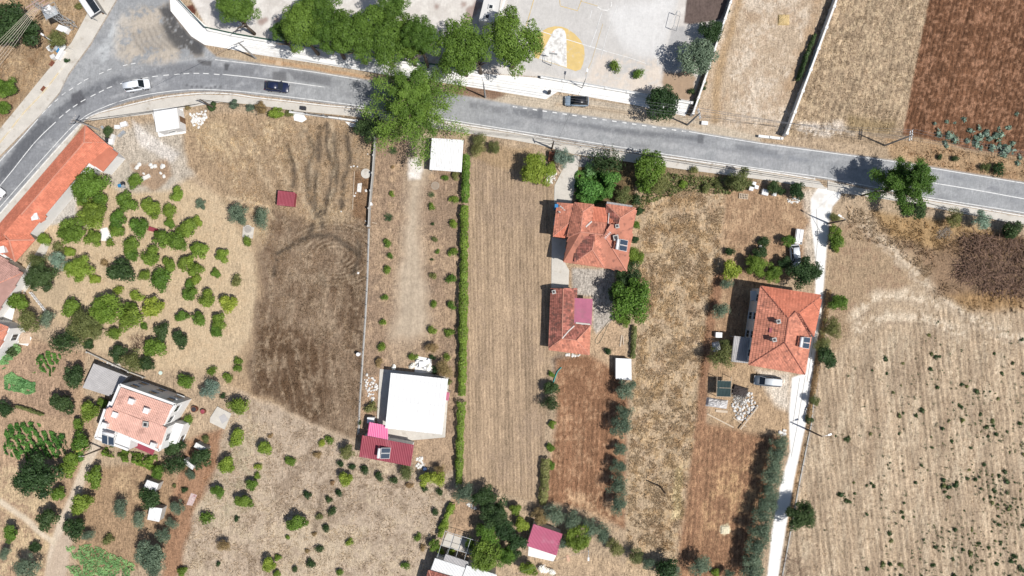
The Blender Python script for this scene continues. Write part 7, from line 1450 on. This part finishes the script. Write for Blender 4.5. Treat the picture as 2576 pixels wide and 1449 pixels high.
# round discs, dishes, tubs
def disc(name, label, cat, atD, r, h_, m, inner=None):
    x, y = P(*atD); root = thing(name, label, cat, (x, y, ground_z(x, y))); MB().tube([(0, 0, -.1), (0, 0, h_)], r, 24).build('body', m, root); MB().tube([(0, 0, h_ - .03), (0, 0, h_ + .012)], r * .82, 24).build('top', inner or m, root); return root
disc('well_cover', 'round concrete well cover beside the thin grey wall', 'well cover', (921, 437), .9, .25, M_PAVE); disc('white_drum', 'small white round drum on the wire fence line', 'drum', (904, 890), .34, 1.2, M_TANK); disc('water_drum', 'white round drum by the thin grey wall', 'drum', (934, 514), .32, .9, M_TANK)
disc('metal_drum', 'open rusty brown drum beside the white annex', 'drum', (492, 1028), .55, .8, M_RUST, M_DARK); disc('metal_drum', 'smaller rusty drum right of the open drum', 'drum', (513, 1034), .45, .6, M_RUST, M_CRED)
disc('water_tank', 'round grey water tank beside the porch of the long building', 'tank', (243, 432), .75, 1.2, M_STEEL, M_CORG); disc('well_ring', 'pale concrete ring in the orchard clearing', 'well', (625, 577), .8, .3, M_PAVE, M_STONEG); disc('cistern_cover', 'pale green round lid on the gravel by the orchard', 'lid', (404, 938), .35, .1, mat('pale mint enamel', c(214, 238, 226), .5)); disc('tyre_ring', 'faint concrete ring on the strip right of the drive', 'ring', (1095, 467), .75, .06, mat('dusty ring', c(176, 160, 140), .9), mat('dusty soil', c(168, 146, 122), .9)); disc('blue_barrel', 'blue barrel beside the debris near the red roof', 'barrel', (1070, 1178), .35, .8, mat('dark blue plastic', (.03, .06, .14), .5))
tag(MB().prism(gp([(612, 570), (640, 572), (636, 600), (610, 596)]), -.05, .12).build('paved_pad', M_PAVE), 'cracked concrete base around the ring in the orchard', 'slab')
tag(MB().prism(gp([(253, 575), (270, 572), (285, 606), (256, 606)]), -.05, .1).build('garden_slab', M_WHITE), 'white broken slab among the orchard trees', 'slab'); tag(MB().prism(gp([(530, 1050), (548, 1022), (583, 1040), (566, 1080), (529, 1062)]), -.05, .22).build('paved_pad', M_PAVE), 'pale concrete base with grate above the meadow', 'slab'); tag(MB().prism(gp([(552, 1048), (566, 1040), (575, 1055), (560, 1066)]), .221, .26).build('grate', M_CORG), 'pale metal grate on the concrete base', 'grate')
tag(MB().prism(gp([(376, 569), (398, 576), (397, 586), (375, 580)]), -.02, .45).build('wooden_table', M_CRED), 'faded red table between orchard trees', 'table'); tag(MB().prism(gp([(481, 1240), (496, 1245), (484, 1272), (469, 1270)]), -.02, .03).build('carpet', mat('faded pink patterned carpet', c(214, 186, 180), .95, .2, 2.5, dirt=(c(176, 92, 96), 1.6, .54, .7))), 'faded red and white carpet on the brown path', 'carpet')
tag(MB().prism(gp([(900, 462), (911, 460), (908, 484), (898, 482)]), -.02, .05).build('board', M_STONE), 'pale rectangular board near the thin grey wall', 'board'); tag(MB().prism(gp([(218, 559), (240, 567), (232, 578), (214, 574)]), -.02, .5).build('bench', M_PLANK), 'pale timber bench under the orchard thicket', 'bench')
for i, (x, y) in enumerate(((362, 450), (373, 445))): box_thing('crate', ['pale crate right of the round green bush', 'white crate at the upper right of the round green bush'][i], 'crate', (x, y), 1.0, .6, .4, .5, M_STONE)
for i, (x, y, m_) in enumerate(((305, 468, M_BLUE), (312, 462, M_DARK), (313, 470, M_STEEL))): box_thing('drum_box', ['pale blue container left of the orchard bush', 'dark container left of the orchard bush', 'grey container below the dark one'][i], 'container', (x, y), .55, .5, .6, .3, m_)
for i, (x, y, m_, w_) in enumerate(((299, 321, M_TANK, .9), (315, 314, M_TANK, 1.1), (313, 335, M_STEEL, .7), (305, 342, M_STEEL, .6), (288, 345, M_PLASTB, .8), (283, 358, M_TANK, 1.0), (273, 352, M_DARK, .8), (262, 322, M_STEEL, .5))): box_thing('yard_appliance', f'{["white cabinet", "white upright cabinet", "silver box", "small silver box", "pale box", "white chest", "dark box", "tiny silver box"][i]} in the yard behind the long building', 'box', (x, y), w_, w_ * .7, .6, .3 * i, m_)
box_thing('dumpster', 'rusty red container between pavement and blue grey tree', 'container', (1387, 396), 1.0, 1.7, 1.0, -.1, M_RUST); box_thing('water_box', 'small blue tank on the left wing edge of the orange house', 'tank', (1396, 525), .55, .55, 4.6, 0, M_BLUE); box_thing('concrete_bin', 'white box on the verge below the bare field', 'box', (1771, 311), 1.1, .6, .55, -.1, M_TANK); box_thing('utility_box', 'dark steel box on the pavement left of the conifer', 'box', (765, 274), .9, .6, .8, -.1, M_DARK); box_thing('oven', 'white outdoor oven left of the white roofed house', 'oven', (936, 1054), 1.2, 1.0, 1.4, -.05, M_TANK); box_thing('washer', 'white appliance above the lean-to of the lane house', 'appliance', (1805, 842), 1.1, .9, .9, -.05, M_TANK); box_thing('white_tub', 'white tub at the foot of the leafy tree by the lane', 'tub', (1915, 623), 1.0, .6, .4, -.4, M_TANK); box_thing('yellow_tub', 'yellow tub beside the green crops at lower left', 'tub', (196, 1134), 1.1, .6, .35, .2, mat('yellow plastic', c(244, 208, 92), .5)); box_thing('cardboard_box', 'flattened brown cardboard box on the road verge', 'cardboard', (701, 160), 1.0, .7, .08, -.1, mat('cardboard', c(216, 180, 140), .9)); box_thing('sign_box', 'dark sign panel at the edge of the white pavement', 'sign', (1381, 236), .5, .35, 1.8, .4, M_DARK)
# patio set
pt = thing('patio_table', 'white table on the small white patio', 'table', (*P(1062, 915), 0)); MB().box(0, 0, .7, 1.0, 1.0, .05).build('table_top', M_TANK, pt)
for sx, sy in ((-.42, -.42), (.42, -.42), (.42, .42), (-.42, .42)): MB().tube([(sx, sy, .05), (sx, sy, .7)], .03).build('leg', M_TANK, pt)
for i, (x, y) in enumerate(((1053, 908), (1070, 925), (1052, 920), (1080, 905))):
    ch = thing('garden_chair', ['white chair upper left of the patio table', 'white chair lower right of the patio table', 'white chair left of the patio table', 'white chair right of the patio table'][i], 'chair', (*P(x, y), .08), i * 1.4, 'chairs around the patio table'); MB().box(0, 0, .42, .5, .5, .05).build('seat', M_TANK, ch); MB().box(-.24, 0, .45, .05, .5, .45).build('backrest', M_TANK, ch)
    for sx, sy in ((-.2, -.2), (.2, -.2), (.2, .2), (-.2, .2)): MB().tube([(sx, sy, 0), (sx, sy, .42)], .025).build('leg', M_TANK, ch)
# gates on the lower pavement and small walls
gt = thing('sliding_gate', 'dark slatted sliding gate on the lower pavement left of the conifer', 'gate', (*P(775, 290), 0), -.14)
for k in range(22): MB().box(-.2 + k * .2, 0, .15, .1, .05, 1.4).build('slat', M_DARK, gt)
for z_ in (.15, 1.5): MB().box(1.9, 0, z_, 4.4, .08, .08).build('rail', M_DARK, gt)
tag(MB().prism(gp([(737, 285), (765, 290), (772, 300), (760, 308), (740, 303)]), -.05, .06).build('gate_slab', M_WHITE), 'pale slab inside the sliding gate', 'slab')
tag(MB().prism(gp([(868, 306), (900, 312), (900, 322), (880, 318)]), -.05, .06).build('gate_slab', M_WHITE), 'pale blue slab left of the dark tree under the conifer', 'slab')
# fallen white fence by the left houses
wf = thing('picket_fence', 'white picket fence on the bank left of the orchard', 'fence', (*P(105, 765), 0), -.9)
for k in range(9): MB().box(-2.6 + k * .65, 0, 0, .45, .08, .9).build('picket', M_TANK, wf)
for z_ in (.25, .7): MB().box(0, .06, z_, 5.6, .05, .08).build('rail', M_TANK, wf)
hedge('low dark ivy along the shaded side of the long white wall', [(2046, 90), (2024, 150), (2003, 205)], 9, .9, 'dark', 90)
